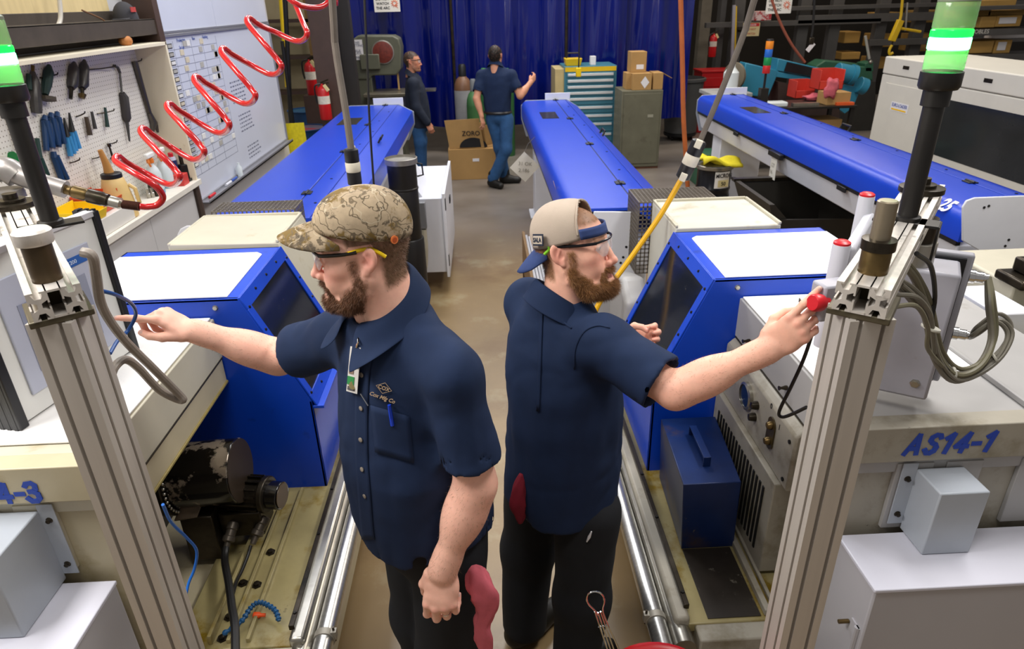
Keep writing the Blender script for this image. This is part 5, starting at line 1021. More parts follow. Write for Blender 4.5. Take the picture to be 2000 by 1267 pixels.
# pail, cloth
pl_ = thing('pail', 'black steel pail with a white label numbered 50 on the floor', 'pail', (2.42, 7.0, 0)); px_, py_ = 2.42, 7.0
MB().lathe([(.165, 0), (.17, .01), (.172, .30), (.178, .31), (.178, .33), (.172, .34), (.172, .38), (.178, .39), (.178, .41), (.172, .42), (.175, .60), (.19, .605), (.19, .645), (.182, .65), (.17, .60), (0, .58)], (px_, py_, 0), n=32).build('shell', M('gloss_black_pail', '141519', .25, var=.1), pl_)
MB().lathe([(.191, .606), (.195, .61), (.195, .642), (.191, .645)], (px_, py_, 0), n=32).build('rim_band', STEEL, pl_)
G = [[(px_+.179*math.sin(a), py_-.179*math.cos(a), z) for z in (.425, .595)] for a in np.linspace(-.25, .75, 9)]
lb = MB().grid(G).build('label', M('label_white', 'e0dcd4', .5, var=.02), pl_, smooth=180)
am = .25; tx = lambda a: (math.cos(am), math.sin(am), 0)
c_ = V(px_+.186*math.sin(am), py_-.186*math.cos(am), 0)
text('MICRON', .058, c_+V(0, 0, .540), tx(am), (0, 0, 1), BLACK, pl_, align='CENTER', bold=.0008, sx=.82); MB().obox(c_+V(0, 0, .477)+V(-math.sin(am), math.cos(am), 0)*.002, tx(am), (0, 0, 1), (math.sin(am), -math.cos(am), 0), .12, .07, .004).build('number_card', M('cream_tag'), pl_); text('50', .055, c_+V(0, 0, .457)+V(math.sin(am), -math.cos(am), 0)*.004, tx(am), (0, 0, 1), BLACK, pl_, align='CENTER', bold=.0008)
MB().cyl((px_+.17, py_-.05, .5), (px_+.215, py_-.06, .5), .012, n=8).build('handle_boss', BLACK, pl_)
G = []
for i in range(15):
    row = []
    for j in range(11):
        u = i/14; v = j/10; x = px_-.17+.42*u; y = py_-.15+.28*v
        z = .70+.035*math.sin(u*7+v*2)+.02*math.sin(v*9+u*3)-.05*max(0, u-.7)/.3-(.03 if j in (0, 10) else 0); row.append((x, y, z))
    G.append(row)
o = tag(MB().grid(G).build('yellow_cloth', M('yellow_cloth', 'e0cf2a', .8, var=.12, vs=14), smooth=180), 'crumpled yellow cloth lying on the black pail', 'cloth'); md = o.modifiers.new('t', 'SOLIDIFY'); md.thickness = .02
drum('tan rusty open drum behind the mesh guard', 1330, 372, 6.9, .17, .36, M('tan_drum', '8a6f4a', .6, var=.2, vs=10), M('tan_drum_top', '7a5c34', .7, var=.3, vs=14))
# dark hopper under the right feeder
hp = thing('chip_hopper', 'dark open steel hopper in front of the right-hand feeder', 'hopper', (2.4, 5.2, 0))
HPM = M('hopper_black', '25221d', .5, var=.15, vs=5)
hx_ = .17
MB().hexa([(hx_+2.25, 5.0, .05), (hx_+2.75, 5.0, .05), (hx_+2.75, 5.6, .05), (hx_+2.25, 5.6, .05), (hx_+1.98, 4.9, .80), (hx_+2.02, 4.9, .80), (hx_+2.02, 5.7, .80), (hx_+1.98, 5.7, .80)]).build('sloped_side', HPM, hp)
MB().prism([(hx_+1.98, 5.68, .80), (hx_+2.80, 5.68, .80), (hx_+2.75, 5.6, .06), (hx_+2.27, 5.6, .06)], (0, .02, 0)).build('back_side', HPM, hp)
MB().prism([(hx_+2.0, 4.9, .68), (hx_+2.78, 4.9, .66), (hx_+2.75, 5.0, .06), (hx_+2.27, 5.0, .06)], (0, .02, 0)).build('front_side', HPM, hp)
MB().box(hx_+2.76, hx_+2.79, 4.9, 5.7, .06, .80).build('right_side', HPM, hp); MB().tube([(hx_+2.78, 4.92, .1), (hx_+2.90, 4.92, .84)], .025, 4).build('brace', HPM, hp); MB().box(hx_+1.97, hx_+2.80, 5.66, 5.72, .79, .815).build('rim', STEELD, hp)
# paper tags
tg = thing('paper_tag', 'white card tag hanging by wire from the middle feeder', 'tag', at(1025, 325, y=6.0))
p_ = V(*at(1025, 326, y=6.0)); MB().obox(p_, (.72, 0, -.69), (.69, 0, .72), (0, 1, 0), .19, .19, .004).build('card', M('tag_card', 'd0ccc0', .6, var=.05), tg)
MB().tube([p_+V(0, 0, .13), p_+V(.03, .0, .20), (.445, p_[1]+.0, p_[2]+.26)], .003, 5).build('wire', STEEL, tg)
text('31 OK', .045, p_+V(-.06, -.004, .02), (1, 0, -.1), (.1, 0, 1), M('tag_ink', '8a8578', .6, var=0), tg); text('2.186', .045, p_+V(-.06, -.004, -.04), (1, 0, -.1), (.1, 0, 1), M('tag_ink'), tg)
tg2 = thing('paper_tag', 'long narrow white tag hanging from the right-hand feeder latch', 'tag', (2.47, 5.7, .9))
MB().box(2.474, 2.477, 5.62, 5.74, .80, .985).build('card', M('tag_card'), tg2); text('127', .05, (2.4735, 5.73, .90), (0, -1, 0), (0, 0, 1), M('tag_ink'), tg2); text('96', .05, (2.4735, 5.73, .84), (0, -1, 0), (0, 0, 1), M('tag_ink'), tg2)
MB().box(2.46, 2.50, 5.55, 5.80, .985, 1.03).build('clip', BLACK, tg2, .006)
# stack of long bars in a trough by the man in the mesh cap
bt = thing('bar_rack', 'wooden trough of long grey tubes standing on the floor by the aisle', 'rack', (.3, 4.2, 0))
for k in range(5):
    MB().box(.27+k*.022, .288+k*.022, 3.3, 4.7, .45, .70-.012*k).build('bar_profile', M('grey_profile', 'a9a8ac', .4, metal=.4, var=.06), bt, .002)
MB().box(.25, .268, 3.3, 4.72, .0, .72).box(.25, .40, 3.3, 4.7, .42, .45).build('trough', M('worn_wood', '7a5c36', .7, var=.15), bt); MB().box(.25, .4, 3.35, 3.4, 0, .42).box(.25, .4, 4.6, 4.65, 0, .42).build('support', M('worn_wood'), bt)
# ------------------------------------------------------------------ right background: loader, rack, machines, bench
EW = M('loader_white', 'cac6bb', .45, var=.03)
el_ = thing('magazine_loader', 'long white enclosed bar loader with dark window at the far right', 'loader', (4.9, 6.4, 0))
X0 = 4.42; ya, yb = 4.2, 7.68
MB().box(X0, 5.3, ya, yb, .45, 1.42).build('cabinet', EW, el_, .01)
MB().box(X0-.004, 5.3, ya, yb, 1.425, 1.60).build('top_cover', EW, el_, .012)
MB().box(X0+.02, 5.28, ya, yb-.02, 1.42, 1.426).build('cover_gap', BLACK, el_)
MB().box(X0+.1, 5.2, ya+.1, yb-.15, .0, .45).build('plinth', M('loader_plinth', '5a564c', .6, var=.1), el_)
dr = MB().box(X0-.006, X0, 6.78, 7.56, .55, 1.34).build('door', EW, el_, .002); MB().box(X0-.003, X0+.001, 6.765, 6.775, .55, 1.35).build('door_gap', BLACK, el_)
MB().box(X0-.008, X0-.005, 7.06, 7.38, 1.08, 1.17).build('name_plate', M('plate_white', 'd8d6d8', .5, var=0), el_); text('EURO-LOADER', .048, (X0-.009, 7.36, 1.125), (0, -1, 0), (0, 0, 1), M('plate_blue', '2c4a9c', .5, var=0), el_, bold=.0003, sx=.86); MB().box(X0-.0095, X0-.008, 7.09, 7.36, 1.09, 1.105).build('yellow_line', M('plate_yellow', 'e8b818', .5, var=0), el_)
MB().box(X0-.008, X0-.006, 7.30, 7.42, .60, .72).build('warning_label', M('label_yellow', 'e8e020', .5, var=.05), el_)
MB().box(X0-.002, X0+.002, 4.9, 6.62, .78, 1.30).build('window', M('loader_window', '26282a', .12, var=.2, vs=2, spec=.6), el_)
MB().box(X0-.006, X0, 6.62, 6.70, .80, 1.32).build('control_strip', BLACK, el_)
for z, m_ in ((1.20, REDP), (1.10, STEEL), (1.0, STEEL), (.9, STEEL)): MB().lathe([(.03, 0), (.03, .02), (.02, .03)], (X0-.006, 6.66, z), (-1, 0, 0), 14).build('button', m_, el_)
for y in (7.2, 5.95, 4.9): MB().box(X0-.008, X0-.003, y, y+.11, 1.50, 1.535).build('latch', STEELD, el_, .006)
MB().box(X0-.001, X0+.003, 5.35, 5.43, .8, 1.28).build('inner_bar', STEEL, el_)
# rack
RKM = M('rack_grey', '4c4a48', .5, var=.12, vs=4); WBX = M('wood_box', 'b08a48', .7, var=.14, vs=4, stretch=(.6, 3, 3)); DKV = M('dark_void', '1c1813', .9, var=.1)
rk2 = thing('cantilever_rack', 'large grey steel storage rack across the right background', 'rack', (8.0, 12.5, 0))
for px in (1440, 1568, 1630, 1720, 1795): a = at(px, 60, y=13.2); MB().box(a[0]-.10, a[0]+.10, 13.2, 13.35, 0, 4).build('upright', RKM, rk2, .004)
for (x0, x1, yt, yb) in ((1380, 1720, 40, 50), (1560, 1900, 26, 42), (1540, 2050, 6, 14), (1700, 2100, 72, 84)):
    pbox(MB(), x0, x1, yt, yb, 13.05, .12).build('beam', RKM, rk2, .003)
MB().box(3.6, 16, 16.5, 16.6, 0, 5).build('void_backdrop', DKV, rk2)  # near-black backdrop standing in for the dark depth behind the rack
WLAB = ['upper wooden box between the two left rack uprights', 'lower wooden box between the two left rack uprights, over the green lathe', 'upper wooden box behind the yellow chain hoist', 'lower wooden box above the left end of the white loader', 'wooden box just left of the green stack light', 'low wooden box above the hoist lever', 'wooden box at the left of the green stack light near the top', 'wooden box with paper above the stencilled COBLES shelf', 'wide wooden box above the COBLES shelf at the right edge', 'wooden box with paper above the LEVEL shelf', 'wooden box standing in front on the LEVEL shelf', 'topmost wooden box at the right edge of the rack', 'thin wooden box behind those above the COBLES shelf', 'wooden box right behind the green stack light']
for k, (x0, x1, yt, yb, Y) in enumerate(((1650, 1680, 62, 84, 13.5), (1644, 1680, 102, 116, 13.5), (1712, 1742, 66, 92, 13.5), (1706, 1735, 112, 134, 13.5), (1786, 1830, 66, 100, 13.5), (1720, 1760, 24, 38, 13.5), (1795, 1845, 20, 44, 13.5), (1915, 1945, 32, 54, 11.5), (1946, 1995, 30, 52, 11.5), (1890, 1940, 80, 104, 11.5), (1943, 1975, 78, 104, 11.5), (1900, 1985, 0, 12, 11.5), (1930, 2010, 20, 30, 11.8), (1880, 1935, 20, 36, 11.8))):
    o = thing('wooden_box', WLAB[k], 'box', at((x0+x1)/2, yb, y=Y), 'wooden boxes on the rack'); pbox(MB(), x0, x1, yt, yb, Y, .5).build('crate', WBX, o, .01)
    if Y < 12 and k % 2 == 0: pbox(MB(), x0+6, x1-10, yt+4, yb-6, Y-.01, .008).build('paper', M('paper_white'), o)
for (x0, x1, yt, yb, t_) in ((1890, 1990, 56, 68, 'COBLES'), (1880, 1975, 106, 118, 'LEVEL'), (1880, 2030, 10, 18, '')):
    o = thing('rack_shelf', 'dark grey shelf edge %s on the rack behind the loader' % (('stencilled '+t_) if t_ else 'at the top right'), 'shelf', at(x0, yb, y=11.3)); pbox(MB(), x0, x1+80, yt, yb, 11.3, .6).build('shelf', RKM, o, .004)
    if t_: p_ = V(*at(x0+5, yb-2, y=11.29)); text(t_, .085, p_, (1, 0, 0), (0, 0, 1), M('stencil_white', 'c8c4bc', .6, var=0), o, bold=.001)
pbox(MB(), 1900, 2060, 68, 76, 11.6, .3)
for k, (x0, x1, yt, yb) in enumerate(((1938, 2020, 66, 74), (1930, 2020, 106, 118), (1905, 1990, 120, 130))):
    tag(pbox(MB(), x0, x1, yt, yb, 12.2, .2).build('white_sheet', M('paper_white'), bevel=.004), ('pale sheet stock on the upper rack shelf', 'pale sheet stock in the middle of the rack', 'pale sheet stock on the lower rack shelf')[k], 'sheet')
# chain hoist with yellow ratchet
lb_ = thing('lever_hoist', 'yellow lever chain hoist hanging in front of the rack', 'hoist', at(1745, 90, y=11)); q3 = lambda a, b: V(*at(a, b, y=10.8))
MB().tube([q3(1763, -5), q3(1760, 30), q3(1752, 62)], .02, 8).build('upper_strap', M('hoist_yellow', 'c8a418', .5, var=.08), lb_); MB().obox(q3(1750, 60), (.25, 0, 1), (0, 1, 0), (1, 0, -.25), .3, .08, .09).build('ratchet', M('hoist_yellow'), lb_, .01); MB().tube([q3(1750, 54), q3(1798, 62)], .02, 8).build('lever', M('hoist_yellow'), lb_); MB().tube([q3(1747, 68), q3(1742, 88)], .012, 8).build('chain', STEELD, lb_); MB().tube(smoothpath([q3(1742, 88), q3(1737, 98), q3(1738, 106), q3(1744, 103)], 4), .02, 8).build('hook', M('hoist_yellow'), lb_); MB().tube([q3(1772, 5), q3(1768, 60)], .015, 6).build('loose_chain', STEEL, lb_)
# teal horizontal band saw
TB = M('teal_machine', '2f7f9c', .4, var=.06, vs=5)
sw = thing('horizontal_saw', 'teal horizontal band saw with black panel behind the red bins', 'saw', (4.8, 10.6, 0)); q = lambda a, b, Y=10.5: V(*at(a, b, y=Y))
MB().prism([q(1456, 122), q(1522, 138), q(1500, 192), q(1448, 184)], (0, .25, 0)).build('wheel_housing', TB, sw, .015)
MB().lathe([(.02, 0), (.19, .01), (.19, .05), (.15, .06)], q(1437, 148, 10.35), (-.8, -.5, 0), 24).build('hand_wheel', M('hand_wheel_grey', '6a6252', .5, var=.1), sw)
MB().prism([q(1520, 114), q(1632, 140), q(1628, 158), q(1516, 138)], (0, .3, 0)).build('top_arm', TB, sw, .01)
MB().prism([q(1538, 121, 10.47), q(1622, 140, 10.47), q(1618, 155, 10.47), q(1532, 139, 10.47)], (0, .02, 0)).build('black_panel', BLACK, sw)
MB().prism([q(1518, 140), q(1600, 154), q(1598, 162), q(1514, 150)], (0, .25, 0)).build('lower_arm', TB, sw, .006)
MB().cyl(q(1634, 140), q(1664, 146), .13, n=20).build('motor', TB, sw, .01); MB().cyl(q(1660, 145), q(1668, 147), .145, n=20).build('motor_end', TB, sw)
MB().prism([q(1648, 165), q(1682, 172), q(1666, 210), q(1650, 222), q(1628, 206)], (0, .3, 0)).build('drip_pan', TB, sw, .006); MB().cyl(q(1676, 165), q(1690, 170), .12, n=18).build('rear_pulley', TB, sw, .01)
MB().prism([q(1520, 160), q(1640, 185), q(1640, 320), q(1520, 320)], (0, .4, 0)).build('stand', M('saw_stand', '3a2c28', .6, var=.2), sw)
gl_ = thing('green_lathe', 'dark green engine lathe with steel lever behind the teal saw', 'lathe', (5.6, 12, 0)); q = lambda a, b, Y=12.0: V(*at(a, b, y=Y)); GL = M('machine_green', '2d5b45', .45, var=.1, vs=6)
MB().prism([q(1595, 128), q(1612, 118), q(1676, 124), q(1680, 145), q(1590, 140)], (0, .4, 0)).build('headstock', GL, gl_, .02); MB().prism([q(1670, 130), q(1704, 130), q(1706, 158), q(1668, 152)], (0, .4, 0)).build('apron', GL, gl_, .02); MB().prism([q(1690, 124), q(1706, 120), q(1706, 140), q(1690, 140)], (0, .3, 0)).build('tailstock', GL, gl_, .01)
MB().tube([q(1690, 70), q(1698, 115)], .022, 8).build('lever', M('bright_lever', 'd0cec8', .3, metal=.5, var=0), gl_); MB().ball(q(1700, 121), .035, 10, 8).build('lever_boss', STEEL, gl_); MB().prism([q(1600, 150), q(1710, 160), q(1710, 330), q(1600, 330)], (0, .5, 0)).build('bed', M('bed_dark', '2c2a26', .6, var=.2), gl_)
# bench with red bins
wbn = thing('work_bench', 'black steel work table with clutter behind the right feeder', 'table', (4.6, 9.4, 0)); za = .86
a = at(1520, 203, z=za); b = at(1655, 210, z=za)
MB().box(3.6, 5.05, 9.2, 9.9, .83, .86).build('table_top', BLACKM, wbn, .004)
for x_, y_ in ((3.65, 9.25), (5.0, 9.25), (5.0, 9.85), (3.65, 9.85)): MB().box(x_-.025, x_+.025, y_-.025, y_+.025, 0, .83).build('leg', BLACKM, wbn)
MB().box(3.65, 5.0, 9.25, 9.85, .35, .37).build('lower_shelf', BLACKM, wbn)
def onb(px, py): return V(*at(px, py, z=.861))
RB = M('red_bin', 'c23a2e', .45, var=.05)
def redbin(lab, px, py, w_, d_, h_, z=.861):
    p = V(*at(px, py, z=z)); o = thing('parts_bin', lab, 'bin', tuple(p)); x0, y0 = p[0], p[1]; t = .012
    MB().box(x0-w_, x0+w_, y0, y0+d_, z, z+t).box(x0-w_, x0-w_+t, y0, y0+d_, z, z+h_).box(x0+w_-t, x0+w_, y0, y0+d_, z, z+h_).box(x0-w_, x0+w_, y0+d_-t, y0+d_, z, z+h_).box(x0-w_, x0+w_, y0, y0+t, z, z+h_*.45).build('tray', RB, o, .004); return o
redbin('small red plastic bin on the black work table', 1571, 192, .14, .3, .24)
cbx = tag(MB().box(4.66, 4.98, 9.3, 9.6, .861, 1.02).build('carton', M('cardboard'), bevel=.004), 'cardboard carton on the work table under the large red bin', 'carton')
o = redbin('large red plastic bin standing on the carton on the work table', 1622, 175, .17, .3, .26, 1.021)
def rag(name, label, cat, c, r, m_, seed=1, par=None):
    c = np.asarray(c, float); n = 18; mm = 10; G = []; rn = random.Random(seed); ph = [rn.uniform(0, 6) for _ in range(4)]
    mb = MB().ball(c, r, 20, 12); vs = []
    for p in mb.v:
        d = (np.array(p)-c)/np.array(r); k = 1+.16*math.sin(d[0]*5+ph[0]+d[2]*3)+.12*math.sin(d[1]*7+ph[1]+d[2]*4)+.08*math.sin(d[2]*9+ph[2]); vs.append(tuple(c+d*np.array(r)*k))
    mb.v = vs; return tag(mb.build(name, m_, smooth=180), label, cat)
PINK = M('pink_shop_cloth', 'c8606c', .9, var=.12, vs=18, bump=.1, bs=300)
rag('shop_rag', 'pink shop rag lying on the work table', 'rag', onb(1600, 197)+V(0, .1, .04), (.16, .12, .05), PINK, 2)
rag('shop_rag', 'pink shop rag hanging over the large red bin', 'rag', V(*at(1624, 172, y=9.28)), (.09, .03, .13), PINK, 3)
tag(MB().box(4.2, 4.55, 9.28, 9.36, .861, .90).build('steel_bar', STEEL), 'short steel bar lying on the work table', 'bar')
tag(MB().box(4.78, 5.02, 9.25, 9.33, .861, .895).build('orange_tool', M('orange_tool', 'd85a28', .5, var=.1)), 'orange tool at the right edge of the work table', 'tool')
tag(MB().box(3.75, 4.1, 9.22, 9.4, .861, .93).build('white_jug', M('milky_plastic'), bevel=.02), 'white plastic jug lying on the work table', 'jug')
tag(MB().box(4.45, 4.95, 9.35, 9.75, .371, .66).build('carton', M('cardboard'), bevel=.004), 'cardboard carton on the lower shelf of the work table', 'carton')
sl_ = thing('stack_light', 'small orange, blue, green and red stack light far behind the right feeder', 'signal light', at(1494, 170, y=9.0)); p = V(*at(1492, 172, y=9.0))
MB().cyl(p, p+V(0, 0, .18), .015, n=10).build('pole', BLACK, sl_)
for k, c_ in enumerate(('c02a2c', '1f8a4a', '2a6ac8', 'e88a28')): MB().lathe([(.045, 0), (.047, .005), (.047, .09), (.045, .095)], p+V(0, 0, .18+k*.096), n=16).build('lens', M('lens_'+c_, c_, .3, var=0), sl_)
MB().lathe([(.045, 0), (.04, .02)], p+V(0, 0, .565), n=16).build('cap', BLACK, sl_)
MB().box(p[0]-.05, p[0]+.05, 8.95, 9.05, 0, p[2]).build('stand', BLACKM, sl_)
rt = thing('tool_chest', 'bright red tool chest beyond the curtain edge', 'tool chest', (4.4, 12.5, 0)); a = at(1372, 142, y=12.3); b = at(1452, 142, y=12.3)
MB().box(a[0], b[0], 12.3, 12.8, .0, a[2]).build('chest', M('chest_red', 'b81c20', .35, var=.05), rt, .01); MB().box(a[0]-.02, b[0]+.02, 12.28, 12.82, a[2], a[2]+.03).build('lid', M('chest_red'), rt, .005)
for k in range(4): MB().box(a[0]+.05, b[0]-.05, 12.285, 12.3, .25+k*.18, .40+k*.18).build('drawer', M('chest_red'), rt, .004)
gb = tag(MB().box(2.75, 3.05, 8.5, 8.9, 0, .42).build('green_crate', M('crate_green', '23503a', .5, var=.1), bevel=.01), 'dark green crate on the floor beyond the right feeder', 'crate')
tag(MB().lathe([(.09, 0), (.1, .01), (.1, .22), (.05, .28), (.04, .30), (.04, .34), (.01, .345)], at(1425, 175, y=9.5), n=16).build('white_canister', M('milky_plastic')), 'white canister behind the far end of the right feeder', 'canister')
vs_ = thing('vise_stand', 'dark stand carrying the white canister behind the right feeder', 'stand', (3.2, 9.5, 0)); a = at(1425, 178, y=9.5); MB().box(a[0]-.3, a[0]+.25, 9.3, 9.9, a[2]-.06, a[2]-.005).build('top', M('stand_grey', '9a9a98', .5, var=.1), vs_, .01); MB().box(a[0]-.2, a[0]+.2, 9.4, 9.8, 0, a[2]-.06).build('column', BLACKM, vs_)
cord('hose', 'rusty red hose hanging in front of the rack at the right', 'hose', [('hose', [V(*at(1500, -20, y=10)), V(*at(1522, 40, y=10)), V(*at(1545, 85, y=10)), V(*at(1572, 122, y=10))], .018, M('red_brown_hose', '8a4a38', .6, var=.1))])
hk = cord('hanging_cable', 'black cable with small white tag hanging in front of the rack', 'cable', [('cable', [V(*at(1592, -20, y=10)), V(*at(1588, 50, y=10)), V(*at(1585, 72, y=10))], .016, CABLEB)]); MB().obox(V(*at(1583, 92, y=10)), (.6, 0, .8), (0, 1, 0), (.8, 0, -.6), .13, .01, .06).build('tag', M('paper_white'), hk); MB().obox(V(*at(1585, 80, y=10)), (1, 0, 0), (0, 1, 0), (0, 0, 1), .07, .03, .09).build('hook_block', STEELD, hk, .01)
cord('pole', 'pale pole with yellow edge standing beyond the curtain', 'pole', [('pole', [V(*at(1434, 10, y=13.0)), V(*at(1425, 246, y=13.0))], .03, M('pole_grey', '9a98a0', .5, var=.05)), ('yellow_edge', [V(*at(1438, 12, y=13.0)), V(*at(1435, 120, y=13.0))], .015, M('yellow_enamel'))])
tag(pbox(MB(), 1476, 1507, 22, 40, 12.6, .3).build('first_aid_carton', M('white_red_carton', 'd0b8b4', .5, var=.3, vs=12, dirt=('b02c34', 9, .5, .56)), bevel=.004), 'white and red carton on the dark shelf at the right', 'carton')
tag(pbox(MB(), 1365, 1385, 0, 150, 13.8, .2).build('trim_5', M('pale_grey_post', '6a6458', .6, var=.15)), 'grey column right of the curtain', None, kind='structure')
tag(pbox(MB(), 1402, 1412, 0, 160, 13.4, .2).build('trim_6', RKM), 'thin dark column right of the curtain', None, kind='structure')
# right-hand foreground beyond the lathe: oily machine, pale boxes
om = thing('tapping_machine', 'cream and black oily machine beyond the right lathe deck', 'machine', (2.2, 2.3, 0))
MB().box(1.95, 2.9, 2.05, 3.0, .02, .98).build('base', M('oily_black_base', '2a261e', .5, var=.4, vs=30, bump=.5, bs=60), om, .01)
MB().box(2.12, 2.9, 2.42, 2.85, .98, 1.16).build('table', CREAM, om, .01)
MB().box(1.86, 2.0, 2.15, 2.42, 1.06, 1.17).build('junction_box', WHITEP, om, .005)
MB().box(1.9, 1.96, 2.2, 2.38, .95, 1.06).build('box_bracket', GREYD, om)
for y in (2.22, 2.34): MB().lathe([(.018, 0), (.018, .004), (.012, .006)], (1.86, y, 1.115), (-1, 0, 0), 12).build('box_screw', WHITEP, om)
MB().box(2.10, 2.34, 2.36, 2.52, 1.16, 1.20).box(2.15, 2.28, 2.38, 2.50, 1.20, 1.26).build('chuck_block', STEELD, om, .01)
MB().tube([(1.9, 2.05, 1.12), (2.5, 2.15, 1.13)], .016, 8).build('rod', STEEL, om)
cbn = thing('coolant_tank', 'tan steel coolant tank on the floor at the far right edge', 'tank', (2.2, 1.9, 0)); MB().box(1.82, 2.6, 1.45, 2.04, .0, 1.0).build('tank', M('tan_tank', 'a39a78', .5, var=.1), cbn, .02)
# red stool and wire basket handle at the bottom
st = thing('red_stool', 'red round seat with worn rim at the bottom edge', 'stool', (.24, 1.19, 0))
c_ = V(*at(1268, 1251, z=.72)); c_ = c_-V(.0, .165, 0)
MB().lathe([(.158, -.02), (.165, -.012), (.165, -.004), (.155, .0), (.146, -.006), (0, -.008)], c_, n=40).build('seat', M('red_worn_paint', 'a8121a', .3, var=.1, dirt=('8a7a70', 14, .62, .66)), st)
for k in range(4): t = k*1.571+.6; MB().cyl(c_+V(.10*math.cos(t), .10*math.sin(t), -.02), V(c_[0]+.16*math.cos(t), c_[1]+.16*math.sin(t), 0), .012, n=10).build('leg', STEELD, st)
wbk = thing('wire_basket', 'chrome wire tool with looped handle standing in front of the men', 'wire tool', at(1185, 1220, y=1.22)); q = lambda a, b: V(*at(a, b, y=1.24))
lp_ = [q(1168, 1200), q(1160, 1190), q(1150, 1180), q(1146, 1170), q(1148, 1161), q(1155, 1156), q(1164, 1155), q(1173, 1158), q(1179, 1166), q(1180, 1176), q(1177, 1190), q(1183, 1210), q(1206, 1262), q(1214, 1290)]
MB().tube(smoothpath(lp_, 4), .0024, 8).build('loop', CHROME, wbk)
for a_, b_, c2, d2 in ((1162, 1194, 1192, 1285), (1168, 1196, 1199, 1287), (1173, 1194, 1206, 1288)): MB().tube([q(a_, b_), q(c2, d2)], .0022, 8).build('wire', CHROME, wbk)
MB().tube([q(1168, 1224), q(1188, 1221)], .0018, 6).build('cross_wire', CHROME, wbk)
# ------------------------------------------------------------------ people: implicit surfaces -> one mesh
_TAB = np.random.default_rng(3).random((32, 32, 32)).astype(np.float32)
def vnoise(p):
    p = np.asarray(p, np.float32); i = np.floor(p).astype(int); f = p-i; f = f*f*(3-2*f)
    def g(a, b, c): return _TAB[(i[:, 0]+a) % 32, (i[:, 1]+b) % 32, (i[:, 2]+c) % 32]
    x, y, z = f[:, 0], f[:, 1], f[:, 2]
    r = 0
    for a in (0, 1):
        for b in (0, 1):
            for c in (0, 1):
                r = r+g(a, b, c)*(x if a else 1-x)*(y if b else 1-y)*(z if c else 1-z)
    return r*2-1
def smin(a, b, k):
    if k <= 0: return np.minimum(a, b)
    h = np.clip(.5+.5*(b-a)/k, 0, 1); return b*(1-h)+a*h-k*h*(1-h)
def smax(a, b, k): return -smin(-a, -b, k)
def sd_cap(p, a, b, ra, rb):
    a = np.asarray(a, float); b = np.asarray(b, float); ab = b-a; pa = p-a
    t = np.clip(pa@ab/max(ab@ab, 1e-12), 0, 1)
    return np.linalg.norm(pa-t[:, None]*ab, axis=1)-(ra+t*(rb-ra))
def sd_ell(p, c, r, R=None):
    q = p-np.asarray(c, float)
    if R is not None: q = q@np.asarray(R).T     # rows of R = local axes
    r = np.asarray(r, float)
    k0 = np.linalg.norm(q/r, axis=1); k1 = np.linalg.norm(q/(r*r), axis=1)
    return k0*(k0-1)/np.maximum(k1, 1e-9)
def sd_chain(p, pts, rs, k=.01):
    d = None
    for i in range(len(pts)-1):
        e = sd_cap(p, pts[i], pts[i+1], rs[i], rs[i+1]); d = e if d is None else smin(d, e, k)
    return d
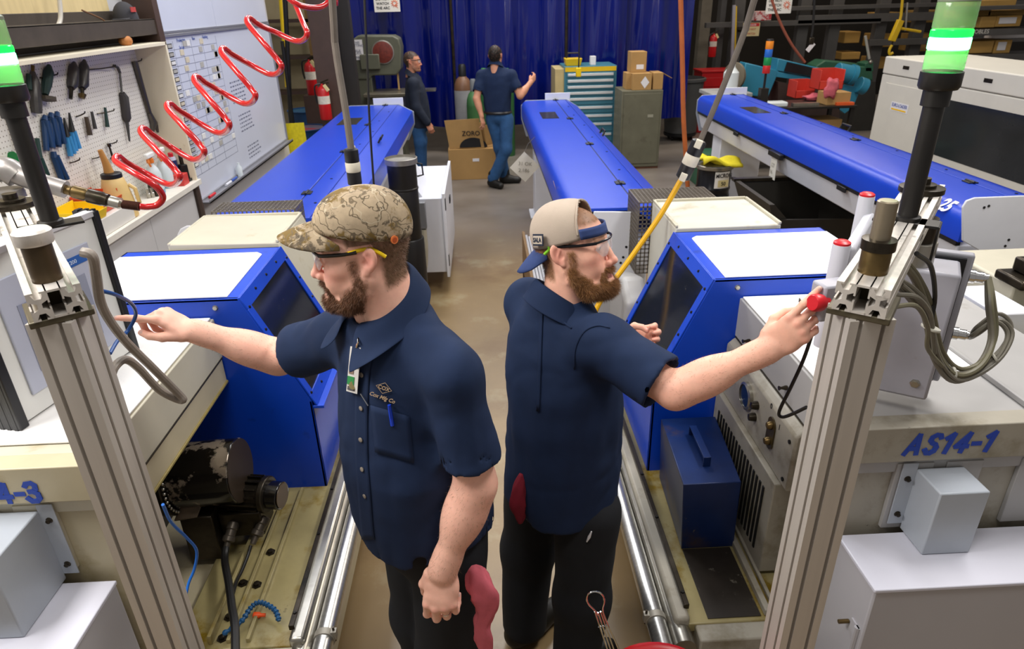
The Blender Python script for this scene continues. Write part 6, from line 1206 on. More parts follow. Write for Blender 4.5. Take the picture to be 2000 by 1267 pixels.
def nets(fn, lo, hi, h):
    """naive surface nets of fn(points)<0 inside the box; evaluated only near the surface"""
    lo = np.asarray(lo, float); n = (np.ceil((np.asarray(hi)-lo)/(h*4)).astype(int))*4+1
    c = [np.arange(0, k, 4) for k in n]; gi = np.stack(np.meshgrid(*c, indexing='ij'), -1); sh = gi.shape[:3]
    dc = fn(lo+gi.reshape(-1, 3)*h).reshape(sh)
    F = np.repeat(np.repeat(np.repeat(dc, 4, 0), 4, 1), 4, 2)[:n[0], :n[1], :n[2]].astype(np.float32).copy()
    act = np.abs(dc[:-1, :-1, :-1]) < h*4*2.2
    for a in (0, 1):
        for b in (0, 1):
            for e in (0, 1): act |= np.abs(dc[a:sh[0]-1+a, b:sh[1]-1+b, e:sh[2]-1+e]) < h*4*1.9
    m = np.zeros(F.shape, bool)
    bi = np.argwhere(act)*4
    off = np.stack(np.meshgrid(np.arange(5), np.arange(5), np.arange(5), indexing='ij'), -1).reshape(-1, 3)
    for o in off:
        q = bi+o; m[q[:, 0], q[:, 1], q[:, 2]] = True
    idx = np.argwhere(m); F[m] = fn(lo+idx*h)
    F[F == 0] = 1e-7
    ins = F < 0
    S = [ins[a:ins.shape[0]-1+a, b:ins.shape[1]-1+b, e:ins.shape[2]-1+e] for a in (0, 1) for b in (0, 1) for e in (0, 1)]
    any_ = np.logical_or.reduce(S); all_ = np.logical_and.reduce(S); cell = any_ & ~all_
    ci = np.argwhere(cell); vid = -np.ones(cell.shape, int); vid[cell] = np.arange(len(ci))
    acc = np.zeros((len(ci), 3)); cnt = np.zeros(len(ci))
    for ax in range(3):
        o1, o2 = [k for k in range(3) if k != ax]
        for a in (0, 1):
            for b in (0, 1):
                d0 = np.zeros(3, int); d0[o1] = a; d0[o2] = b; d1 = d0.copy(); d1[ax] = 1
                q0 = ci+d0; q1 = ci+d1
                f0 = F[q0[:, 0], q0[:, 1], q0[:, 2]]; f1 = F[q1[:, 0], q1[:, 1], q1[:, 2]]
                x = (f0 < 0) != (f1 < 0)
                t = np.where(x, f0/np.where(x, f0-f1, 1), 0)
                acc[x] += d0+(d1-d0)*t[x][:, None]; cnt[x] += 1
    v = lo+(ci+acc/cnt[:, None])*h
    faces = []
    for ax in range(3):
        o1, o2 = [(1, 2), (2, 0), (0, 1)][ax]
        sl0 = [slice(None)]*3; sl1 = [slice(None)]*3; sl0[ax] = slice(0, -1); sl1[ax] = slice(1, None)
        e0 = ins[tuple(sl0)]; e1 = ins[tuple(sl1)]; ch = np.argwhere(e0 != e1)
        ok = (ch[:, o1] > 0) & (ch[:, o2] > 0) & (ch[:, o1] < ins.shape[o1]-1) & (ch[:, o2] < ins.shape[o2]-1); ch = ch[ok]
        s0 = e0[ch[:, 0], ch[:, 1], ch[:, 2]]
        def g(a, b):
            q = ch.copy(); q[:, o1] -= a; q[:, o2] -= b; return vid[q[:, 0], q[:, 1], q[:, 2]]
        quad = np.stack([g(1, 1), g(0, 1), g(0, 0), g(1, 0)], 1)
        quad[~s0] = quad[~s0][:, ::-1]; faces.append(quad)
    return v, np.concatenate(faces)
def relax(v, f, it=2, lam=.5):
    e = np.concatenate([f[:, [0, 1]], f[:, [1, 2]], f[:, [2, 3]], f[:, [3, 0]]]); e = np.concatenate([e, e[:, ::-1]])
    n = np.bincount(e[:, 0], minlength=len(v))[:, None]
    for _ in range(it):
        s = np.stack([np.bincount(e[:, 0], v[e[:, 1], k], minlength=len(v)) for k in range(3)], 1)
        v = v+lam*(s/np.maximum(n, 1)-v)
    return v
def normals(v, f):
    n = np.cross(v[f[:, 2]]-v[f[:, 0]], v[f[:, 3]]-v[f[:, 1]]); out = np.zeros_like(v)
    for k in range(4):
        for a in range(3): out[:, a] += np.bincount(f[:, k], n[:, a], minlength=len(v))
    return out/np.maximum(np.linalg.norm(out, axis=1, keepdims=True), 1e-12)
def npmesh(name, v, f, mat, parent, col=None, smooth=180):
    me = bpy.data.meshes.new(name); f = np.asarray(f); k = f.shape[1]
    me.vertices.add(len(v)); me.vertices.foreach_set('co', np.asarray(v, np.float32).ravel())
    me.loops.add(f.size); me.loops.foreach_set('vertex_index', f.astype(np.int32).ravel())
    me.polygons.add(len(f)); me.polygons.foreach_set('loop_start', np.arange(0, f.size, k, dtype=np.int32)); me.polygons.foreach_set('loop_total', np.full(len(f), k, np.int32))
    me.update(); me.validate()
    if col is not None:
        a = me.color_attributes.new('Col', 'FLOAT_COLOR', 'POINT'); a.data.foreach_set('color', np.concatenate([col, np.ones((len(col), 1))], 1).astype(np.float32).ravel())
    return finish(me, name, mat, parent, smooth=smooth)
def rotm(yaw, pitch=0., roll=0.):
    """columns = world directions of local x (forward), y (left), z (up)"""
    cy, sy = math.cos(yaw), math.sin(yaw); cp, sp = math.cos(pitch), math.sin(pitch); cr, sr = math.cos(roll), math.sin(roll)
    Z = np.array([[cy, -sy, 0], [sy, cy, 0], [0, 0, 1]]); Y = np.array([[cp, 0, -sp], [0, 1, 0], [sp, 0, cp]]); X_ = np.array([[1, 0, 0], [0, cr, -sr], [0, sr, cr]])
    return Z@Y@X_
SKIN = M('skin', attr='Col', rough=.48, var=.05, vs=60, bump=.05, bs=500, sss=.12, spec=.4)
HAIRM = M('hair_strands', attr='Col', rough=.55, var=.15, vs=200)
def head_sdf(H):
    """H: dict of proportions; local frame, x forward, y left, z up, origin between the ears"""
    jw = H.get('jaw', 1.); fat = H.get('fat', 0.); bd = H.get('beard', 0.)
    def f(p):
        q = p.copy(); q[:, 1] = np.abs(q[:, 1])
        d = sd_ell(q, (-.014, 0, .028), (.098, .079, .090))
        if H.get('hairvol'): d = smin(d, sd_ell(q, (-.024, 0, .030), (.100, .084, .100))+.003*vnoise(p*70), .01)
        d = smin(d, sd_ell(q, (.028, 0, .0), (.064, .066+fat, .086)), .03)
        d = smin(d, sd_ell(q, (.030, 0, -.066), (.056, (.055+fat)*jw, .050)), .03)
        d = smin(d, sd_cap(q, (-.005, .052*jw+fat, -.05), (.058, .026*jw, -.102), .020+fat*.5, .019), .025)
        d = smin(d, sd_ell(q, (.076, 0, -.105), (.021, .024, .020)), .02)
        d = smin(d, sd_ell(q, (.056, .043, -.022), (.028, .024, .024)), .02)
        d = smin(d, sd_ell(q, (.064, .03, -.055), (.026, .026, .028)), .02)
        d = smin(d, sd_cap(q, (.086, 0, .024), (.076, .038, .026), .011, .010), .014)
        d = smax(d, -sd_ell(q, (.100, .033, .003), (.020, .020, .014)), .014)
        d = smin(d, sd_ell(q, (.0745, .032, .001), (.0135, .0155, .0115)), .003)
        d = smin(d, sd_cap(q, (.085, .018, .009), (.079, .046, .007), .0045, .004), .006)
        d = smin(d, sd_cap(q, (.090, 0, .014), (.110, 0, -.036), .0078, .0100), .010)
        d = smin(d, sd_ell(q, (.1115, 0, -.0415), (.0135, .0120, .0110)), .007)
        d = smin(d, sd_ell(q, (.101, .0130, -.0455), (.0110, .0078, .0088)), .005)
        d = smax(d, -sd_ell(q, (.106, .0065, -.0535), (.006, .0035, .004)), .003)
        d = smin(d, sd_ell(q, (.074, 0, -.071), (.023, .034, .025)), .016)
        d = smin(d, sd_cap(q, (.0955, 0, -.0695), (.086, .022, -.0725), .0055, .003), .005)
        d = smin(d, sd_cap(q, (.0935, 0, -.0815), (.085, .020, -.0795), .0065, .003), .005)
        d = smax(d, -sd_cap(q, (.104, 0, -.0757), (.090, .024, -.0765), .0022, .001), .003)
        # neck
        d = smin(d, sd_cap(q, (-.028, 0, -.05), (-.050, 0, -.20), .056+fat, .062+fat), .03)
        d = smin(d, sd_cap(q, (-.01, .03, -.09), (-.02, .025, -.2), .03+fat*.6, .035+fat), .03)
        # ear: shell with rim, bowl and lobe
        c, s_ = math.cos(.28), math.sin(.28)
        R = np.array([[c, 0, s_], [0, 1, 0], [-s_, 0, c]])
        ax = np.array([[c, .0, s_], [0.42, .907, 0], [-s_, 0, c]])
        e = sd_ell(q, (-.016, .083, .0), (.0185, .0065, .0315), ax)
        e = smax(e, -sd_ell(q, (-.013, .0915, .002), (.0120, .0085, .0205), ax), .003)
        e = smin(e, sd_cap(q, (-.020, .0855, -.016), (-.010, .083, .014), .003, .0025), .004)
        e = smin(e, sd_ell(q, (-.006, .080, -.027), (.008, .005, .009)), .006)
        e = smax(e, -sd_ell(q, (-.004, .083, -.006), (.0055, .005, .007)), .003)
        d = smin(d, e, .006)
        if bd:   # beard volume
            b = sd_chain(q, [(-.002, .066+fat, -.035), (.012, (.060+fat)*jw, -.075), (.050, .038*jw, -.110), (.084, .0, -.116)], [.007, .013*bd, .022*bd, .022*bd], .01)
            b = smin(b, sd_ell(q, (.074, 0, -.108), (.030*bd, .034*bd, .024*bd)), .015)
            b = smin(b, sd_cap(q, (.100, 0, -.0615), (.082, .030, -.080), .0065*bd, .006), .006)
            n = .0016*vnoise(p*190)+.0012*vnoise(p*90)
            d = smin(d, b+n, .012)
        return d
    return f
def beard_mask(l, H):
    """1 where the beard grows (local coordinates)"""
    y = np.abs(l[:, 1]); x = l[:, 0]; z = l[:, 2]
    jaw = np.clip((x-(-.012+.25*np.maximum(0, -.04-z)))/.014, 0, 1)*np.clip((-.034-.75*np.maximum(0, x-.012)-z)/.022, 0, 1)
    jaw = np.where(x > .066, np.clip((-.090-z)/.008, 0, 1), jaw)
    low = np.clip((z+.160-np.maximum(0, .05-x)*.55)/.012, 0, 1)
    mous = np.clip((x-.070)/.01, 0, 1)*np.clip((-.0535-z)/.006, 0, 1)*np.clip((z+.0725)/.006, 0, 1)*np.clip((.034-y)/.006, 0, 1)
    side = np.clip((x-.004)/.008, 0, 1)*np.clip((.036-x)/.012, 0, 1)*np.clip((-z+.012)/.01, 0, 1)*np.clip((z+.06)/.01, 0, 1)*(y > .05)
    gap = np.clip((x-.066)/.01, 0, 1)*np.clip((.030-y)/.006, 0, 1)*np.clip((-.072-z)/.004, 0, 1)*np.clip((z+.090)/.004, 0, 1)
    corner = np.clip((x-.062)/.01, 0, 1)*((y > .026) & (y < .042))*np.clip((-.063-z)/.006, 0, 1)
    m = np.clip(jaw*low*(1-gap)+mous+side*.6+corner*low, 0, 1)
    return m
def hair_mask(l):
    x, y, z = l[:, 0], np.abs(l[:, 1]), l[:, 2]
    top = np.clip((z-(.062-.0*x))/.012, 0, 1)*np.clip((.085-x)/.01, 0, 1)
    side = np.clip((.022+.25*np.maximum(z, 0)-x)/.010, 0, 1)*np.clip((z-.012+.0*x)/.012, 0, 1)
    back = np.clip((-.036-x)/.012, 0, 1)*np.clip((z+.088+.2*(x+.05))/.018, 0, 1)
    return np.clip(top+side+back, 0, 1)
def strands(name, v, n, w, L_, col, jit, parent, down, width=.0007, seed=1, cj=.3, flat=.35):
    """short hairs as slim triangles rooted on the surface: one part"""
    r = np.random.default_rng(seed); pick = r.choice(len(v), size=w[1], p=w[0]/w[0].sum())
    o = v[pick]+r.normal(0, .0009, (len(pick), 3)); nn = n[pick]
    dirv = nn*flat+down[pick]*(1-flat)+r.normal(0, jit, nn.shape); dirv /= np.linalg.norm(dirv, axis=1, keepdims=True)
    ln = L_*r.uniform(.6, 1.25, (len(pick), 1)); sd = np.cross(dirv, r.normal(0, 1, nn.shape)); sd /= np.maximum(np.linalg.norm(sd, axis=1, keepdims=True), 1e-9)
    V3 = np.stack([o-sd*width/2-nn*.001, o+sd*width/2-nn*.001, o+dirv*ln], 1).reshape(-1, 3)
    F3 = np.arange(len(V3)).reshape(-1, 3)
    c = np.repeat(np.asarray(col)[None]*r.uniform(1-cj, 1+cj, (len(pick), 1)), 3, 0)
    o_ = npmesh(name, V3, F3, HAIRM, parent, np.clip(c, 0, 1), smooth=0); o_['kind'] = 'stuff'; return o_
def hand_sdf(wr, e1, e2, e3, curls, thumb, sc=1., spread=(.10, .02, -.05, -.13)):
    """wr wrist point, e1 to the fingers, e2 thumb side, e3 back of the hand; curls per finger (3 joint angles)"""
    e1 = unit(e1); e2 = unit(np.asarray(e2)-e1*np.dot(e1, e2)); e3x = np.cross(e1, e2); e3 = e3x if np.dot(e3x, e3) > 0 else -e3x
    T = lambda a, b, c: wr+sc*(a*e1+b*e2+c*e3)
    R = np.array([e1, e2, e3])
    base = [(.092, .030, .002), (.096, .009, .005), (.090, -.012, .003), (.082, -.031, -.001)]
    Ls = [(.043, .026, .022), (.048, .030, .023), (.044, .028, .022), (.034, .021, .020)]
    rr = [(.0105, .0092, .0085, .007), (.0108, .0095, .0088, .0072), (.0102, .009, .0083, .0068), (.009, .008, .0073, .006)]
    ch = []
    for k in range(4):
        a = 0.; p = np.array(base[k]); pts = [T(*p)]; sp = spread[k]
        for j in range(3):
            a += curls[k][j]; d = np.array([math.cos(a)*math.cos(sp), math.cos(a)*math.sin(sp), -math.sin(a)]); p = p+d*Ls[k][j]; pts.append(T(*p))
        ch.append((pts, [r*sc for r in rr[k]]))
    tb = [np.array(q) for q in thumb]; tp = [T(*q) for q in tb]
    ch.append((tp, [.015*sc, .0115*sc, .0105*sc, .0085*sc][:len(tp)]))
    def f(p):
        d = sd_ell(p, T(.052, .0, -.002), (.050*sc, .040*sc, .0155*sc), R)
        d = smin(d, sd_ell(p, T(.078, .002, .001), (.025*sc, .040*sc, .0135*sc), R), .010)
        d = smin(d, sd_ell(p, T(.035, .025, -.010), (.030*sc, .017*sc, .015*sc), R), .012)
        d = smin(d, sd_ell(p, T(.040, -.024, -.008), (.034*sc, .014*sc, .014*sc), R), .012)
        d = smin(d, sd_ell(p, T(-.005, 0, 0), (.03*sc, .030*sc, .021*sc), R), .015)
        for pts, rs in ch:
            e = sd_chain(p, pts, rs, .003)
            for q, r_ in zip(pts[:2], rs[:2]): e = smin(e, np.linalg.norm(p-q, axis=1)-r_*1.06, .004)
            d = smin(d, e, .0065)
        return d
    allp = np.concatenate([np.array(c[0]) for c in ch]+[[wr]]); tips = [c[0][-1] for c in ch]; nails = [(c[0][-1], unit(c[0][-1]-c[0][-2])) for c in ch]
    return f, allp.min(0)-.03, allp.max(0)+.03, ch, (e1, e2, e3)
def arm_sdf(sh, el, wr, k=1., e2=None, e3=None):
    sh, el, wr = map(lambda q: np.asarray(q, float), (sh, el, wr)); d = unit(wr-el); up = unit(el-sh)
    if e2 is None: e2, e3, _ = frame(d)
    e2 = unit(np.asarray(e2)-d*np.dot(d, e2)); e3 = np.cross(d, e2)
    R = np.array([d, e2, e3])
    def f(p):
        r = sd_chain(p, [sh, sh+.5*(el-sh), el], [.056*k, .052*k, .042*k], .02)
        r = smin(r, sd_ell(p, el+.30*(wr-el), (.105, .049*k, .043*k), R), .03)
        r = smin(r, sd_cap(p, el, wr, .040*k, .026*k), .02)
        r = smin(r, sd_ell(p, wr-d*.03, (.06, .031*k, .0225*k), R), .02)
        return r
    return f
class Person:
    """pose and clothes of one figure; all in world coordinates"""
    def __init__(s, root, head_o, head_R, H, cols): s.root = root; s.o = np.asarray(head_o, float); s.R = head_R; s.H = H; s.cols = cols; s.V = []; s.F = []; s.C = []; s.nv = 0
    def loc(s, p): return (p-s.o)@s.R/s.H.get('scale', 1.)
    def wor(s, l): return s.o+(np.asarray(l, float)*s.H.get('scale', 1.))@s.R.T
    def push(s, v, f, c): s.V.append(v); s.F.append(f+s.nv); s.C.append(c); s.nv += len(v)
    def skincol(s, v, amt=.05):
        c = np.repeat(np.asarray(s.cols['skin'])[None], len(v), 0); n = vnoise(v*45)[:, None]*.5+vnoise(v*14)[:, None]*.5
        c = c*(1+amt*n*np.array([.6, 1.3, 1.3])); return c
    def head(s, h=.0026):
        f0 = head_sdf(s.H); sc = s.H.get('scale', 1.)
        v, f = nets(f0, (-.125, -.105, -.20), (.135, .105, .135), h)
        v = relax(v, f, 1, .35); n = normals(v, f)
        c = np.repeat(np.asarray(s.cols['skin'])[None], len(v), 0)*(1+.06*vnoise(v*60)[:, None]*np.array([.5, 1.2, 1.2]))
        red = np.exp(-((v[:, 0]-.068)**2+(np.abs(v[:, 1])-.042)**2+(v[:, 2]+.03)**2)/.0006)+.9*np.exp(-((v[:, 0]-.11)**2+v[:, 1]**2+(v[:, 2]+.041)**2)/.0003)+.8*np.exp(-((v[:, 0]+.014)**2/.0005+(np.abs(v[:, 1])-.088)**2/.0002+(v[:, 2]-.002)**2/.0012))
        c = c*(1-np.clip(red, 0, 1)[:, None]*np.array([.02, .30, .26]))
        lips = ((v[:, 0] > .084) & (np.abs(v[:, 1]) < .022) & (v[:, 2] < -.0675) & (v[:, 2] > -.0875)).astype(float)*np.clip((v[:, 0]-.086)/.005, 0, 1)
        c = c*(1-lips[:, None])+np.asarray(s.cols.get('lip', (.42, .16, .14)))*lips[:, None]
        eye = np.clip(1-np.linalg.norm((v-np.array([.079, .032, .001])*np.array([1, 1, 1]))*np.array([1, 1, 1.4]), axis=1)/.0125, 0, 1)+np.clip(1-np.linalg.norm((v-np.array([.079, -.032, .001]))*np.array([1, 1, 1.4]), axis=1)/.0125, 0, 1)
        eye = (eye > .12).astype(float)*(v[:, 0] > .082)
        c = c*(1-eye[:, None])+np.array([.45, .40, .37])*eye[:, None]
        for sy in (1, -1):
            iris = (np.linalg.norm(v-np.array([.088, .031*sy, .001]), axis=1) < .0052)[:, None]; c = np.where(iris, np.array([.06, .07, .08]), c)
        brow = ((v[:, 0] > .062) & (np.abs(v[:, 1]) > .012) & (np.abs(v[:, 1]) < .052) & (np.abs(v[:, 2]-.026-.06*(np.abs(v[:, 1])-.03)) < .0055))[:, None]
        c = np.where(brow, np.asarray(s.cols['beard'])*.55+c*.45, c)
        bm = beard_mask(v, s.H)*s.H.get('bmask', 1.); bm = np.clip(bm*(1+.35*vnoise(v*150)), 0, 1)
        hm = np.clip(hair_mask(v)*(1+.2*vnoise(v*120)), 0, 1)*(1. if s.H.get('hairvol') else .9)
        hm *= (np.abs(v[:, 1]) < .078+(.03)*(v[:, 2] > .034))   # not on the ears
        c = c*(1-bm[:, None])+np.asarray(s.cols['beard'])*bm[:, None]
        c = c*(1-hm[:, None])+np.asarray(s.cols['hair'])*hm[:, None]
        s.hv = s.wor(v); s.hn = n@s.R.T; s.bm = bm; s.hm = hm; s.hl = v
        s.push(s.hv, f, np.clip(c, 0, 1))
    def fuzz(s, nb=9000, nh=5000, lb=.011, lh=.007):
        fw = s.R@V(.5, 0, -.85); down = np.repeat(fw[None], len(s.hv), 0)
        if nb: strands('beard', s.hv, s.hn, (s.bm**2+1e-9, nb), lb, s.cols['beard'], .28, s.root, down, .0008, 1, .4, .45)
        if nh:
            bk = s.R@V(-.4, 0, -.75); dn = np.repeat(bk[None], len(s.hv), 0)
            strands('hair', s.hv, s.hn, (s.hm**2+1e-9, nh), lh, s.cols['hair'], .2, s.root, dn, .0008, 2, .35, .30)
    def arm(s, sh, el, wr, hand, k=1., h=.0042):
        hf, l0, h0, ch, ax = hand
        af = arm_sdf(sh, el, wr, k, ax[1], ax[2])
        fn = lambda p: smin(af(p), hf(p), .012)
        P_ = np.array([sh, el, wr]); lo = np.minimum(P_.min(0)-.075, l0); hi = np.maximum(P_.max(0)+.075, h0)
        v, f = nets(fn, lo, hi, h); v = relax(v, f, 1, .3)
        c = s.skincol(v, .07)
        for i, (pts, rs) in enumerate(ch):   # nails and pinker finger ends
            tip = pts[-1]; d = np.linalg.norm(v-tip, axis=1); w = np.clip(1-d/.03, 0, 1)[:, None]; c = c*(1-w*np.array([.0, .14, .12]))
            kn = np.clip(1-np.linalg.norm(v-pts[0]-ax[2]*.008, axis=1)/.013, 0, 1)[:, None]; c = c*(1-kn*np.array([0, .18, .16]))
            td = unit(pts[-1]-pts[-2]); nd = ax[2] if i < 4 else ax[1]
            nd = unit(np.cross(np.cross(td, ax[2]), td)) if i < 4 else unit(ax[2]*.6+ax[1]*.6)
            nail = ((np.linalg.norm(v-(tip+td*.002+nd*rs[-1]), axis=1) < .0068))[:, None]; c = np.where(nail, np.array([.62, .40, .34]), c)
        s.push(v, f, np.clip(c, 0, 1)); t = (v-el)@unit(wr-el)/np.linalg.norm(wr-el); s.armfuzz = getattr(s, 'armfuzz', [])+[(v, normals(v, f), np.clip((t+.15)/.2, 0, 1)*np.clip((1.15-t)/.2, 0, 1), unit(wr-el))]
    def arm_hair(s, n=1800):
        for k, (v, nn, w, d) in enumerate(s.armfuzz): strands('arm_hair', v, nn, (w+1e-9, n), .009, np.asarray(s.cols['hair'])*.8, .35, s.root, np.repeat(d[None], len(v), 0), .0004, 11+k, .3, .3)
    def core(s, fn, lo, hi, h=.012):
        v, f = nets(fn, lo, hi, h); s.push(v, f, s.skincol(v))
    def body(s):
        return npmesh('body', np.concatenate(s.V), np.concatenate(s.F), SKIN, s.root, np.concatenate(s.C))
def torso_sdf(secs, lat):
    """secs rows (z, cx, cy, a, b); lat = horizontal lateral direction"""
    S_ = np.array(secs); lat = unit(lat); fw = np.array([-lat[1], lat[0], 0])
    def f(p):
        z = p[:, 2]; cx, cy, a, b = (np.interp(z, S_[:, 0], S_[:, k]) for k in (1, 2, 3, 4))
        dx = p[:, 0]-cx; dy = p[:, 1]-cy; u = np.abs(dx*lat[0]+dy*lat[1])/a; w = np.abs(dx*fw[0]+dy*fw[1])/b
        k = (u**2.3+w**2.3)**(1/2.3)
        return np.maximum((k-1)*np.minimum(a, b), np.maximum(S_[0, 0]-z, z-S_[-1, 0]))
    return f
def folds(p, amp, dirs, sc):
    """cloth folds: noise stretched along given directions"""
    out = 0
    for d, w in dirs:
        d = unit(d); q = p-(p@d)[:, None]*d*.8; n = vnoise(q*sc+7.3*w); out = out+w*(1-np.abs(n)*2.2)
    return amp*out
def cap_dome(o, R, sc, rad=(.112, .093, .104), cz=.036, front=.045, back=-.012, n=48, m=14, cut=None):
    """cap crown in head-local coordinates -> world grid; lower edge runs from front to back height"""
    G = []
    for i in range(m+1):
        row = []
        for j in range(n+1):
            a = 2*math.pi*j/n; xz = math.cos(a)
            zb = front+(back-front)*(1-xz)/2
            sb = np.clip((zb-cz)/rad[2], -.95, .95); th0 = math.asin(sb); th = th0+(math.pi/2-th0)*i/m
            r = math.cos(th)**.80 if th > 0 else math.cos(th)
            seam = 1-.006*max(0, 1-abs(((j/n*6+.5) % 1)-.5)*-0-abs(((j/n*6) % 1)-.5)*8 if False else 0)
            x = -.012+rad[0]*r*math.cos(a)*seam; y = rad[1]*r*math.sin(a)*seam; z = cz+rad[2]*math.sin(th)
            row.append((x, y, z))
        G.append(row)
    return np.array(G)
NAVY = M('navy_work_shirt', '1a2946', .85, var=.07, vs=25, bump=.06, bs=900, spec=.3)
PANTS = M('black_navy_trousers', '15171c', .9, var=.12, vs=20, bump=.06, bs=700)
BOOT = M('black_boot_leather', '14120f', .5, var=.2)
def shirt(root, secs, lat, sleeves, neck, hemz, res, lo, hi, fold=.004, seed=0., mat=None, hemcurve=.02):
    tf = torso_sdf(secs, lat); lat = unit(lat); fw = np.array([-lat[1], lat[0], 0])
    c0 = np.array([secs[0][1], secs[0][2], 0])
    def fn(p):
        d = tf(p)
        for sl in sleeves:
            sh, el, hem, r0, r1 = sl['sh'], sl['el'], sl['hem'], sl['r0'], sl['r1']; ax = unit(np.asarray(hem)-np.asarray(sh))
            e = sd_cap(p, np.asarray(sl['root'], float), sh, sl.get('rr', .075), r0)
            e2 = sd_cap(p, sh, np.asarray(hem, float)+ax*.03, r0, r1) if not sl.get('long') else sd_chain(p, [sh, el, np.asarray(hem, float)], [r0, (r0+r1)/2, r1], .03)
            t = (p-np.asarray(hem))@ax
            e = smin(e, e2, .04)
            if sl.get('long'): d = smin(d, e, .035); continue
            e = np.maximum(e, t)
            hole = np.maximum(sd_cap(p, sh, np.asarray(hem)+ax*.1, r0*.8, r1-.008), -(t+.035))
            e = np.maximum(e, -hole)
            d = smin(d, e, sl.get('k', .035))
        dl = p-c0; w = (dl@fw)/.2; u = (dl@lat)/.2
        hz = hemz+hemcurve*(np.clip(np.abs(u), 0, 1)**2-.5)
        d = np.maximum(d, hz-p[:, 2])
        d = np.maximum(d, -np.maximum(tf(p)+.012, p[:, 2]-hz-.03))
        d = smax(d, -sd_cap(p, neck[0], neck[1], .068, .072), .008)
        arm = 0
        d = d+folds(p+seed, fold*.7, [((.2, .3, 1), .5), ((.8, -.4, .5), .4), ((-.5, .6, .6), .4)], 7.)+folds(p+seed*2, fold*.6, [((.1, .1, 1), .6), ((.7, -.3, .3), .5)], 17.)-fold*.4
        return d
    v, f = nets(fn, lo, hi, res); v = relax(v, f, 4, .5)
    return npmesh('shirt', v, f, mat or NAVY, root)
def collar(root, c, fw, r, tilt=.35, tip=.075, mat=None, z0=0., gap=.33, spread=.03):
    fw = unit(fw); lt = np.array([-fw[1], fw[0], 0]); G = []
    for j in range(41):
        t = -math.pi+gap+(2*math.pi-2*gap)*j/40          # 0 = back of the neck
        dirv = -fw*math.cos(t)+lt*math.sin(t); front = (1-math.cos(t))/2; e = max(0, (abs(t)-1.9)/(math.pi-gap-1.9))
        base = np.asarray(c, float)+V(0, 0, -.070*front+.036*(1-front)+z0)
        row = [base+dirv*(r+.010)+V(0, 0, -.055), base+dirv*(r-.004)+V(0, 0, .018), base+dirv*(r+.004)+V(0, 0, .024), base+dirv*(r+.016+.01*front)+V(0, 0, .012),
               base+dirv*(r+.032+spread*front)+V(0, 0, -.018-.018*front)-lt*math.sin(t)*0, base+dirv*(r+.044+spread*front*1.3+.022*e)+V(0, 0, -.034-.014*front-tip*.55*e*e)+lt*np.sign(t)*.024*e*e]
        G.append(row)
    o = MB().grid(G).build('collar', mat or NAVY, root, smooth=180); md = o.modifiers.new('thick', 'SOLIDIFY'); md.thickness = .004; md.offset = 0
    o.modifiers.new('sub', 'SUBSURF').levels = 1
    return o
def trousers(root, pel, hips, knees, ankles, lo, hi, res=.011, mat=None, r=(.115, .085, .075), pr=(.19, .15, .13), lat=(1, 0, 0)):
    lat = unit(lat); R = np.array([lat, [-lat[1], lat[0], 0], [0, 0, 1]])
    def fn(p):
        d = sd_ell(p, pel, pr, R)
        for h_, k_, a_ in zip(hips, knees, ankles): d = smin(d, sd_chain(p, [h_, k_, a_], list(r), .05), .03)
        d = d+folds(p, .005, [((.1, .1, 1), .5), ((.9, .1, .3), .5)], 8.)
        return np.maximum(d, .05-p[:, 2])
    v, f = nets(fn, lo, hi, res); v = relax(v, f, 2, .4); return npmesh('trousers', v, f, mat or PANTS, root)
def boots(root, ankles, fws, mat=None):
    for a, fw in zip(ankles, fws):
        fw = unit(fw); a = np.asarray(a, float); a[2] = 0
        def fn(p):
            d = sd_chain(p, [a+V(0, 0, .05)-fw*.04, a+V(0, 0, .055)+fw*.06, a+V(0, 0, .045)+fw*.17], [.05, .05, .043], .03); d = smin(d, sd_cap(p, a+V(0, 0, .05), a+V(0, 0, .17), .05, .055), .03)
            return np.maximum(d, .001-p[:, 2])
        v, f = nets(fn, a-.25*np.abs(fw)-.08, a+.28*np.abs(fw)+V(.1, .1, .24), .008); v = relax(v, f, 1); npmesh('boot', v, f, mat or BOOT, root)
def cap_crown(P_, name, mat, front, back, rad=(.112, .094, .100), cz=.040):
    G = cap_dome(None, None, 1, rad, cz, front, back); W_ = P_.wor(G.reshape(-1, 3)).reshape(G.shape)
    o = MB().grid(W_).build(name, mat, P_.root, smooth=180); md = o.modifiers.new('thick', 'SOLIDIFY'); md.thickness = .003; md.offset = -1
    return o, G
def brim(P_, name, mat, x0, z0, length, wid, droop, curve, sgn=1, parent=None, pitch=0.):
    G = []
    for i in range(9):
        row = []
        for j in range(17):
            s_ = (j-8)/8; y = wid*s_; xr = x0-.050*s_*s_*(wid/.075); t = i/8
            ext = length*math.sqrt(max(0, 1-abs(s_)**3.2))
            x = xr+ext*t; z = z0-curve*s_*s_-droop*t*t-pitch*t*ext
            row.append((x*sgn if sgn > 0 else -x-.024, y, z))
        G.append(row)
    W_ = P_.wor(np.array(G).reshape(-1, 3)).reshape(9, 17, 3)
    o = MB().grid(W_).build(name, mat, parent or P_.root, smooth=180); md = o.modifiers.new('thick', 'SOLIDIFY'); md.thickness = .004; md.offset = 0
    return o
LENS = M('clear_lens', 'e8eef2', .05, var=0, alpha=.22, spec=.9)
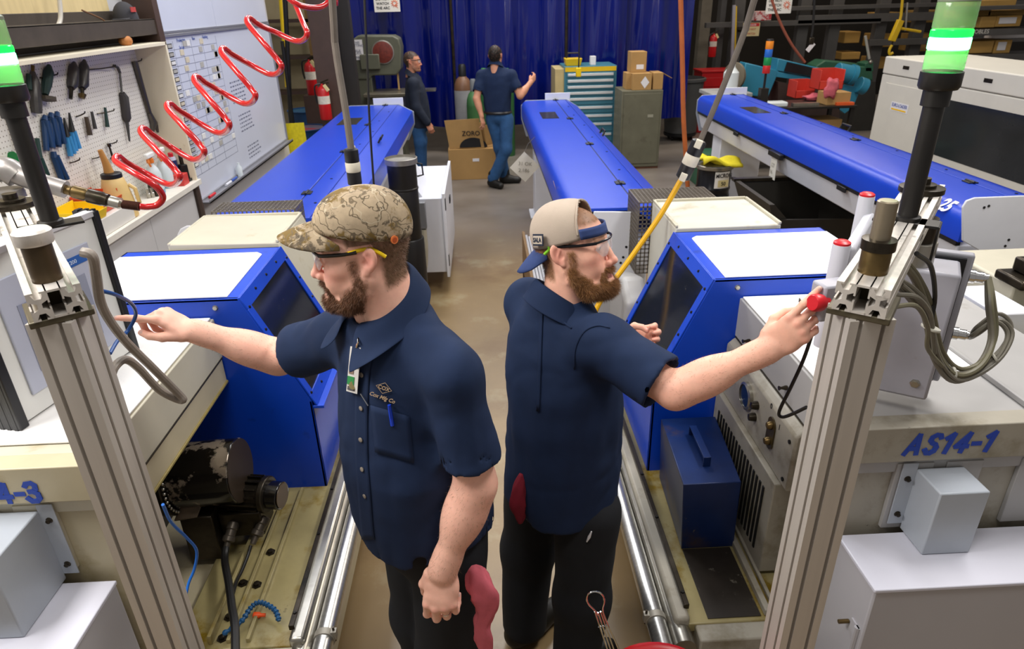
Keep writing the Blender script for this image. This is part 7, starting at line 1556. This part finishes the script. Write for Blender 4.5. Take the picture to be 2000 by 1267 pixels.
def glasses(P_, frame_mat, tip_mat, zc=.004, back=0.):
    w = P_.wor; fr = None
    lensx = lambda y: .1085-4.6*y*y-.9*abs(y)*0
    mb = MB()
    for s_ in (1, -1):
        pts = [w((lensx(y), y*s_, .019+zc-.04*max(0, y-.05))) for y in np.linspace(0, .066, 9)]
        mb.tube(pts, .0032, 8)
        mb.tube([w(q) for q in smoothpath([(lensx(.066), .066*s_, .018+zc), (.074, .073*s_, .018+zc), (.04, .079*s_, .017+zc), (.006-back, .0835*s_, .019+zc)], 4)], [.0042]*13, 8)
    fr = mb.build('spectacle_frame', frame_mat, P_.root)
    for s_ in (1, -1):
        tp = MB().tube([w(q) for q in smoothpath([(.03-back*1.7, .0800*s_+back*.05*s_, .017+zc), (.005-back*1.1, .0800*s_, .021+zc), (-.022-back*.6, .0805*s_, .022+zc), (-.040, .084*s_, .012+zc), (-.054, .085*s_, .000+zc)], 4)], .0044, 8)
        tp.build('temple_tip', tip_mat, fr)
        G = []
        for y in np.linspace(.007, .066, 10):
            e = (y-.007)/.059
            G.append([w((lensx(y)-.010*((z_-.4)**2), y*s_, .018+zc-.043*z_*(1-.55*max(0, e-.62)/.38)*(.75+.25*min(1, e*4)))) for z_ in np.linspace(0, 1, 6)])
        lo_ = MB().grid(G).build('lens', LENS, fr, smooth=180); md = lo_.modifiers.new('t', 'SOLIDIFY'); md.thickness = .0015
    return fr
# ================================================================== man with camouflage cap
r1 = thing('person', 'bearded man in camouflage cap, safety glasses and navy work shirt pointing left', 'person', (-.2, 1.44, 0))
H1 = dict(jaw=1.03, fat=.006, beard=1.05, scale=.97)
h1o = V(-.282, 1.432, 1.757); h1R = rotm(math.radians(188), math.radians(-4), math.radians(0))
m1 = Person(r1, h1o, h1R, H1, dict(skin=lin('eeb8a2'), beard=lin('6f4c34'), hair=lin('6b5138'), lip=lin('b8706a')))
m1.head(.0025)
m1Ls, m1Le, m1Lw = V(-.092, 1.305, 1.500), V(-.052, 1.272, 1.222), V(-.146, 1.235, .985)
m1Rs, m1Re, m1Rw = V(-.385, 1.575, 1.475), V(-.605, 1.70, 1.352), V(-.785, 1.625, 1.482)
rk = V(*at(288, 603, y=1.615))
hR = hand_sdf(m1Rw, rk-m1Rw, (.1, -1, -.12), (0, -.1, 1), [(.42, .05, .03), (1.0, 1.25, .8), (1.15, 1.3, .8), (1.2, 1.3, .8)],
              [(.02, .030, -.010), (.058, .050, -.024), (.086, .046, -.040), (.108, .034, -.050)])
hL = hand_sdf(m1Lw, (-.12, -.20, -1), (-.95, .25, .1), (.25, -.95, .2), [(.40, 1.25, .9), (.45, 1.3, .9), (.5, 1.3, .9), (.55, 1.3, .9)],
              [(.02, .030, -.008), (.055, .046, -.016), (.082, .044, -.026), (.10, .034, -.036)], spread=(.08, .02, -.03, -.08), sc=1.1)
m1.arm(m1Ls, m1Le, m1Lw, hL, 1.12, .0038)
m1.arm(m1Rs, m1Re, m1Rw, hR, 1.10, .0038)
lat1 = unit(V(.60, -.80, 0)); fw1 = np.array([lat1[1], -lat1[0], 0]); fw1 = np.array([-.80, -.60, 0])
S1 = [(.80, -.195, 1.47, .180, .185), (.95, -.203, 1.468, .182, .186), (1.08, -.210, 1.462, .182, .186), (1.2, -.215, 1.455, .182, .18), (1.32, -.222, 1.465, .172, .165), (1.45, -.228, 1.468, .168, .138), (1.535, -.233, 1.468, .140, .112), (1.59, -.243, 1.46, .10, .09), (1.63, -.25, 1.452, .07, .07)]
core1 = torso_sdf([(z, x, y, a-.035, b-.03) for z, x, y, a, b in S1[2:-2]], lat1)
m1.core(lambda p: smin(core1(p), sd_cap(p, (-.24, 1.45, 1.5), h1o-V(0, 0, .1), .06, .05), .03), (-.45, 1.2, .8), (.05, 1.7, 1.66), .014)
m1.body(); m1.arm_hair(); m1.fuzz(11000, 9000, .010, .006)
uL = unit(m1Le-m1Ls); uR = unit(m1Re-m1Rs)
sh1 = shirt(r1, S1, lat1, [dict(root=(-.20, 1.44, 1.575), sh=m1Ls, el=m1Le, hem=m1Ls+uL*.222, r0=.066, r1=.074, rr=.058, k=.045), dict(root=(-.28, 1.49, 1.56), sh=m1Rs, el=m1Re, hem=m1Rs+uR*.20, r0=.072, r1=.078, rr=.058, k=.045)],
      (V(-.24, 1.45, 1.48), V(-.265, 1.44, 1.75)), .945, .006, (-.70, 1.1, .90), (.12, 1.86, 1.70), .0075, .3)
collar(r1, (-.256, 1.452, 1.642), fw1, .072, tip=.035, spread=.010)
tr1 = trousers(r1, (-.195, 1.475, .95), [V(-.24, 1.54, .86), V(-.145, 1.41, .86)], [V(-.26, 1.55, .48), V(-.17, 1.39, .48)], [V(-.24, 1.56, .08), V(-.15, 1.40, .08)], (-.48, 1.1, .03), (.1, 1.78, 1.16), .011, lat=lat1, r=(.112, .095, .085), pr=(.166, .165, .19))
boots(r1, [V(-.24, 1.55, 0), V(-.14, 1.38, 0)], [fw1, fw1])
# camouflage cap
CAMO = M('camouflage_cloth', 'a08e74', .9, var=.16, vs=40, bump=.08, bs=600, dirt=('6b5527', 11, .53, .58), dirt2=('54493a', 18, .57, .63))
nt = CAMO.node_tree; _b = nt.nodes['Principled BSDF']; _src = _b.inputs['Base Color'].links[0].from_socket
_t = nt.nodes.new('ShaderNodeTexCoord')
def _lines(base, scale, dist, lo, hi, col, rot):
    mp = nt.nodes.new('ShaderNodeMapping'); mp.inputs['Rotation'].default_value = rot; nt.links.new(_t.outputs['Object'], mp.inputs[0])
    w = nt.nodes.new('ShaderNodeTexWave'); w.inputs['Scale'].default_value = scale; w.inputs['Distortion'].default_value = dist; w.inputs['Detail'].default_value = 3; w.inputs['Detail Scale'].default_value = 1.6; nt.links.new(mp.outputs[0], w.inputs['Vector'])
    r = nt.nodes.new('ShaderNodeMapRange'); r.inputs[1].default_value = lo; r.inputs[2].default_value = hi; nt.links.new(w.outputs['Fac'], r.inputs[0])
    x = nt.nodes.new('ShaderNodeMix'); x.data_type = 'RGBA'; nt.links.new(r.outputs[0], x.inputs[0]); nt.links.new(base, x.inputs[6]); x.inputs[7].default_value = (*lin(col), 1); return x.outputs[2]
_s = _lines(_src, 13, 11, .965, .99, '5f5240', (.3, .9, .4)); _s = _lines(_s, 9, 14, .965, .99, '685a46', (.9, .2, 1.3)); _s = _lines(_s, 6, 14, .994, 1.0, 'b3a68e', (.1, 1.4, .3))
nt.links.new(_s, _b.inputs['Base Color'])
cr, G = cap_crown(m1, 'cap', CAMO, .072, .026, (.110, .093, .090), .052)
brim(m1, 'cap_brim', CAMO, .096, .078, .080, .084, .012, .034, parent=cr, pitch=.10)
MB().ball(m1.wor((-.012, 0, .141)), (.007, .007, .004), 10, 6).build('cap_button', CAMO, cr)
pp = m1.wor((-.078, .0785, .038)); nn = h1R@unit(V(-.55, .83, .0))
MB().cyl(pp, pp+nn*.003, .009, n=16).build('cap_patch', M('orange_tag', 'd9733a', .6, var=.1), cr)
MB().cyl(pp+nn*.003, pp+nn*.0036, .0055, n=12).build('patch_mark', M('dark_orange_tag', 'a8481c', .6, var=.1), cr)
YEL = M('yellow_rubber', 'e8c40c', .45, var=.04)
glasses(m1, M('black_spectacle_frame', '1a1714', .3, var=0), YEL)
# ================================================================== man with mesh cap worn backwards
r2 = thing('person', 'bearded man with beige mesh cap worn backwards pressing a red button', 'person', (.22, 1.74, 0))
H2 = dict(jaw=.98, fat=.001, beard=1.25, scale=1.0)
h2o = V(.236, 1.775, 1.622); h2R = rotm(math.radians(-24), math.radians(9), math.radians(-5))
m2 = Person(r2, h2o, h2R, H2, dict(skin=lin('ecb49c'), beard=lin('8a6038'), hair=lin('7d5632'), lip=lin('b5706a')))
m2.head(.0026)
m2Rs, m2Re, m2Rw = V(.30, 1.62, 1.395), V(.462, 1.455, 1.335), V(.664, 1.40, 1.478)
m2Ls, m2Le, m2Lw = V(.12, 1.90, 1.40), V(.27, 2.02, 1.18), V(*at(1212, 668, y=2.0))
k2 = V(*at(1558, 640, y=1.375))
h2 = hand_sdf(m2Rw, k2-m2Rw, (-.35, .30, .75), (-.45, -.75, .45), [(.15, .12, .08), (.75, .5, .3), (.85, .6, .3), (.95, .7, .4)],
              [(.02, .030, -.010), (.05, .045, -.030), (.075, .040, -.048), (.095, .028, -.055)])
h2l = hand_sdf(m2Lw, (.9, .1, .1), (-.1, .5, .9), (0, .9, -.3), [(.9, 1.0, .6)]*4, [(.02, .03, -.01), (.05, .045, -.03), (.07, .035, -.05), (.08, .02, -.06)])
m2.arm(m2Rs, m2Re, m2Rw, h2, 1.04, .0038); m2.arm(m2Ls, m2Le, m2Lw, h2l, 1.0, .005)
lat2 = unit(V(-.6, .8, 0)); fw2 = V(.8, .6, 0)
S2 = [(.70, .20, 1.74, .19, .165), (.82, .205, 1.74, .192, .165), (.95, .208, 1.74, .19, .16), (1.1, .21, 1.74, .188, .155), (1.22, .205, 1.745, .19, .145), (1.33, .20, 1.75, .185, .125), (1.41, .195, 1.755, .145, .10), (1.46, .195, 1.76, .095, .085), (1.50, .20, 1.765, .07, .07)]
core2 = torso_sdf([(z, x, y, a-.035, b-.03) for z, x, y, a, b in S2[2:-2]], lat2)
m2.core(lambda p: smin(core2(p), sd_cap(p, (.2, 1.765, 1.38), h2o-V(0, 0, .1), .055, .05), .03), (-.02, 1.5, .7), (.45, 2.0, 1.56), .014)
m2.body(); m2.arm_hair(); m2.fuzz(15000, 8000, .016, .007)
u2R = unit(m2Re-m2Rs); u2L = unit(m2Le-m2Ls)
sh2 = shirt(r2, S2, lat2, [dict(root=(.23, 1.72, 1.38), sh=m2Rs, el=m2Re, hem=m2Rs+u2R*.20, r0=.078, r1=.083, rr=.06), dict(root=(.18, 1.8, 1.38), sh=m2Ls, el=m2Le, hem=m2Ls+u2L*.2, r0=.072, r1=.075, rr=.06)],
      (V(.20, 1.765, 1.36), V(.215, 1.775, 1.65)), .775, .0064, (-.06, 1.42, .74), (.56, 2.14, 1.56), .0075, 2.1)
collar(r2, (.205, 1.768, 1.478), (.9, .3, 0), .068, tip=.05, spread=.012)
tr2 = trousers(r2, (.205, 1.745, .84), [V(.13, 1.83, .78), V(.28, 1.66, .78)], [V(.10, 1.86, .44), V(.27, 1.64, .42)], [V(.08, 1.83, .08), V(.25, 1.62, .08)], (-.08, 1.4, .03), (.5, 2.05, 1.0), .011, lat=lat2, r=(.11, .092, .085), pr=(.172, .148, .17))
boots(r2, [V(.08, 1.83, 0), V(.25, 1.62, 0)], [fw2, fw2])
# cap worn backwards: opening with strap over the forehead, brim down the neck
MESHC = M('beige_mesh_cloth', 'b8a898', .9, var=.05, vs=12, bump=.35, bs=900)
NAVYC = M('navy_cap_cloth', '2c3f70', .8, var=.1, vs=40, bump=.1, bs=500)
G = cap_dome(None, None, 1, (.107, .090, .094), .042, .042, .008, n=64, m=18)
mb = MB(); vs = m2.wor(G.reshape(-1, 3)); nn_ = G.shape[1]
keep = []
for i in range(G.shape[0]-1):
    for j in range(nn_-1):
        c_ = (G[i, j]+G[i+1, j+1])/2
        if c_[0] > .0 and (c_[1]/.076)**2+((c_[2]-.050)/.080)**2 < 1: continue
        keep.append((i*nn_+j, i*nn_+j+1, (i+1)*nn_+j+1, (i+1)*nn_+j))
mb.add(vs, keep); c2 = mb.build('cap', MESHC, r2, smooth=180); md = c2.modifiers.new('t', 'SOLIDIFY'); md.thickness = .003; md.offset = -1
mb = MB(); edge = []
for t in np.linspace(.0, math.pi, 30):
    y_, z_ = .077*math.cos(t), .050+.081*math.sin(t); rz = math.sqrt(max(0.02, 1-((z_-.042)/.094)**2))**.80
    edge.append(m2.wor((-.012+.1075*rz*math.sqrt(max(0., 1-(y_/(.0905*rz))**2)), y_, z_)))
mb.tube(edge, .003, 6); mb.build('opening_trim', MESHC, c2)
G = []
for z_ in (.036, .046, .056, .064):
    G.append([m2.wor((-.012+(.1105-.2*(z_-.036))*math.cos(a), .0925*math.sin(a), z_)) for a in np.linspace(-.98, .98, 21)])
o = MB().grid(G).build('strap', NAVYC, c2, smooth=180); md = o.modifiers.new('t', 'SOLIDIFY'); md.thickness = .0035
brim(m2, 'cap_brim', NAVYC, .075, .012, .075, .068, .015, .012, sgn=-1, parent=c2, pitch=.75)
pc = m2.wor((-.066, -.0865, .045)); pn = h2R@unit(V(-.50, -.84, .18)); px = h2R@unit(V(.86, -.5, .06)); py = np.cross(pn, px)
mb = MB().obox(pc+pn*.001, px, py, pn, .044, .032, .003); pt = mb.build('cap_patch', M('navy_patch', '1b2436', .7, var=.05), c2, .001)
mb = MB().obox(pc+pn*.0022, px, py, pn, .038, .022, .002); mb.build('patch_field', M('beige_patch', 'b5a899', .7, var=.05), pt)
text('SALA', .017, pc+pn*.0036-px*.0175-py*.006, px, py, M('navy_patch'), pt, bold=.0006, sx=.86)
glasses(m2, M('gloss_black_frame', '0f0f12', .2, var=0), M('green_rubber', '7bc225', .45, var=0), back=.03)
# ================================================================== two men in the background
JEAN = M('blue_denim', '28507c', .85, var=.14, vs=18, bump=.05, bs=400)
r3 = thing('person', 'man seen from behind in navy shirt and blue jeans walking by the cartons', 'person', (.22, 8.95, 0))
fz3 = V(.35, 1, 0); lat3 = unit(V(-1, .35, 0))
p3 = Person(r3, V(.185, 8.98, 1.625), rotm(math.radians(72), 0, 0), dict(scale=.98, hairvol=1), dict(skin=lin('c98f72'), beard=lin('c98f72'), hair=lin('17120f')))
p3.H['bmask'] = 0.; p3.head(.005)
a3L = (V(-.005, 9.02, 1.40), V(-.075, 8.93, 1.13), V(-.02, 8.88, .92)); a3R = (V(.375, 8.92, 1.40), V(.475, 8.86, 1.16), V(.62, 9.0, 1.30))
for (s_, e_, w_), e1, e2 in ((a3L, (.2, -.1, -1), (.5, .8, 0)), (a3R, (.5, .6, .5), (-.3, -.2, .9))):
    p3.arm(s_, e_, w_, hand_sdf(w_, e1, e2, np.cross(e1, e2), [(.4, .6, .4)]*4, [(.02, .03, -.01), (.05, .045, -.02), (.07, .042, -.03), (.09, .035, -.035)]), 1.0, .007)
S3 = [(.86, .19, 8.97, .165, .12), (.98, .19, 8.97, .17, .13), (1.15, .19, 8.97, .18, .135), (1.3, .19, 8.97, .19, .135), (1.40, .188, 8.97, .185, .115), (1.46, .186, 8.975, .13, .09), (1.53, .185, 8.98, .07, .07)]
p3.core(torso_sdf([(z, x, y, a-.03, b-.025) for z, x, y, a, b in S3[1:-1]], lat3), (-.05, 8.7, .9), (.45, 9.2, 1.5), .02); p3.body(); p3.fuzz(0, 4000, .01, .02)
shirt(r3, S3, lat3, [dict(root=(.13, 8.99, 1.45), sh=a3L[0], el=a3L[1], hem=a3L[0]+unit(a3L[1]-a3L[0])*.21, r0=.060, r1=.072, rr=.05), dict(root=(.24, 8.96, 1.45), sh=a3R[0], el=a3R[1], hem=a3R[0]+unit(a3R[1]-a3R[0])*.2, r0=.060, r1=.074, rr=.05)], (V(.185, 8.985, 1.55), V(.185, 8.98, 1.7)), .93, .010, (-.2, 8.7, .86), (.65, 9.25, 1.6), .007, 4., hemcurve=0.)
trousers(r3, (.2, 8.97, .92), [V(.12, 9.0, .86), V(.30, 8.93, .86)], [V(.20, 9.02, .5), V(.28, 8.86, .5)], [V(.26, 9.10, .1), V(.10, 8.90, .12)], (-.15, 8.65, .03), (.55, 9.3, 1.06), .011, JEAN, (.095, .075, .075), (.165, .125, .13), lat3)
collar(r3, (.185, 8.985, 1.535), (.33, .94, 0), .066, tip=.04, spread=.005)
boots(r3, [V(.27, 9.08, 0), V(.09, 8.90, 0)], [V(.9, -.1, 0), V(.45, -.6, 0)])
MB().tube([V(.19, 8.97, .955)+lat3*.172*math.cos(t)+V(.35, 1, 0)/1.06*.134*math.sin(t) for t in np.linspace(0, 2*math.pi, 24)[:-1]], .018, 6, closed=True).build('belt', M('black_belt', '1d1b1c', .4, var=.05), r3)
r4 = thing('person', 'man in dark navy jacket and glasses standing beside the band saw', 'person', (-.95, 9.6, 0)); lat4 = unit(V(-.3, .95, 0))
h4 = V(*at(806, 120, y=9.7)); h4[1] = 9.7
p4 = Person(r4, h4, rotm(math.radians(-8), 0, 0), dict(scale=1.0, fat=.003, beard=.7, hairvol=1), dict(skin=lin('c08468'), beard=lin('5a4a40'), hair=lin('3a2c22'))); p4.H['bmask'] = .5; p4.head(.005)
dx = h4[0]
a4 = (V(dx+.0, 9.50, h4[2]-.26), V(dx+.02, 9.46, h4[2]-.56), V(dx+.16, 9.48, h4[2]-.78)); p4.arm(*a4, hand_sdf(a4[2], (.4, 0, -1), (.9, .3, .3), (.1, -1, 0), [(.5, .8, .5)]*4, [(.02, .03, -.01), (.05, .045, -.02), (.07, .042, -.03), (.09, .035, -.035)]), 1., .007)
zt = h4[2]; S4 = [(zt-.92, dx+.02, 9.7, .18, .16), (zt-.7, dx+.02, 9.7, .185, .165), (zt-.45, dx+.01, 9.7, .19, .15), (zt-.3, dx, 9.7, .18, .12), (zt-.2, dx-.01, 9.7, .11, .09), (zt-.14, dx-.015, 9.7, .07, .07)]
p4.core(torso_sdf([(z, x, y, a-.03, b-.03) for z, x, y, a, b in S4[1:-1]], lat4), (dx-.3, 9.4, zt-.9), (dx+.3, 10, zt-.1), .02); p4.body(); p4.fuzz(0, 3000, .01, .01)
shirt(r4, S4, lat4, [dict(root=(dx, 9.65, zt-.24), sh=a4[0], el=a4[1], hem=a4[2]-unit(a4[2]-a4[1])*.02, long=1, r0=.075, r1=.055, rr=.06), dict(root=(dx, 9.75, zt-.24), sh=V(dx, 9.9, zt-.26), el=V(dx+.03, 9.95, zt-.56), hem=V(dx+.03, 9.95, zt-.8), long=1, r0=.075, r1=.07, rr=.06)], (V(dx-.01, 9.7, zt-.10), V(dx, 9.7, zt+.1)), zt-.86, .010, (dx-.4, 9.3, zt-.95), (dx+.4, 10.1, zt-.05), .006, 6., mat=M('dark_navy_jacket', '182030', .85, var=.08))
trousers(r4, (dx+.02, 9.7, zt-.82), [V(dx, 9.62, zt-.85), V(dx, 9.80, zt-.85)], [V(dx+.02, 9.6, .48), V(dx+.02, 9.8, .48)], [V(dx, 9.6, .1), V(dx, 9.8, .1)], (dx-.3, 9.35, .03), (dx+.35, 10.05, zt-.6), .012, JEAN, (.10, .08, .075), (.17, .15, .13), lat4)
collar(r4, (dx-.012, 9.7, zt-.135), (1, -.1, 0), .066, tip=.04, spread=.005, mat=M('dark_navy_jacket'))
boots(r4, [V(dx, 9.6, 0), V(dx, 9.8, 0)], [V(1, -.1, 0), V(1, -.1, 0)])
glasses(p4, M('black_spectacle_frame'), M('black_spectacle_frame'))
# ------------------------------------------------------------------ details lying on the clothes
from mathutils.bvhtree import BVHTree
def bvh(o): return BVHTree.FromPolygons([tuple(v.co) for v in o.data.vertices], [tuple(p.vertices) for p in o.data.polygons])
def surf(t, px, py, off=.0):
    r = unit(CAM_R @ np.array([px-1000.0, -(py-633.5), -FPX])); h = t.ray_cast(Vector(CAM_O), Vector(r))
    if h[0] is None: return None, None
    n = np.array(h[1]); n = -n if n.dot(r) > 0 else n
    return np.array(h[0])+n*off, n
B1 = bvh(sh1); B2 = bvh(sh2)
def strip(name, t, rows, mat, parent, off=.003, thick=.003):
    """cloth panel lying on the shirt; rows of photo points"""
    G = []
    for row in rows:
        g = [surf(t, x, y, off)[0] for x, y in row]
        if any(q is None for q in g): continue
        G.append(g)
    if len(G) < 2: return None
    o = MB().grid(G).build(name, mat, parent, smooth=180); md = o.modifiers.new('t', 'SOLIDIFY'); md.thickness = thick; md.offset = 0; return o
def lerp(a, b, n): return [(a[0]+(b[0]-a[0])*i/(n-1), a[1]+(b[1]-a[1])*i/(n-1)) for i in range(n)]
cen = [(728, 668), (714, 710), (709, 760), (707, 830), (708, 900), (713, 965), (718, 1030), (724, 1072)]
strip('placket', B1, [[(x-13+5*k, y) for k in range(6)] for x, y in [tuple(p) for p in smoothpath([V(a, b, 0)[:2] for a, b in cen], 4)]], NAVY, r1, .002, .0016)
PEARL = M('pearl_button', '8e8478', .3, var=.2, vs=200)
for x, y in ((719, 671), (709, 731), (708, 796), (707, 857), (710, 915), (715, 967)):
    p, n = surf(B1, x, y, .004)
    if p is not None: MB().lathe([(.0055, 0), (.006, .001), (.006, .002), (.0045, .0026)], p, n, 12).build('button', PEARL, r1)
strip('chest_pocket', B1, [lerp((726+j*1.2, 790+j*13), (800+j*1.2, 812+j*13), 9) for j in range(8)], NAVY, r1, .0035)
THR = M('tan_thread', 'a98f72', .8, var=.1)
p, n = surf(B1, 751, 757, .004)
if p is not None:
    xd = unit(np.cross((0, 0, 1), n)); yd = np.cross(n, xd); xd2 = unit(xd*.96-yd*.26); yd2 = np.cross(n, xd2)
    lg = MB(); dm = [p+xd2*.019, p+yd2*.013, p-xd2*.019, p-yd2*.013]
    lg.tube(dm, .0009, 5, closed=True); lgo = lg.build('shirt_emblem', THR, r1)
    text('COX', .0125, p-yd2*.0042, xd2, yd2, THR, lgo, align='CENTER', bold=.0003)
    p2, n2_ = surf(B1, 748, 773, .004); text('Cox Mfg Co', .0125, p2-yd2*.006, xd2, yd2, THR, lgo, align='CENTER', bold=.0002, shear=.3)
def thing_at(name, label, cat, t, px, py): p, n = surf(t, px, py, .006); return thing(name, label, cat, tuple(p)), p, n
pe, p, n = thing_at('pen', 'blue ballpoint pen clipped in the shirt pocket of the man with camouflage cap', 'pen', B1, 765, 806)
PBL = M('pen_blue', '1a3fc0', .35, var=0)
a_, _ = surf(B1, 762, 787, .009); b_, _ = surf(B1, 768, 828, .007); MB().tube([a_, (a_+b_)/2, b_], [.004, .0045, .0045], 8).build('barrel', PBL, pe); MB().tube([a_+_*.005, (a_*.4+b_*.6)+_*.006], .0018, 6).build('clip', PBL, pe)
sc_, p, n = thing_at('scriber', 'thin white scriber sticking out of the shirt pocket', 'scriber', B1, 718, 780); a_, _ = surf(B1, 711, 766, .01); b_, _ = surf(B1, 723, 790, .006); MB().tube([a_, b_], .002, 6).build('shaft', CHROME, sc_)
# identity badge
bg, p, n = thing_at('id_badge', 'white identity badge with green corner clipped to the navy shirt', 'badge', B1, 690, 720)
TL, TR, BR, BL = (685, 676), (705, 679), (698, 769), (677, 763)
def bil(u, v): return (TL[0]*(1-u)*(1-v)+TR[0]*u*(1-v)+BR[0]*u*v+BL[0]*(1-u)*v, TL[1]*(1-u)*(1-v)+TR[1]*u*(1-v)+BR[1]*u*v+BL[1]*(1-u)*v)
pc_, nc_ = surf(B1, *bil(.5, .5), .012)
def onplane(px, py, off=0.):
    r = CAM_R @ np.array([px-1000.0, -(py-633.5), -FPX]); t = (pc_+nc_*off-CAM_O)@nc_/(r@nc_); return CAM_O+r*t
def patch(u0, u1, v0, v1, name, m_, off): MB().prism([onplane(*bil(u, v), off) for u, v in ((u0, v0), (u1, v0), (u1, v1), (u0, v1))], nc_*.0012).build(name, m_, bg)
patch(0, 1, 0, 1, 'card', M('badge_white', 'd8d4d0', .35, var=.02), 0)
patch(.25, .75, .02, .09, 'slot', BLACK, .0013); patch(.08, .5, .34, .60, 'portrait', M('badge_photo', '8a7466', .5, var=.3, vs=80), .0013); patch(.62, .92, .36, .46, 'logo', M('badge_blue', '2b4a8c', .5, var=0), .0013); patch(.0, .62, .66, .84, 'green_field', M('badge_green', '2f8a4a', .5, var=0), .0013); patch(.08, .7, .88, .96, 'barcode', M('badge_ink', '555150', .5, var=.5, vs=300), .0013)
q_ = onplane(700, 735, .0016); MB().cyl(onplane(690, 752, .0014), onplane(690, 752, .0024), .010, n=20).build('seal', M('badge_gold', 'a89a6a', .35, metal=.4, var=.1), bg)
a_, _ = surf(B1, 704, 650, .006); MB().tube([a_, onplane(700, 668, .003), onplane(696, 678, .003)], .0026, 6).build('clip', CHROME, bg)
# seams of the second shirt
strip('yoke_seam', B2, [lerp((1042, 585), (1118, 640), 12), [(x-2, y+3) for x, y in lerp((1042, 585), (1118, 640), 12)]], NAVY, r2, .0025)
strip('back_pleat', B2, [[(1059-3+2*k-.12*j*4, 592+j*14) for k in range(4)] for j in range(16)], NAVY, r2, .0025)
# rags in the back pockets
def hang_rag(label, pts, m_, seed):
    P_ = [V(*at(a, b, y=y_)) for a, b, w_, y_ in pts]; ws = [w_ for _, _, w_, _ in pts]; G = []
    Q = smoothpath(P_, 5); W_ = np.interp(np.linspace(0, 1, len(Q)), np.linspace(0, 1, len(ws)), ws)
    o = thing('shop_rag', label, 'rag', tuple(P_[0])); vs = []
    for i, (c, w) in enumerate(zip(Q, W_)):
        t = unit(Q[min(i+1, len(Q)-1)]-Q[max(0, i-1)]); u = unit(np.cross(t, (0, 1, 0))); v = np.cross(t, u); row = []
        for j in range(21):
            a = 2*math.pi*j/20; k = 1+.14*math.sin(3*a+i*.35+seed)+.10*math.sin(5*a-i*.5+seed*2)+.05*math.sin(9*a+i*.9); row.append(c+u*w*k*math.cos(a)+v*w*.42*k*math.sin(a))
        G.append(row)
    G = [[Q[0]]*21]+G+[[Q[-1]]*21]
    MB().grid(G).build('cloth', m_, o, smooth=180); return o
hang_rag('pink shop rag hanging from the back pocket of the man with camouflage cap', [(925, 1103, .006, 1.30), (928, 1115, .026, 1.29), (936, 1140, .034, 1.27), (948, 1165, .033, 1.26), (948, 1195, .026, 1.26), (942, 1220, .021, 1.26), (946, 1245, .024, 1.26), (950, 1275, .016, 1.26)], PINK, 1.)
hang_rag('dark red shop rag hanging from the back pocket of the man with the mesh cap', [(1022, 925, .012, 1.66), (1015, 955, .022, 1.64), (1012, 985, .024, 1.63), (1015, 1008, .016, 1.63), (1016, 1022, .007, 1.63)], M('dark_red_cloth', '7a1628', .9, var=.12, vs=18), 2.)
tk, p, n = (thing('pocket_clip', 'small white clip on the trouser pocket of the man with the mesh cap', 'clip', at(1150, 1045, y=1.55)), None, None)
a_, na = surf(bvh(tr2), 1155, 1036, .004); b_, nb = surf(bvh(tr2), 1146, 1056, .004)
if a_ is not None and b_ is not None: MB().tube([a_, (a_+b_)/2+na*.002, b_], [.002, .005, .002], 6).build('clip', M('paper_white'), tk)
# wedding ring
ch_ = hL[3][2]; a_ = ch_[0][0]*.45+ch_[0][1]*.55; d_ = ch_[0][1]-ch_[0][0]; MB().lathe([(.0098, -.002), (.0112, -.002), (.0112, .002), (.0098, .002)], a_, d_, 20).build('wedding_ring', CHROME, r1)

for nm, b__, pth, pr_ in (('sleeve_seam', B1, [(842, 800), (846, 760), (858, 722), (885, 700), (920, 692), (950, 700)], r1), ('sleeve_seam', B2, [(1122, 720), (1124, 680), (1140, 648), (1165, 636), (1190, 640)], r2)):
    ps = smoothpath([np.array(q, float) for q in pth], 5); strip(nm, b__, [[(x-1.5, y-1.5) for x, y in ps], [(x+1.5, y+1.5) for x, y in ps]], NAVY, pr_, .0015, .003)
